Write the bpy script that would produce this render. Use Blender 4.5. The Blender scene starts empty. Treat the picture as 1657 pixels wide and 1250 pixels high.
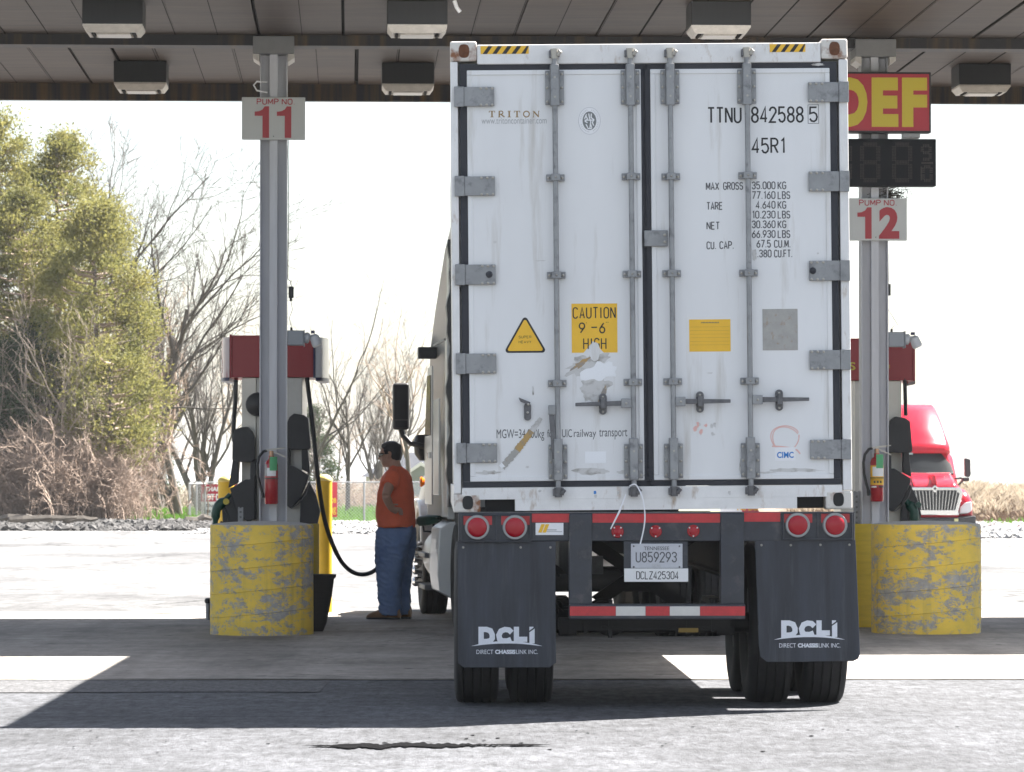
import bpy, bmesh, math, random
from mathutils import Vector, Matrix, noise as mnoise

# ------------------------------------------------------------------ scene, camera, light
S = bpy.context.scene
COL = S.collection
R = math.radians
FPX = 6283.0                    # focal length in photo pixels (1657 wide)
TILT = math.atan(152.0 / FPX)
CAMH = 1.4
cam_d = bpy.data.cameras.new('camera')
cam_d.sensor_width = 36.0
cam_d.lens = 36.0 * FPX / 1657.0
cam_d.clip_start = 0.5
cam_d.clip_end = 6000
cam_d.dof.use_dof = True
cam_d.dof.focus_distance = 25.0
cam_d.dof.aperture_fstop = 14.0
cam = bpy.data.objects.new('camera', cam_d)
COL.objects.link(cam)
cam.location = (0, 0, CAMH)
cam.rotation_euler = (R(90) + TILT, 0, 0)
S.camera = cam

SUN = Vector((0.621, 0.44, 1.0)).normalized()
W = bpy.data.worlds.new('World')
S.world = W
W.use_nodes = True
wn = W.node_tree.nodes
wl = W.node_tree.links
bg = wn['Background']
sky = wn.new('ShaderNodeTexSky')
sky.sky_type = 'NISHITA'
sky.sun_disc = False
sky.sun_elevation = math.asin(SUN.z)
sky.sun_rotation = math.atan2(SUN.x, SUN.y)
sky.air_density = 1.0
sky.dust_density = 1.5
sky.ozone_density = 1.0
veil = wn.new('ShaderNodeMix')          # a thin white veil of high cloud over the whole sky
veil.data_type = 'RGBA'
veil.inputs[0].default_value = 0.40
veil.inputs[7].default_value = (3.4, 3.25, 3.05, 1)
wl.new(sky.outputs[0], veil.inputs[6])
wl.new(veil.outputs[2], bg.inputs[0])
bg.inputs[1].default_value = 0.05
sd = bpy.data.lights.new('sun', 'SUN')
sd.energy = 5.0
sd.angle = R(0.53)
sd.color = (1.0, 0.955, 0.89)
sun = bpy.data.objects.new('sun', sd)
COL.objects.link(sun)
sun.location = (30, 30, 60)
sun.rotation_euler = (-SUN).to_track_quat('-Z', 'Y').to_euler()
S.view_settings.view_transform = 'Standard'
S.view_settings.look = 'None'
S.view_settings.exposure = 2.62
S.view_settings.gamma = 1.0
S.view_settings.use_curve_mapping = False
S.render.engine = 'CYCLES'
S.cycles.max_bounces = 8
S.cycles.transparent_max_bounces = 8
S.cycles.caustics_reflective = False
S.cycles.caustics_refractive = False

def P(px, py, d):
    """the point of the place that the photograph shows at px, py, d metres out"""
    u = (px - 828.5) / FPX
    v = (625.0 - py) / FPX
    y = math.cos(TILT) - v * math.sin(TILT)
    z = math.sin(TILT) + v * math.cos(TILT)
    return Vector((u / y * d, d, CAMH + z / y * d))

def G(px, d):
    return Vector(((px - 828.5) / FPX * d, d, 0))

# ------------------------------------------------------------------ materials
MATS = {}
def mat(name, col, rough=0.6, metal=0.0, col2=None, var=0.0, scale=6.0, stretch=(1, 1, 1), thr=None, soft=0.08,
        bump=0.0, bscale=40.0, spec=0.5, emit=0.0, coat=0.0, dirt=None, dscale=3.0, dthr=0.6, dsoft=0.1, dstretch=(1, 1, 1), detail=6, trans=0.0, pos=False):
    if name in MATS:
        return MATS[name]
    m = bpy.data.materials.new(name)
    m.use_nodes = True
    nt = m.node_tree
    N, L = nt.nodes, nt.links
    b = N['Principled BSDF']
    b.inputs['Roughness'].default_value = rough
    b.inputs['Metallic'].default_value = metal
    b.inputs['Specular IOR Level'].default_value = spec
    b.inputs['Coat Weight'].default_value = coat
    if trans:
        b.inputs['Transmission Weight'].default_value = trans
    c = (*col, 1.0)
    b.inputs['Base Color'].default_value = c
    tc = N.new('ShaderNodeTexCoord')
    src_co = N.new('ShaderNodeNewGeometry').outputs['Position'] if pos else tc.outputs['Object']
    def nz(sc, st, det=detail, rgh=0.6):
        mp = N.new('ShaderNodeMapping')
        mp.inputs['Scale'].default_value = st
        L.new(src_co, mp.inputs['Vector'])
        n = N.new('ShaderNodeTexNoise')
        n.inputs['Scale'].default_value = sc
        n.inputs['Detail'].default_value = det
        n.inputs['Roughness'].default_value = rgh
        L.new(mp.outputs[0], n.inputs['Vector'])
        return n
    def ramp(src, a, bb):
        mr = N.new('ShaderNodeMapRange')
        mr.inputs['From Min'].default_value = a
        mr.inputs['From Max'].default_value = bb
        L.new(src, mr.inputs['Value'])
        return mr.outputs[0]
    def mix(fac, A, B):
        mx = N.new('ShaderNodeMix')
        mx.data_type = 'RGBA'
        if isinstance(fac, float):
            mx.inputs[0].default_value = fac
        else:
            L.new(fac, mx.inputs[0])
        for v, i in ((A, 6), (B, 7)):
            if isinstance(v, tuple):
                mx.inputs[i].default_value = v
            else:
                L.new(v, mx.inputs[i])
        return mx.outputs[2]
    cur = c
    if col2 is not None:
        n = nz(scale, stretch)
        t = 0.5 if thr is None else thr
        s_ = 0.25 if thr is None else soft
        cur = mix(ramp(n.outputs[0], t - s_, t + s_), c, (*col2, 1.0))
    if var:
        n = nz(scale * 2.7 if col2 is not None else scale, stretch, 8, 0.7)
        lo = tuple(max(0, x * (1 - var)) for x in col) + (1.0,)
        hi = tuple(min(1, x * (1 + var)) for x in col) + (1.0,)
        if col2 is None:
            cur = mix(ramp(n.outputs[0], 0.3, 0.7), lo, hi)
        else:
            d = N.new('ShaderNodeMix')
            d.data_type = 'RGBA'
            d.blend_type = 'MULTIPLY'
            d.inputs[0].default_value = 1.0
            L.new(cur, d.inputs[6])
            L.new(mix(ramp(n.outputs[0], 0.3, 0.7), (1 - var,) * 3 + (1.0,), (1.0, 1.0, 1.0, 1.0)), d.inputs[7])
            cur = d.outputs[2]
    if dirt is not None:
        n = nz(dscale, dstretch, 8, 0.65)
        cur = mix(ramp(n.outputs[0], dthr - dsoft, dthr + dsoft), cur, (*dirt, 1.0))
    if not isinstance(cur, tuple):
        L.new(cur, b.inputs['Base Color'])
    if bump:
        n = nz(bscale, (1, 1, 1), 5, 0.6)
        bp = N.new('ShaderNodeBump')
        bp.inputs['Strength'].default_value = bump
        bp.inputs['Distance'].default_value = 0.02
        L.new(n.outputs[0], bp.inputs['Height'])
        L.new(bp.outputs[0], b.inputs['Normal'])
    MATS[name] = m
    return m

M_white = mat('container_white', (0.77, 0.77, 0.765), 0.38, var=0.05, scale=1.2, stretch=(1, 1, 0.25), dirt=(0.50, 0.47, 0.42), dscale=3.0, dthr=0.68, dsoft=0.12, dstretch=(2.6, 1, 0.25), bump=0.02, bscale=3)
M_whiteframe = mat('frame_white', (0.77, 0.76, 0.74), 0.45, var=0.08, scale=6, dirt=(0.42, 0.33, 0.25), dscale=8, dthr=0.65, dsoft=0.08, dstretch=(1.6, 1, 0.6))
M_casting = mat('casting_white', (0.66, 0.63, 0.58), 0.55, col2=(0.24, 0.10, 0.045), scale=9, thr=0.56, soft=0.07, bump=0.15, bscale=60)
M_rust = mat('rust', (0.13, 0.05, 0.022), 0.85, var=0.4, scale=30, bump=0.3)
M_gasket = mat('gasket_rubber', (0.022, 0.024, 0.032), 0.6, var=0.2, scale=8)
M_galv = mat('galvanised_steel', (0.275, 0.28, 0.285), 0.48, 0.5, var=0.16, scale=8, dirt=(0.16, 0.16, 0.17), dscale=14, dthr=0.62, dsoft=0.08, bump=0.06, bscale=60)
M_galvdark = mat('worn_steel', (0.13, 0.13, 0.135), 0.5, 0.4, var=0.3, scale=20, bump=0.1)
M_bolt = mat('bolt_zinc', (0.42, 0.40, 0.36), 0.45, 0.6)
M_black = mat('black_ink', (0.018, 0.018, 0.02), 0.6)
M_greyink = mat('grey_ink', (0.10, 0.10, 0.105), 0.6)
M_paleink = mat('pale_grey_ink', (0.40, 0.40, 0.40), 0.6)
M_gold = mat('gold_ink', (0.30, 0.19, 0.07), 0.6)
M_yellow = mat('sticker_yellow', (0.86, 0.50, 0.03), 0.45, var=0.05, scale=8)
M_stickerwhite = mat('sticker_white', (0.82, 0.82, 0.83), 0.45)
M_blue = mat('logo_blue', (0.03, 0.20, 0.55), 0.5)
M_redink = mat('red_crayon', (0.78, 0.47, 0.42), 0.7)
M_plate = mat('plate_grey', (0.36, 0.35, 0.33), 0.45, 0.3, var=0.12, scale=14, dirt=(0.30, 0.20, 0.12), dscale=26, dthr=0.66)
M_scuff = mat('scuff_grey', (0.60, 0.59, 0.57), 0.7, col2=(0.30, 0.28, 0.25), scale=13, thr=0.58, soft=0.10, stretch=(1, 1, 1.6))
M_tan = mat('scrape_tan', (0.46, 0.30, 0.11), 0.6, col2=(0.30, 0.25, 0.19), scale=14, thr=0.58, soft=0.08)
M_scrape = mat('scrape_metal', (0.30, 0.27, 0.24), 0.6, col2=(0.48, 0.30, 0.10), scale=9, thr=0.52, soft=0.07, stretch=(1, 1, 1))
M_patch = mat('bright_patch', (0.85, 0.86, 0.87), 0.5)
M_chassis = mat('chassis_paint', (0.030, 0.034, 0.044), 0.42, var=0.3, scale=7, dirt=(0.085, 0.08, 0.08), dscale=11, dthr=0.64, dsoft=0.1, bump=0.05)
M_under = mat('underbody_black', (0.014, 0.014, 0.015), 0.75, var=0.3, scale=9)
M_flap = mat('mudflap_rubber', (0.029, 0.033, 0.043), 0.55, var=0.5, scale=3, stretch=(3, 1, 0.3), dirt=(0.07, 0.075, 0.085), dscale=4, dthr=0.66, dsoft=0.12, dstretch=(4, 1, 0.35))
M_tyre = mat('tyre_rubber', (0.014, 0.014, 0.015), 0.78, var=0.3, scale=18, bump=0.1, bscale=80)
M_rim = mat('rim_metal', (0.42, 0.42, 0.43), 0.35, 0.8)
M_redtape = mat('red_reflective', (0.50, 0.028, 0.035), 0.32, var=0.15, scale=24)
M_whitetape = mat('white_reflective', (0.62, 0.60, 0.56), 0.38, var=0.06, scale=20)
M_redlens = mat('red_lens', (0.36, 0.004, 0.014), 0.25, spec=0.4, coat=0.15)
M_lightring = mat('grommet_grey', (0.33, 0.34, 0.34), 0.4, 0.3)
M_logo = mat('logo_white', (0.72, 0.74, 0.78), 0.6, var=0.06, scale=30)
M_platewhite = mat('licence_white', (0.50, 0.51, 0.54), 0.5, var=0.06, scale=40)
M_strap = mat('white_plastic', (0.80, 0.80, 0.82), 0.35)
M_truckwhite = mat('truck_white', (0.62, 0.62, 0.60), 0.28, var=0.05, scale=2, coat=0.3)
M_chrome = mat('chrome', (0.72, 0.72, 0.73), 0.14, 1.0)
M_blackplastic = mat('black_plastic', (0.016, 0.016, 0.018), 0.45, var=0.2, scale=5)
M_glass = mat('dark_glass', (0.02, 0.025, 0.03), 0.05, spec=0.8, coat=0.5)
M_mirror = mat('mirror_glass', (0.03, 0.03, 0.035), 0.08, 0.3)
M_amber = mat('amber_lens', (0.70, 0.16, 0.01), 0.2)
M_column = mat('column_grey', (0.55, 0.555, 0.585), 0.5, var=0.10, scale=3, stretch=(4, 4, 0.4), bump=0.03, bscale=12)
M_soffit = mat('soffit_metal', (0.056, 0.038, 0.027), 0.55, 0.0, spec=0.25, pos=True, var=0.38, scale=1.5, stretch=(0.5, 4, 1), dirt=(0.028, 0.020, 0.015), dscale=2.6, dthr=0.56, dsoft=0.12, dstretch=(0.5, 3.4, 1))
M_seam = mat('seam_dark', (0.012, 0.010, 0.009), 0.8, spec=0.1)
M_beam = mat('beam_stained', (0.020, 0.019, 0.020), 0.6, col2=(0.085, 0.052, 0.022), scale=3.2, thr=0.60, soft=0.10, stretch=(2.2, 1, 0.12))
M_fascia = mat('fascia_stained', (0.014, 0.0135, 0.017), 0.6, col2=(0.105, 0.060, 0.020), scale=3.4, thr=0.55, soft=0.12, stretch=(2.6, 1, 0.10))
M_roofmetal = mat('roof_metal', (0.40, 0.40, 0.40), 0.5, 0.2, var=0.1, scale=2)
M_lampbox = mat('lamp_box', (0.009, 0.009, 0.010), 0.55, var=0.25, scale=6, stretch=(4, 4, 0.4))
M_lamptrim = mat('lamp_trim', (0.50, 0.46, 0.41), 0.45, var=0.15, scale=14)
M_lens = mat('lamp_lens', (0.40, 0.37, 0.33), 0.3, var=0.2, scale=20, stretch=(1, 4, 1))
M_signgrey = mat('sign_grey', (0.50, 0.505, 0.49), 0.45, var=0.03, scale=3)
M_signred = mat('sign_red', (0.36, 0.025, 0.035), 0.45)
M_defred = mat('def_red', (0.40, 0.022, 0.04), 0.35, var=0.08, scale=3)
M_defyellow = mat('def_yellow', (0.56, 0.44, 0.035), 0.4)
M_led = mat('led_panel', (0.007, 0.008, 0.011), 0.6, spec=0.2, var=0.2, scale=5)
M_ledseg = mat('led_segment', (0.045, 0.036, 0.034), 0.6)
M_concpaint = None
M_pumpred = mat('pump_red', (0.30, 0.022, 0.028), 0.42, var=0.05, scale=2)
M_pumpblue = mat('pump_blue', (0.02, 0.02, 0.075), 0.4)
M_pumpcream = mat('pump_cream', (0.82, 0.78, 0.69), 0.45, var=0.05, scale=3)
M_pumpgrey = mat('pump_grey', (0.45, 0.44, 0.42), 0.35, 0.4, var=0.08, scale=5)
M_pad = mat('pump_black', (0.022, 0.022, 0.025), 0.5, var=0.2, scale=9, bump=0.05, bscale=90)
M_hose = mat('hose_rubber', (0.012, 0.012, 0.013), 0.5)
M_nozzle = mat('nozzle_green', (0.006, 0.060, 0.040), 0.4, var=0.2, scale=14)
M_extred = mat('extinguisher_red', (0.36, 0.012, 0.022), 0.25, coat=0.4)
M_green = mat('tag_green', (0.10, 0.40, 0.18), 0.6)
M_bollard = mat('bollard_yellow', (0.55, 0.36, 0.02), 0.42, var=0.12, scale=4)
M_guard = mat('guard_yellow', (0.56, 0.40, 0.02), 0.5, var=0.14, scale=3, stretch=(1, 1, 8))
M_bin = mat('bin_black', (0.018, 0.017, 0.018), 0.6, var=0.3, scale=6, stretch=(1, 1, 6))
M_white = MATS['container_white']

# ------------------------------------------------------------------ mesh helpers
class MB:
    def __init__(s):
        s.v = []
        s.f = []
    def box(s, x0, x1, y0, y1, z0, z1):
        b = len(s.v)
        s.v += [(x0, y0, z0), (x1, y0, z0), (x1, y1, z0), (x0, y1, z0), (x0, y0, z1), (x1, y0, z1), (x1, y1, z1), (x0, y1, z1)]
        s.f += [tuple(b + i for i in q) for q in ((0, 3, 2, 1), (4, 5, 6, 7), (0, 1, 5, 4), (1, 2, 6, 5), (2, 3, 7, 6), (3, 0, 4, 7))]
        return s
    def prism(s, poly, a0, a1, axis='y'):
        """poly: points in the other two axes, extruded from a0 to a1 along axis"""
        n = len(poly)
        b = len(s.v)
        for a in (a0, a1):
            for p, q in poly:
                s.v.append({'y': (p, a, q), 'x': (a, p, q), 'z': (p, q, a)}[axis])
        s.f.append(tuple(b + i for i in range(n)))
        s.f.append(tuple(b + n + i for i in reversed(range(n))))
        for i in range(n):
            j = (i + 1) % n
            s.f.append((b + j, b + i, b + n + i, b + n + j))
        return s
    def tube(s, pts, r, n=8, cap=True):
        pts = [Vector(p) for p in pts]
        m = len(pts)
        rr = r if isinstance(r, (list, tuple)) else [r] * m
        b = len(s.v)
        ref = None
        for i, p in enumerate(pts):
            t = pts[min(i + 1, m - 1)] - pts[max(i - 1, 0)]
            if t.length < 1e-9:
                t = Vector((0, 0, 1))
            t.normalize()
            if ref is None:
                ref = Vector((1, 0, 0)) if abs(t.x) < 0.8 else Vector((0, 1, 0))
            u = (ref - t * ref.dot(t))
            if u.length < 1e-6:
                u = t.orthogonal()
            u.normalize()
            ref = u
            w = t.cross(u)
            for k in range(n):
                a = 2 * math.pi * k / n
                q = p + (u * math.cos(a) + w * math.sin(a)) * rr[i]
                s.v.append((q.x, q.y, q.z))
        for i in range(m - 1):
            for k in range(n):
                k2 = (k + 1) % n
                s.f.append((b + i * n + k, b + i * n + k2, b + (i + 1) * n + k2, b + (i + 1) * n + k))
        if cap:
            s.f.append(tuple(b + k for k in reversed(range(n))))
            s.f.append(tuple(b + (m - 1) * n + k for k in range(n)))
        return s
    def lathe(s, prof, c=(0, 0, 0), axis='z', n=32):
        """prof: (radius, height) pairs round an axis through c"""
        b = len(s.v)
        c = Vector(c)
        for r, h in prof:
            for k in range(n):
                a = 2 * math.pi * k / n
                p, q = r * math.cos(a), r * math.sin(a)
                o = {'z': (p, q, h), 'y': (p, h, q), 'x': (h, p, q)}[axis]
                s.v.append((c.x + o[0], c.y + o[1], c.z + o[2]))
        for i in range(len(prof) - 1):
            for k in range(n):
                k2 = (k + 1) % n
                s.f.append((b + i * n + k, b + i * n + k2, b + (i + 1) * n + k2, b + (i + 1) * n + k))
        s.f.append(tuple(b + k for k in reversed(range(n))))
        s.f.append(tuple(b + (len(prof) - 1) * n + k for k in range(n)))
        return s
    def quad(s, *p):
        b = len(s.v)
        s.v += [tuple(q) for q in p]
        s.f.append(tuple(range(b, b + len(p))))
        return s
    def loft(s, rings, cap=True):
        """rings of equal length"""
        b = len(s.v)
        n = len(rings[0])
        for r in rings:
            s.v += [tuple(q) for q in r]
        for i in range(len(rings) - 1):
            for k in range(n):
                k2 = (k + 1) % n
                s.f.append((b + i * n + k, b + i * n + k2, b + (i + 1) * n + k2, b + (i + 1) * n + k))
        if cap:
            s.f.append(tuple(b + k for k in reversed(range(n))))
            s.f.append(tuple(b + (len(rings) - 1) * n + k for k in range(n)))
        return s
    def mesh(s, name, m, smooth=False, fix=True):
        me = bpy.data.meshes.new(name)
        me.from_pydata(s.v, [], s.f)
        if fix:
            bm = bmesh.new()
            bm.from_mesh(me)
            bmesh.ops.recalc_face_normals(bm, faces=bm.faces)
            bm.to_mesh(me)
            bm.free()
        if m is not None:
            me.materials.append(m)
        if smooth:
            me.polygons.foreach_set('use_smooth', [True] * len(me.polygons))
            if smooth != 'all' and hasattr(me, 'set_sharp_from_angle'):
                me.set_sharp_from_angle(angle=R(40))
        me.update()
        return me
    def build(s, name, m, parent=None, smooth=False, bevel=0, loc=None, rz=0, fix=True, seg=2):
        o = bpy.data.objects.new(name, s.mesh(name, m, smooth, fix))
        COL.objects.link(o)
        if parent is not None:
            o.parent = parent
        if loc is not None:
            o.location = loc
        if rz:
            o.rotation_euler.z = rz
        if bevel:
            md = o.modifiers.new('bevel', 'BEVEL')
            md.width = bevel
            md.segments = seg
            md.limit_method = 'ANGLE'
            md.angle_limit = R(35)
        return o

def tag(o, label=None, cat=None, group=None, kind=None):
    if label: o['label'] = label
    if cat: o['category'] = cat
    if group: o['group'] = group
    if kind: o['kind'] = kind
    return o

def thing(name, label, cat, loc=(0, 0, 0), rot=(0, 0, 0), group=None):
    o = bpy.data.objects.new(name, None)
    o.empty_display_size = 0.2
    COL.objects.link(o)
    o.location = loc
    o.rotation_euler = rot
    return tag(o, label, cat, group)

def copy_tree(o, parent=None, label=None):
    c = o.copy()
    COL.objects.link(c)
    if parent is not None:
        c.parent = parent
    if label:
        c['label'] = label
    for ch in list(o.children):
        copy_tree(ch, c)
    return c

# ------------------------------------------------------------------ lettering
def font_verts(body, bold=0.0):
    cu = bpy.data.curves.new('type', 'FONT')
    cu.body = body
    cu.size = 1.0
    cu.offset = bold
    cu.resolution_u = 4
    ob = bpy.data.objects.new('type', cu)
    me = bpy.data.meshes.new_from_object(ob)
    v = [(p.co.x, p.co.y) for p in me.vertices]
    f = [tuple(q.vertices) for q in me.polygons]
    bpy.data.objects.remove(ob)
    bpy.data.curves.remove(cu)
    bpy.data.meshes.remove(me)
    return v, f

def letters(name, body, parent, m, x0, x1, z0, z1, y, bold=0.0, shear=0.0):
    """built-in type fitted into the box x0..x1, z0..z1 of the plane at y, read from -y"""
    v, f = font_verts(body, bold)
    if not v:
        return None
    ax, bx = min(p[0] for p in v), max(p[0] for p in v)
    az, bz = min(p[1] for p in v), max(p[1] for p in v)
    mb = MB()
    for p in v:
        tz = (p[1] - az) / (bz - az)
        mb.v.append((x0 + (p[0] - ax) / (bx - ax) * (x1 - x0) + shear * tz, y, z0 + tz * (z1 - z0)))
    mb.f = f
    return mb.build(name, m, parent, fix=False)

def arc(cx, cy, rx, ry, a0, a1, n=7):
    return [(cx + rx * math.cos(R(a0 + (a1 - a0) * i / n)), cy + ry * math.sin(R(a0 + (a1 - a0) * i / n))) for i in range(n + 1)]
GL = {}
def _glyphs():
    w = 0.5
    r = w / 2
    GL.update({
        '0': [arc(r, 1 - r, r, r, 180, 0) + arc(r, r, r, r, 0, -180) + [(0, 1 - r)]],
        '1': [[(0.08, 0.82), (0.25, 1), (0.25, 0)]],
        '2': [arc(r, 1 - r, r, r, 180, -20) + [(0, 0), (w, 0)]],
        '3': [arc(r, 0.77, r, 0.23, 170, -80) + arc(r, 0.27, r, 0.27, 85, -170)],
        '4': [[(0.36, 0), (0.36, 1), (0, 0.25), (w, 0.25)]],
        '5': [[(w * 0.95, 1), (0.04, 1), (0.02, 0.56)] + arc(r, 0.32, r, 0.32, 120, -160)],
        '6': [[(w * 0.8, 1), (0.03, 0.45)] + arc(r, 0.3, r, 0.3, 170, -190, 12)],
        '7': [[(0, 1), (w, 1), (0.15, 0)]],
        '8': [arc(r, 0.76, r * 0.92, 0.24, -90, 270, 12), arc(r, 0.26, r, 0.26, 90, 450, 12)],
        '9': [[(w * 0.2, 0), (w - 0.03, 0.55)] + arc(r, 0.7, r, 0.3, -10, 350, 12)],
        'A': [[(0, 0), (r, 1), (w, 0)], [(0.09, 0.3), (w - 0.09, 0.3)]],
        'B': [[(0, 0), (0, 1), (0.28, 1)] + arc(0.26, 0.76, 0.22, 0.24, 80, -80) + [(0.02, 0.52)], [(0.26, 0.52)] + arc(0.26, 0.26, 0.25, 0.26, 80, -80) + [(0.02, 0)]],
        'C': [arc(r, 1 - r, r, r, 15, 180) + arc(r, r, r, r, 180, 345)],
        'D': [[(0, 0), (0, 1), (0.24, 1)] + arc(0.24, 0.74, 0.26, 0.26, 80, 0) + arc(0.24, 0.26, 0.26, 0.26, 0, -80) + [(0.02, 0)]],
        'E': [[(w * 0.9, 1), (0, 1), (0, 0), (w * 0.92, 0)], [(0.03, 0.52), (w * 0.8, 0.52)]],
        'F': [[(w * 0.9, 1), (0, 1), (0, 0)], [(0.03, 0.52), (w * 0.8, 0.52)]],
        'G': [arc(r, 1 - r, r, r, 15, 180) + arc(r, r, r, r, 180, 360) + [(w, 0.46), (r, 0.46)]],
        'H': [[(0, 0), (0, 1)], [(w, 0), (w, 1)], [(0.03, 0.52), (w - 0.03, 0.52)]],
        'I': [[(0.1, 0), (0.1, 1)]],
        'K': [[(0, 0), (0, 1)], [(w, 1), (0.03, 0.4)], [(0.14, 0.53), (w, 0)]],
        'L': [[(0, 1), (0, 0), (w * 0.9, 0)]],
        'M': [[(0, 0), (0, 1)], [(0.03, 0.97), (0.29, 0.18)], [(0.29, 0.22), (0.55, 0.97)], [(0.58, 1), (0.58, 0)]],
        'N': [[(0, 0), (0, 1)], [(0.03, 0.96), (w - 0.03, 0.04)], [(w, 0), (w, 1)]],
        'O': [arc(r, 1 - r, r, r, 180, 0) + arc(r, r, r, r, 0, -180) + [(0, 1 - r)]],
        'P': [[(0, 0), (0, 1), (0.26, 1)] + arc(0.26, 0.74, 0.24, 0.26, 80, -80) + [(0.02, 0.48)]],
        'R': [[(0, 0), (0, 1), (0.26, 1)] + arc(0.26, 0.75, 0.24, 0.25, 80, -80) + [(0.03, 0.5)], [(0.26, 0.46), (w, 0)]],
        'S': [arc(r, 0.75, r, 0.25, 20, 260) + arc(r, 0.27, r, 0.27, 70, -160)],
        'T': [[(0, 1), (w, 1)], [(r, 0.95), (r, 0)]],
        'U': [[(0, 1), (0, r)] + arc(r, r, r, r, 180, 360)[1:-1] + [(w, r), (w, 1)]],
        'V': [[(0, 1), (r, 0), (w, 1)]],
        'W': [[(0, 1), (0.13, 0), (r, 0.6), (w - 0.13, 0), (w, 1)]],
        'X': [[(0, 0), (w, 1)], [(0, 1), (0.22, 0.56)], [(0.28, 0.44), (w, 0)]],
        'Y': [[(0, 1), (r, 0.5), (w, 1)], [(r, 0.46), (r, 0)]],
        'Z': [[(0, 1), (w, 1), (0, 0), (w, 0)]],
        '.': [[(0.05, 0), (0.05, 0.1)]],
        '-': [[(0.02, 0.5), (w - 0.02, 0.5)]],
        "'": [[(0.12, 1.05), (0.07, 0.85)]],
        '"': [[(0.10, 1.05), (0.06, 0.85)], [(0.24, 1.05), (0.20, 0.85)]],
        ' ': [],
    })
_glyphs()
GW = {'M': 0.58, '.': 0.1, 'I': 0.2, ' ': 0.35, "'": 0.2, '"': 0.3, '1': 0.3}

def ribbon(mb, pts, hw, y):
    pts = [Vector(p) for p in pts]
    n = len(pts)
    b = len(mb.v)
    for i, p in enumerate(pts):
        d0 = (p - pts[i - 1]) if i else (pts[1] - p)
        d1 = (pts[i + 1] - p) if i < n - 1 else (p - pts[i - 1])
        if d0.length < 1e-7: d0 = d1
        if d1.length < 1e-7: d1 = d0
        d0 = d0.normalized(); d1 = d1.normalized()
        t = d0 + d1
        if t.length < 1e-3: t = d0
        t.normalize()
        nn = Vector((-t.y, t.x))
        k = min(2.0, 1.0 / max(0.35, abs(nn.dot(Vector((-d0.y, d0.x))))))
        for s_ in (-1, 1):
            q = p + nn * hw * k * s_
            mb.v.append((q.x, y, q.y))
    for i in range(n - 1):
        a = b + 2 * i
        mb.f.append((a, a + 1, a + 3, a + 2))

def stroke(name, body, parent, m, x0, x1, z0, z1, y, wt=0.11, gap=0.2):
    """thin condensed single-stroke capitals fitted to a box"""
    tot = sum(GW.get(c, 0.5) for c in body) + gap * (len(body) - 1)
    h = z1 - z0
    sx = (x1 - x0) / tot
    mb = MB()
    x = 0.0
    k = 0
    for c in body:
        for st in GL.get(c, []):
            ribbon(mb, [(x0 + (x + p[0]) * sx, z0 + wt * h / 2 + p[1] * (h - wt * h)) for p in st], wt * h / 2, y - 0.00012 * (k % 5))
            k += 1
        x += GW.get(c, 0.5) + gap
    return mb.build(name, m, parent, fix=False)

def blob(name, m, parent, cx, cz, rx, rz, y, seed, n=26, rough=0.35, rot=0.0):
    """a flat patch with a ragged outline"""
    rg = random.Random(seed)
    pts = []
    for i in range(n):
        a = 2 * math.pi * i / n
        k = 1 + rough * (mnoise.noise(Vector((math.cos(a) * 2.2, math.sin(a) * 2.2, seed * 3.1))) * 1.3 + rg.uniform(-0.25, 0.25))
        p, q = rx * k * math.cos(a), rz * k * math.sin(a)
        pts.append((cx + p * math.cos(rot) - q * math.sin(rot), cz + p * math.sin(rot) + q * math.cos(rot)))
    mb = MB()
    mb.v = [(cx, y, cz)] + [(p, y, q) for p, q in pts]
    mb.f = [(0, 1 + i, 1 + (i + 1) % n) for i in range(n)]
    return mb.build(name, m, parent)
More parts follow.
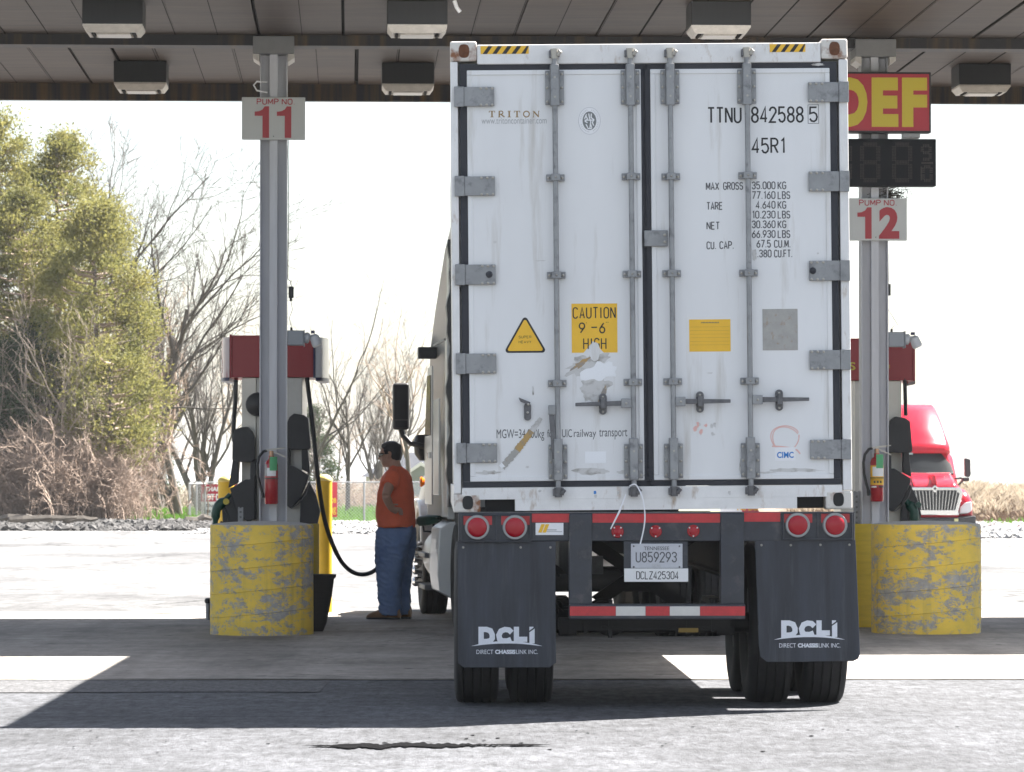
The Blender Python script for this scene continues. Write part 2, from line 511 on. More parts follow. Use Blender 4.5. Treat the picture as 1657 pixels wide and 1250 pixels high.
# ------------------------------------------------------------------ ground and roads
def ground_mat(name, col, lo, hi, speck=22.0, speckamp=0.5, patch=0.35, bump=0.6, cracks=False, stain=False):
    m = bpy.data.materials.new(name)
    m.use_nodes = True
    nt = m.node_tree
    N, L = nt.nodes, nt.links
    b = N['Principled BSDF']
    b.inputs['Roughness'].default_value = 0.85
    b.inputs['Specular IOR Level'].default_value = 0.3
    tc = N.new('ShaderNodeTexCoord')
    def nz(sc, st=(1, 1, 1), det=6, rg=0.65):
        mp = N.new('ShaderNodeMapping')
        mp.inputs['Scale'].default_value = st
        L.new(tc.outputs['Object'], mp.inputs['Vector'])
        n = N.new('ShaderNodeTexNoise')
        n.inputs['Scale'].default_value = sc
        n.inputs['Detail'].default_value = det
        n.inputs['Roughness'].default_value = rg
        L.new(mp.outputs[0], n.inputs['Vector'])
        return n.outputs[0]
    def rng(src, a, c, o0, o1):
        mr = N.new('ShaderNodeMapRange')
        for k, v in (('From Min', a), ('From Max', c), ('To Min', o0), ('To Max', o1)):
            mr.inputs[k].default_value = v
        L.new(src, mr.inputs['Value'])
        return mr.outputs[0]
    def mul(a, c):
        t = N.new('ShaderNodeMath')
        t.operation = 'MULTIPLY'
        L.new(a, t.inputs[0])
        L.new(c, t.inputs[1])
        return t.outputs[0]
    big = rng(nz(0.22, (1.0, 0.45, 1), 6), 0.34, 0.66, 1 - patch, 1 + patch)
    mid = rng(nz(1.7, (0.8, 1.0, 1), 8, 0.75), 0.34, 0.66, 1 - patch * 0.75, 1 + patch * 0.75)
    fine = nz(speck, (1, 0.30, 1), 6, 0.8)
    sp = rng(fine, 0.34, 0.66, 1 - speckamp, 1 + speckamp)
    val = mul(mul(big, mid), sp)
    if cracks:
        w = N.new('ShaderNodeTexVoronoi')
        w.feature = 'DISTANCE_TO_EDGE'
        w.inputs['Scale'].default_value = 0.16
        mp = N.new('ShaderNodeMapping')
        L.new(tc.outputs['Object'], mp.inputs['Vector'])
        ad = N.new('ShaderNodeVectorMath')
        ad.operation = 'ADD'
        n3 = N.new('ShaderNodeTexNoise')
        n3.inputs['Scale'].default_value = 1.1
        n3.inputs['Detail'].default_value = 6
        L.new(tc.outputs['Object'], n3.inputs['Vector'])
        L.new(tc.outputs['Object'], ad.inputs[0])
        L.new(n3.outputs['Color'], ad.inputs[1])
        L.new(ad.outputs[0], w.inputs['Vector'])
        val = mul(val, rng(w.outputs['Distance'], 0.002, 0.008, 0.25, 1.0))
    if stain:      # oil drips and the worn wheel tracks of the lanes
        val = mul(val, rng(nz(0.9, (1.0, 0.5, 1), 7, 0.7), 0.54, 0.68, 1.0, 0.62))
        val = mul(val, rng(nz(6.0, (1.0, 0.6, 1), 3, 0.5), 0.64, 0.72, 1.0, 0.5))
        val = mul(val, rng(nz(0.55, (2.0, 0.10, 1), 4, 0.6), 0.48, 0.62, 1.0, 0.72))
    cm = N.new('ShaderNodeMix')
    cm.data_type = 'RGBA'
    cm.blend_type = 'MULTIPLY'
    cm.inputs[0].default_value = 1.0
    cm.inputs[6].default_value = (*col, 1)
    L.new(val, cm.inputs[7])
    L.new(cm.outputs[2], b.inputs['Base Color'])
    bp = N.new('ShaderNodeBump')
    bp.inputs['Strength'].default_value = bump
    bp.inputs['Distance'].default_value = 0.03
    L.new(fine, bp.inputs['Height'])
    L.new(bp.outputs[0], b.inputs['Normal'])
    return m

M_asphalt = ground_mat('asphalt', (0.066, 0.068, 0.075), 0, 0, 13, 0.58, 0.36, 0.8)
M_patchasphalt = ground_mat('asphalt_worn', (0.088, 0.088, 0.092), 0, 0, 22, 0.5, 0.14, 0.8)
M_concrete = ground_mat('concrete', (0.265, 0.242, 0.218), 0, 0, 9, 0.16, 0.30, 0.25, stain=True)
M_lot = ground_mat('lot_asphalt', (0.104, 0.103, 0.104), 0, 0, 5, 0.36, 0.45, 0.6, cracks=True)
M_earth = mat('field_earth', (0.13, 0.11, 0.07), 0.9, col2=(0.10, 0.12, 0.05), scale=0.15)
M_gravelbed = mat('gravel_bed', (0.20, 0.195, 0.19), 0.9, var=0.5, scale=5)
M_tar_crack = mat('tar_crack_shade', (0.0025, 0.0025, 0.003), 0.95, var=0.4, scale=12, spec=0.05)  # tar specks, and flat cracks with a recess's shade put into the colour

def sheet(name, m, x0, x1, y0, y1, z, edge0=0.0, edge1=0.0, seed=1, n=80, slope=0.0):
    """a ground sheet whose near and far edges wander by edge0, edge1"""
    mb = MB()
    for i in range(n + 1):
        x = x0 + (x1 - x0) * i / n
        a = mnoise.noise(Vector((x * 0.8, seed, 0))) + 0.5 * mnoise.noise(Vector((x * 3.7, seed, 5)))
        c = mnoise.noise(Vector((x * 0.7, seed + 9, 0))) + 0.5 * mnoise.noise(Vector((x * 3.1, seed + 9, 5)))
        mb.v += [(x, y0 + slope * x + a * edge0, z), (x, y1 + slope * x + c * edge1, z)]
    for i in range(n):
        mb.f.append((2 * i, 2 * i + 2, 2 * i + 3, 2 * i + 1))
    return tag(mb.build(name, m, fix=False), kind='structure')

fld = MB()
rows = [(-300, -0.012), (130, -0.012), (165, -0.012), (300, -0.95), (900, -2.5), (5000, -2.5)]
for y, z in rows:
    fld.v += [(-2500, y, z), (2500, y, z)]
for i in range(len(rows) - 1):
    fld.f.append((2 * i, 2 * i + 1, 2 * i + 3, 2 * i + 2))
tag(fld.build('ground', M_earth, fix=False), kind='structure')
sheet('parking_lot', M_lot, -90, 90, 41.2, 106, 0.0, 0.05, 1.4, 3, 200)
sheet('road', M_asphalt, -90, 90, -40, 27.25, 0.0, 0, 0.03, 2, 400, slope=0.012)
sheet('pavement', M_concrete, -60, 60, 27.2, 41.3, 0.006, 0.05, 0.08, 5, 900, slope=0.012)
sheet('road_patch', M_patchasphalt, -14, -1.27, 25.6, 27.1, 0.005, 0.10, 0.03, 6, 120)
sheet('gravel_strip', M_gravelbed, -60, 60, 101, 131, -0.004, 2.0, 1.0, 7, 160)

# the seam of the concrete, and the flat dark crack in the near lane
def crack(name, x0, x1, y0, y1, w, seed, z=0.008, n=90):
    mb = MB()
    rg = random.Random(seed)
    for i in range(n + 1):
        t = i / n
        x = x0 + (x1 - x0) * t
        y = y0 + (y1 - y0) * t + 0.05 * mnoise.noise(Vector((x * 2.5, seed, 0))) + 0.02 * mnoise.noise(Vector((x * 14, seed, 0)))
        e_ = max(0.06, min(1.0, 5 * t, 3 * (1 - t)))
        k0 = w * e_ * max(0.08, 0.42 + 0.8 * mnoise.noise(Vector((x * 3.0, seed, 3))) + 0.5 * mnoise.noise(Vector((x * 11.0, seed, 4))) + 0.3 * mnoise.noise(Vector((x * 37.0, seed, 4))))
        k1 = w * e_ * max(0.08, 0.42 + 0.8 * mnoise.noise(Vector((x * 3.0, seed, 13))) + 0.5 * mnoise.noise(Vector((x * 11.0, seed, 14))) + 0.3 * mnoise.noise(Vector((x * 37.0, seed, 14))))
        mb.v += [(x, y - k0, z), (x, y + k1, z)]
    for i in range(n):
        mb.f.append((2 * i, 2 * i + 2, 2 * i + 3, 2 * i + 1))
    return tag(mb.build(name, M_tar_crack, fix=False), kind='structure')
crack('road_crack', -1.10, 0.20, 20.38, 20.48, 0.34, 11, n=420)
spk = MB()
rg = random.Random(77)
for _ in range(110):
    x, y = rg.gauss(-0.2, 1.0), 20.7 + rg.gauss(0, 0.30)
    if rg.random() < 0.3:
        x, y = rg.uniform(-3, 3), rg.uniform(21.3, 22.2)
    r_ = 0.004 + 0.012 * rg.random() ** 3
    b = len(spk.v)
    n = 6
    for i in range(n):
        a = 2 * math.pi * i / n
        q = r_ * rg.uniform(0.6, 1.3)
        spk.v.append((x + q * math.cos(a), y + 2.6 * q * math.sin(a), 0.004 + 0.00001 * _))
    spk.f.append(tuple(range(b, b + n)))
tag(spk.build('tar_specks', M_tar_crack, fix=False), kind='stuff')
crack('road_crack', -60, 60, 26.5, 27.96, 0.022, 12, n=1400, z=0.011)
crack('road_crack', -1.7, -1.05, 27.95, 27.4, 0.03, 13, z=0.011)
crack('road_crack', -1.25, -1.1, 22.8, 27.1, 0.02, 16, z=0.011)
crack('road_crack', -9, 14, 22.7, 23.3, 0.012, 17, n=200)
crack('road_crack', -0.9, -0.55, 33.6, 35.2, 0.035, 14, z=0.011)
crack('road_crack', -2.6, 0.9, 36.2, 35.6, 0.01, 18, z=0.011)

# loose stones: the gravel strip, and the rubble pile on its left
def stones(name, m, n, xr, yr, sr, seed, zf=None, flat=0.6):
    rg = random.Random(seed)
    mb = MB()
    base = [(1, 0, 0), (-1, 0, 0), (0, 1, 0), (0, -1, 0), (0, 0, 1), (0, 0, -1)]
    fs = [(0, 2, 4), (2, 1, 4), (1, 3, 4), (3, 0, 4), (2, 0, 5), (1, 2, 5), (3, 1, 5), (0, 3, 5)]
    for _ in range(n):
        x, y = rg.uniform(*xr), rg.uniform(*yr)
        s_ = sr[0] + (sr[1] - sr[0]) * rg.random() ** 2.5
        z = zf(x, y) if zf else 0.0
        rot = Matrix.Rotation(rg.uniform(0, 6.3), 3, 'Z') @ Matrix.Rotation(rg.uniform(-0.6, 0.6), 3, 'X')
        b = len(mb.v)
        for p in base:
            q = rot @ Vector((p[0] * s_ * rg.uniform(0.6, 1.3), p[1] * s_ * rg.uniform(0.6, 1.3), p[2] * s_ * flat * rg.uniform(0.7, 1.2)))
            mb.v.append((x + q.x, y + q.y, z + q.z + s_ * 0.25))
        mb.f += [tuple(b + i for i in t) for t in fs]
    return tag(mb.build(name, m, fix=False), kind='stuff')
M_stone = mat('pale_stone', (0.30, 0.295, 0.29), 0.9, var=0.55, scale=2.2)
M_rubble = mat('rubble_stone', (0.025, 0.024, 0.023), 0.9, col2=(0.085, 0.08, 0.078), scale=1.3, thr=0.52, soft=0.16)
stones('gravel', M_stone, 7000, (11, 24), (93, 126), (0.04, 0.17), 21)
stones('gravel', M_stone, 3000, (-8.5, -2.0), (100, 128), (0.04, 0.14), 22)
def pile(x, y):
    t = max(0.0, 1 - ((y - 117) / 7.0) ** 2)
    return 0.11 * t * (0.7 + 0.6 * mnoise.noise(Vector((x * 0.5, y * 0.5, 2))))
stones('rubble', M_rubble, 6500, (-17.5, -8.0), (107, 125), (0.04, 0.20), 23, pile)
rg = random.Random(5)
for k, (px, py, L_, an) in enumerate(((70, 861, 1.9, 0.1), (50, 858, 1.3, -0.2), (130, 862, 1.0, 0.2), (40, 850, 1.6, 0.05), (325, 858, 0.9, 0.3))):
    c = G(px, 112 + k)
    lg = MB()
    pts = []
    for i in range(6):
        t = i / 5 - 0.5
        pts.append((c.x + L_ * t, c.y + L_ * t * math.sin(an), 0.26 + 0.05 * rg.uniform(-1, 1) + an * 0.3 * t))
    lg.tube(pts, [0.09, 0.12, 0.11, 0.10, 0.09, 0.05], 6)
    o = lg.build('log', mat('log_bark', (0.14, 0.12, 0.10), 0.9, var=0.5, scale=3))
    tag(o, ('split dark log lying in the rubble below the brambles', 'shorter bare log crossing behind the split log in the rubble', 'grey log end at the open side of the rubble pile',
            'weathered branch on the back of the rubble pile', 'pale broken board in the rubble beside the gate')[k], 'log', 'logs in the rubble pile')

# ------------------------------------------------------------------ canopy
CY = R(2.4)
CO = Vector((0, 37.0, 0))
def cw(lx, ly, z=0.0):
    return Vector((lx * math.cos(CY) - ly * math.sin(CY), 37.0 + lx * math.sin(CY) + ly * math.cos(CY), z))
canopy = thing('canopy', 'wide flat fuel station canopy with stained metal soffit panels over the pumps', 'canopy', CO, (0, 0, CY))
SZ = 5.62
X0, X1 = -18.0, 24.0
MB().box(X0, X1, -3.4, 4.4, SZ + 0.035, SZ + 0.06).build('deck', M_seam, canopy)
MB().box(X0 - 0.05, X1 + 0.05, -3.52, 4.52, 6.22, 6.3).build('roof', M_roofmetal, canopy)
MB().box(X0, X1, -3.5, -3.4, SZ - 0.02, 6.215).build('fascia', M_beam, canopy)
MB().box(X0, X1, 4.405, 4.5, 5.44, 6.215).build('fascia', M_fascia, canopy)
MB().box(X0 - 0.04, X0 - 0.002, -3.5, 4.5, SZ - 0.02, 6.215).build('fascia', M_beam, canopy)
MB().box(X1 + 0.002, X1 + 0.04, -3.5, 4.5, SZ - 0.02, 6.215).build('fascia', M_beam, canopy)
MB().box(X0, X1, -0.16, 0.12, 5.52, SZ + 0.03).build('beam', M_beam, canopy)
MB().box(X0, X1, 0.125, 0.16, SZ - 0.035, SZ + 0.03).build('ledge', mat('ledge_metal', (0.38, 0.32, 0.28), 0.45, 0.2), canopy)
pw = 0.40
def panel_mesh(y0, y1):
    mb = MB()
    g = pw / 2 - 0.0036
    # a shallow pan with a folded lip on each side
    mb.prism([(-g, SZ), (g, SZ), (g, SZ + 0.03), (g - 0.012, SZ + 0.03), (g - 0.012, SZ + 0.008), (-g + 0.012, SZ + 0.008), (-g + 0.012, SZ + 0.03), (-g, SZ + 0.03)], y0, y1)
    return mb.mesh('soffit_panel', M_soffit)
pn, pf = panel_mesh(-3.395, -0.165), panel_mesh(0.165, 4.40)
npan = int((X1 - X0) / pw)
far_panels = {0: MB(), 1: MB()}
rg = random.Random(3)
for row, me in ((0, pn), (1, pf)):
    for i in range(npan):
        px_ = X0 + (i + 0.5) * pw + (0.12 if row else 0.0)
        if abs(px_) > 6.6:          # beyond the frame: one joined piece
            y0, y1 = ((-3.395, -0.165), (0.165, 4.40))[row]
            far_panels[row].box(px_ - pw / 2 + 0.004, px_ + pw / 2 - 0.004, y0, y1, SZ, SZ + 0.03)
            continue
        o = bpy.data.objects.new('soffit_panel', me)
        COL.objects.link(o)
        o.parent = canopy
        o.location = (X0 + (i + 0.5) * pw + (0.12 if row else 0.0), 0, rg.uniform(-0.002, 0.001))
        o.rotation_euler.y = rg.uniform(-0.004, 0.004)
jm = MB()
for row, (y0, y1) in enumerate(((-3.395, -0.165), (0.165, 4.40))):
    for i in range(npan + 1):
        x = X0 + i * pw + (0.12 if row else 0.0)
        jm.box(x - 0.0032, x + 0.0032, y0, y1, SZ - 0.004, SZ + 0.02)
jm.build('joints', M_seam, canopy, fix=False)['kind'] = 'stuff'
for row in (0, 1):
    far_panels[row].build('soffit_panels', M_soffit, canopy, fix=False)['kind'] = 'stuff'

def column(lx):
    c = MB()
    c.box(lx - 0.13, lx - 0.118, -0.095, 0.095, 0.0, 5.44)
    c.box(lx + 0.118, lx + 0.13, -0.095, 0.095, 0.0, 5.44)
    c.box(lx - 0.1175, lx + 0.1175, -0.012, 0.012, 0.0, 5.44)
    c.box(lx - 0.037, lx + 0.037, -0.115, -0.0125, 0.0, 5.44)
    col = c.build('column', M_column, canopy, bevel=0.003)
    MB().box(lx - 0.195, lx + 0.195, -0.2, 0.2, 5.44, 5.605).build('capital', mat('capital_grey', (0.20, 0.20, 0.20), 0.5, var=0.1, scale=4), col, bevel=0.006)
    d = MB()
    for s_ in (-1, 1):
        d.prism([(lx + s_ * 0.135, 5.36), (lx + s_ * 0.195, 5.40), (lx + s_ * 0.195, 5.438), (lx + s_ * 0.135, 5.438)], -0.18, 0.18)
    d.build('haunch', mat('haunch_pale', (0.52, 0.49, 0.45), 0.5), col)
    return col
LXL, LXR = -2.27, 3.465
column(LXL)
column(LXR)

# canopy lamps
def lamp(lx, ly, label):
    t = thing('canopy_light', label, 'lamp', cw(lx, ly, 0), (0, 0, CY), 'box lamps under the canopy')
    MB().box(-0.265, 0.265, 0.0, 0.52, SZ - 0.215, SZ - 0.002).build('housing', M_lampbox, t, bevel=0.008)
    z1, z0 = SZ - 0.2155, SZ - 0.285
    tr = MB()
    outer, inner = (0.262, 0.005, 0.515), (0.205, 0.075, 0.445)
    def rect(h, a, b_, z):
        return [(-h, a, z), (h, a, z), (h, b_, z), (-h, b_, z)]
    tr.loft([rect(0.262, 0.005, 0.515, z1), rect(0.262, 0.005, 0.515, z1 - 0.018), rect(0.225, 0.05, 0.47, z0), rect(0.200, 0.075, 0.445, z0), rect(0.195, 0.08, 0.44, z0 + 0.02)])
    tr.build('trim', M_lamptrim, t)
    MB().box(-0.15, 0.15, 0.11, 0.41, z0 - 0.012, z0 + 0.018).build('lens', M_lens, t, bevel=0.01)
    for s_ in (-1, 1):
        MB().box(s_ * 0.178 - 0.012, s_ * 0.178 + 0.012, 0.10, 0.42, z0 - 0.006, z0 + 0.018).build('clip', M_seam, t)
    return t
def lamp_at(px, d, label):
    w = P(px, 777, d)
    v = w - CO
    lx = v.x * math.cos(CY) + v.y * math.sin(CY)
    ly = -v.x * math.sin(CY) + v.y * math.cos(CY)
    return lamp(lx, ly, label)
lamp_at(180, 34.0, 'dark box lamp on the near soffit row, on the tree side of the pump column')
lamp_at(675, 34.05, 'dark box lamp on the near soffit row, between pump column 11 and the container')
lamp_at(1168, 34.1, 'dark box lamp just above the top rail of the white container')
lamp_at(225, 39.0, 'dark box lamp on the far soffit row, hanging over the green trees')
lamp_at(660, 39.15, 'dark box lamp on the far soffit row, close to the top corner of the container')
lamp_at(1596, 39.25, 'dark box lamp on the far soffit row, beyond the DEF sign')
ws = MB()
p0 = cw(-0.63, -2.95, SZ - 0.01)
ws.tube([p0 + Vector((0, 0, 0)), p0 + Vector((0.02, 0, -0.06)), p0 + Vector((0.05, 0, -0.10))], 0.018, 6)
tag(ws.build('loose_wire', M_strap, smooth=True), 'short white wire end hanging from the soffit above a lamp', 'wire')

# ------------------------------------------------------------------ things fixed to the columns
def on_col(lx, z, fwd=0.12):
    return cw(lx, -fwd, z)

def pump_sign(lx, pxw, zc, digits, label):
    t = thing('pump_sign', label, 'sign', on_col(lx, zc, 0.135), (0, 0, CY), 'pump number signs')
    w, h = 0.60, 0.405
    MB().box(-w / 2, w / 2, -0.03, 0.0, -h / 2, h / 2).build('board', M_signgrey, t, bevel=0.006)
    stroke('lettering', 'PUMP', t, M_signred, -0.155, 0.045, 0.130, 0.188, -0.033, 0.15, 0.22)
    stroke('lettering', 'NO.', t, M_signred, 0.082, 0.20, 0.130, 0.188, -0.033, 0.15, 0.22)
    def one(x1, k):
        # a heavy figure one: stem and flag
        MB().prism([(x1 - 0.062, -0.185), (x1, -0.185), (x1, 0.115), (x1 - 0.042, 0.115), (x1 - 0.062, 0.085), (x1 - 0.095, 0.068), (x1 - 0.136, 0.064), (x1 - 0.136, 0.024), (x1 - 0.062, 0.024)], -0.033, -0.0305).build('lettering', M_signred, t)
    if digits == '11':
        one(-0.042, 0)
        one(0.168, 1)
    else:
        one(-0.040, 0)
        letters('lettering', '2', t, M_signred, 0.03, 0.225, -0.185, 0.118, -0.033, 0.05)
    MB().lathe([(0.006, -0.036), (0.006, -0.030)], (0.0, 0, -0.17), 'y', 8).build('screw', M_greyink, t)
    return t
zs1 = P(442, 193, 36.8).z
zs2 = P(1412, 354.5, 36.9).z
pump_sign(LXL, 0, zs1, '11', 'pale grey PUMP NO. 11 sign alone on its column against the white sky')
pump_sign(LXR, 0, zs2, '12', 'pale grey PUMP NO. 12 sign below the price board')

zd = P(1412, 165, 36.8)
t = thing('fuel_sign', 'red lightbox sign with big yellow letters DEF on the column', 'sign', on_col(LXR, zd.z, 0.13), (0, 0, CY))
MB().box(-0.515, 0.515, -0.16, 0.0, -0.29, 0.29).build('case', M_blackplastic, t, bevel=0.008)
MB().box(-0.495, 0.495, -0.168, -0.161, -0.27, 0.27).build('face', M_defred, t)
letters('lettering', 'D', t, M_defyellow, -0.385, -0.095, -0.235, 0.235, -0.172, 0.055)
letters('lettering', 'E', t, M_defyellow, -0.055, 0.20, -0.235, 0.235, -0.172, 0.06)
letters('lettering', 'F', t, M_defyellow, 0.235, 0.475, -0.235, 0.235, -0.172, 0.06)
for dx in (-0.40, 0.33):
    MB().box(dx - 0.08, dx + 0.08, -0.15, -0.02, -0.335, -0.295).build('foot', M_galv, t)

zl = P(1412, 262.5, 36.8)
t = thing('price_display', 'black unlit LED price board under the DEF sign', 'display', on_col(LXR, zl.z, 0.13), (0, 0, CY))
MB().box(-0.56, 0.56, -0.17, 0.0, -0.225, 0.225).build('case', M_led, t, bevel=0.006)
def seven(parent, cx, cz, w, h, segs, th):
    mb = MB()
    pos = {'a': (0, h / 2, 1), 'g': (0, 0, 1), 'd': (0, -h / 2, 1), 'f': (-w / 2, h / 4, 0), 'b': (w / 2, h / 4, 0), 'e': (-w / 2, -h / 4, 0), 'c': (w / 2, -h / 4, 0)}
    for s_ in segs:
        x, z, hor = pos[s_]
        n = max(3, int((w if hor else h / 2) / 0.017))
        for r_ in range(3):
            for i in range(n):
                q = (i + 0.5) / n - 0.5
                dx, dz = (q * w * 0.86, (r_ - 1) * th) if hor else ((r_ - 1) * th, q * h / 2 * 0.86)
                mb.box(cx + x + dx - 0.0045, cx + x + dx + 0.0045, -0.1745, -0.1705, cz + z + dz - 0.0045, cz + z + dz + 0.0045)
    o = mb.build('digit', M_ledseg, parent, fix=False)
    o['kind'] = 'stuff'
    return o
for cx in (-0.34, -0.07, 0.235):
    seven(t, cx, 0.0, 0.155, 0.34, 'abcdefg', 0.014)
seven(t, 0.465, 0.095, 0.075, 0.13, 'abcdfg', 0.010)
seven(t, 0.475, -0.105, 0.075, 0.13, 'abcdef', 0.010)
MB().box(0.412, 0.424, -0.1745, -0.1705, -0.17, -0.04).build('digit', M_ledseg, t)
MB().box(0.42, 0.53, -0.1745, -0.1705, -0.012, 0.004).build('digit', M_ledseg, t)

# bird nest behind the board
nb = MB()
rg = random.Random(8)
c = cw(LXR + 0.12, 0.05, P(1440, 311, 36.9).z)
for _ in range(260):
    a = Vector((rg.gauss(0, 0.075), rg.gauss(0, 0.05), rg.gauss(0, 0.035)))
    d = Vector((rg.gauss(0, 1), rg.gauss(0, 1), rg.gauss(0, 0.5))).normalized() * rg.uniform(0.03, 0.09)
    nb.tube([c + a - d, c + a + d], 0.003, 3, False)
tag(nb.build('bird_nest', mat('nest_twig', (0.05, 0.04, 0.03), 0.9)), 'dark twiggy bird nest tucked beside the column under the price board', 'nest')

def extinguisher(lx, zb, zt, label, second):
    t = thing('fire_extinguisher', label, 'extinguisher', cw(lx, -0.20, zb), (0, 0, CY), 'fire extinguishers on the columns')
    h = zt - zb
    r = 0.064
    prof = [(r * 0.9, 0.0), (r, 0.012), (r, h - 0.06), (r * 0.85, h - 0.025), (r * 0.5, h - 0.005), (0.028, h), (0.026, h + 0.03)]
    MB().lathe(prof, (0, 0, 0), 'z', 28).build('cylinder', M_extred, t, smooth=True)
    def wrap(name, m, a0, a1, z0, z1, rr):
        mb = MB()
        n = 10
        for i in range(n + 1):
            a = R(a0 + (a1 - a0) * i / n)
            mb.v += [(rr * math.sin(a), -rr * math.cos(a), z0), (rr * math.sin(a), -rr * math.cos(a), z1)]
        for i in range(n):
            mb.f.append((2 * i, 2 * i + 2, 2 * i + 3, 2 * i + 1))
        return mb.build(name, m, t, smooth=True, fix=False)
    wrap('inspection_tag', M_green, -12, 52, h * 0.74, h + 0.02, r + 0.007)
    if second:
        wrap('sticker', M_yellow, -75, 75, h * 0.47, h * 0.80, r + 0.002)
        wrap('sticker', M_stickerwhite, -45, 60, h * 0.56, h * 0.77, r + 0.0035)
        wrap('band', M_black, -80, 80, h * 0.515, h * 0.535, r + 0.004)
        wrap('sticker', M_yellow, -75, 75, h * 0.37, h * 0.50, r + 0.002)
        for i in (-1, 0, 1):
            wrap('symbol', M_black, i * 26 - 8, i * 26 + 8, h * 0.41, h * 0.46, r + 0.0035)
        wrap('sticker', M_stickerwhite, -60, -10, h * 0.31, h * 0.345, r + 0.002)
        wrap('sticker', M_black, 8, 62, h * 0.31, h * 0.345, r + 0.002)
    else:
        wrap('sticker', M_stickerwhite, -38, 42, h * 0.62, h * 0.80, r + 0.002)
        wrap('sticker', M_paleink, -70, -40, h * 0.63, h * 0.88, r + 0.002)
        wrap('band', M_black, -88, 88, h * 0.555, h * 0.58, r + 0.003)
    MB().tube([(0, 0, h + 0.02), (0, 0, h + 0.075)], 0.022, 10).build('valve', mat('valve_brass', (0.40, 0.25, 0.17), 0.3, 0.8), t, smooth=True)
    MB().prism([(-0.05, h + 0.075), (0.02, h + 0.082), (0.135, h + 0.102), (0.135, h + 0.110), (0.01, h + 0.098), (-0.05, h + 0.090)], -0.012, 0.012).build('handle', M_bolt, t)
    MB().prism([(0.0, h + 0.06), (0.02, h + 0.06), (0.135, h + 0.012), (0.14, h + 0.021), (0.03, h + 0.071)], -0.012, 0.012).build('handle', M_bolt, t)
    pts = [(-0.04, 0, h + 0.08), (-0.075, 0, h + 0.07), (-0.115, -0.01, h + 0.02), (-0.13, -0.02, h - 0.06), (-0.125, -0.02, h - 0.16), (-0.105, -0.02, h - 0.25), (-0.085, -0.02, h - 0.32)]
    MB().tube(pts, 0.013, 8).build('hose', M_hose, t, smooth=True)
    MB().tube([pts[-1], (-0.075, -0.02, h - 0.37)], [0.016, 0.02], 8).build('nozzle', M_blackplastic, t, smooth=True)
    MB().box(-0.02, 0.02, 0.03, 0.1, h * 0.5, h * 0.6).build('bracket', M_galvdark, t)
    return t
e = P(438, 816, 36.75)
extinguisher(LXL - 0.015, P(438, 816, 36.75).z, P(438, 743, 36.75).z, 'red fire extinguisher with a green tag on the pump 11 column', False)
extinguisher(LXR + 0.0, P(1413, 812, 36.85).z, P(1413, 739, 36.85).z, 'red fire extinguisher with yellow instruction stickers on the pump 12 column', True)

def floodlight(lx, zt, zb, label, wire_top):
    t = thing('floodlight', label, 'floodlight', cw(lx + 0.13, -0.02, zb), (0, 0, CY), 'lamp boxes on the columns')
    h = zt - zb
    MB().box(0.003, 0.155, -0.07, 0.07, 0.012, h).build('box', mat('box_grey', (0.27, 0.29, 0.32), 0.45), t, bevel=0.008)
    MB().box(0.156, 0.166, -0.075, 0.075, 0.0, h + 0.008).build('cover', MATS['box_grey'], t, bevel=0.004)
    MB().tube([(0.166, 0, h * 0.55), (0.20, 0, h * 0.55), (0.215, 0, h * 0.53)], [0.05, 0.052, 0.035], 16).build('socket', mat('lamp_white', (0.52, 0.54, 0.57), 0.4), t, smooth=True)
    MB().tube([(0.21, 0, h * 0.58), (0.245, 0, h * 0.70)], 0.014, 8).build('arm', MATS['lamp_white'], t, smooth=True)
    MB().tube([(0.245, 0, h * 0.75), (0.255, 0, h * 0.62), (0.285, -0.01, h * 0.15), (0.292, -0.012, h * 0.05)], [0.022, 0.045, 0.05, 0.042], 16).build('bulb', MATS['lamp_white'], t, smooth=True)
    MB().box(0.225, 0.262, -0.02, 0.02, h * 0.82, h * 1.0).build('sensor', M_pumpblue, t)
    MB().tube([(0.04, 0, h), (0.04, 0, h + 0.03)], 0.012, 8).build('gland', M_blackplastic, t)
    w = MB()
    if wire_top:
        pts = [(0.04, 0, h + 0.03), (0.02, 0, h + 0.12), (0.05, 0, h + 0.2), (0.03, 0, h + 0.30)]
        w.tube(pts, 0.003, 5)
        MB().box(0.012, 0.062, -0.02, 0.02, h + 0.31, h + 0.42).build('adapter', M_blackplastic, t, bevel=0.005)
        MB().tube([(0.035, 0, h + 0.28), (0.035, 0, h + 0.31)], 0.012, 8).build('plug', M_blackplastic, t)
        pts = [(0.04, 0, h + 0.42), (0.03, 0, h + 0.47), (0.006, 0, h + 0.49), (0.008, -0.01, h + 0.8), (0.014, -0.01, h + 1.2), (0.006, -0.01, h + 1.7), (0.012, -0.01, h + 1.95)]
        w.tube(pts, 0.004, 5)
    else:
        w.tube([(0.04, 0, h + 0.03), (0.06, 0, h + 0.06), (0.10, 0, h + 0.07), (0.05, 0, h + 0.15), (0.005, 0, h + 0.22), (0.01, -0.01, h + 0.5), (0.006, -0.01, h + 0.9)], 0.0025, 5)
        MB().box(0.003, 0.03, -0.02, 0.02, h + 0.35, h + 0.46).build('adapter', M_blackplastic, t)
    w.build('cord', M_blackplastic, t, smooth=True)
    return t
floodlight(LXL, P(475, 536, 37).z, P(475, 562, 37).z, 'grey box with a white floodlight head, against the red and blue pump header', True)
floodlight(LXR, P(1450, 537, 37).z, P(1450, 563, 37).z, 'grey box with a white floodlight head, above the red truck', False)
wire = MB()
b0 = cw(LXL - 0.16, -0.1, P(412, 140, 36.9).z)
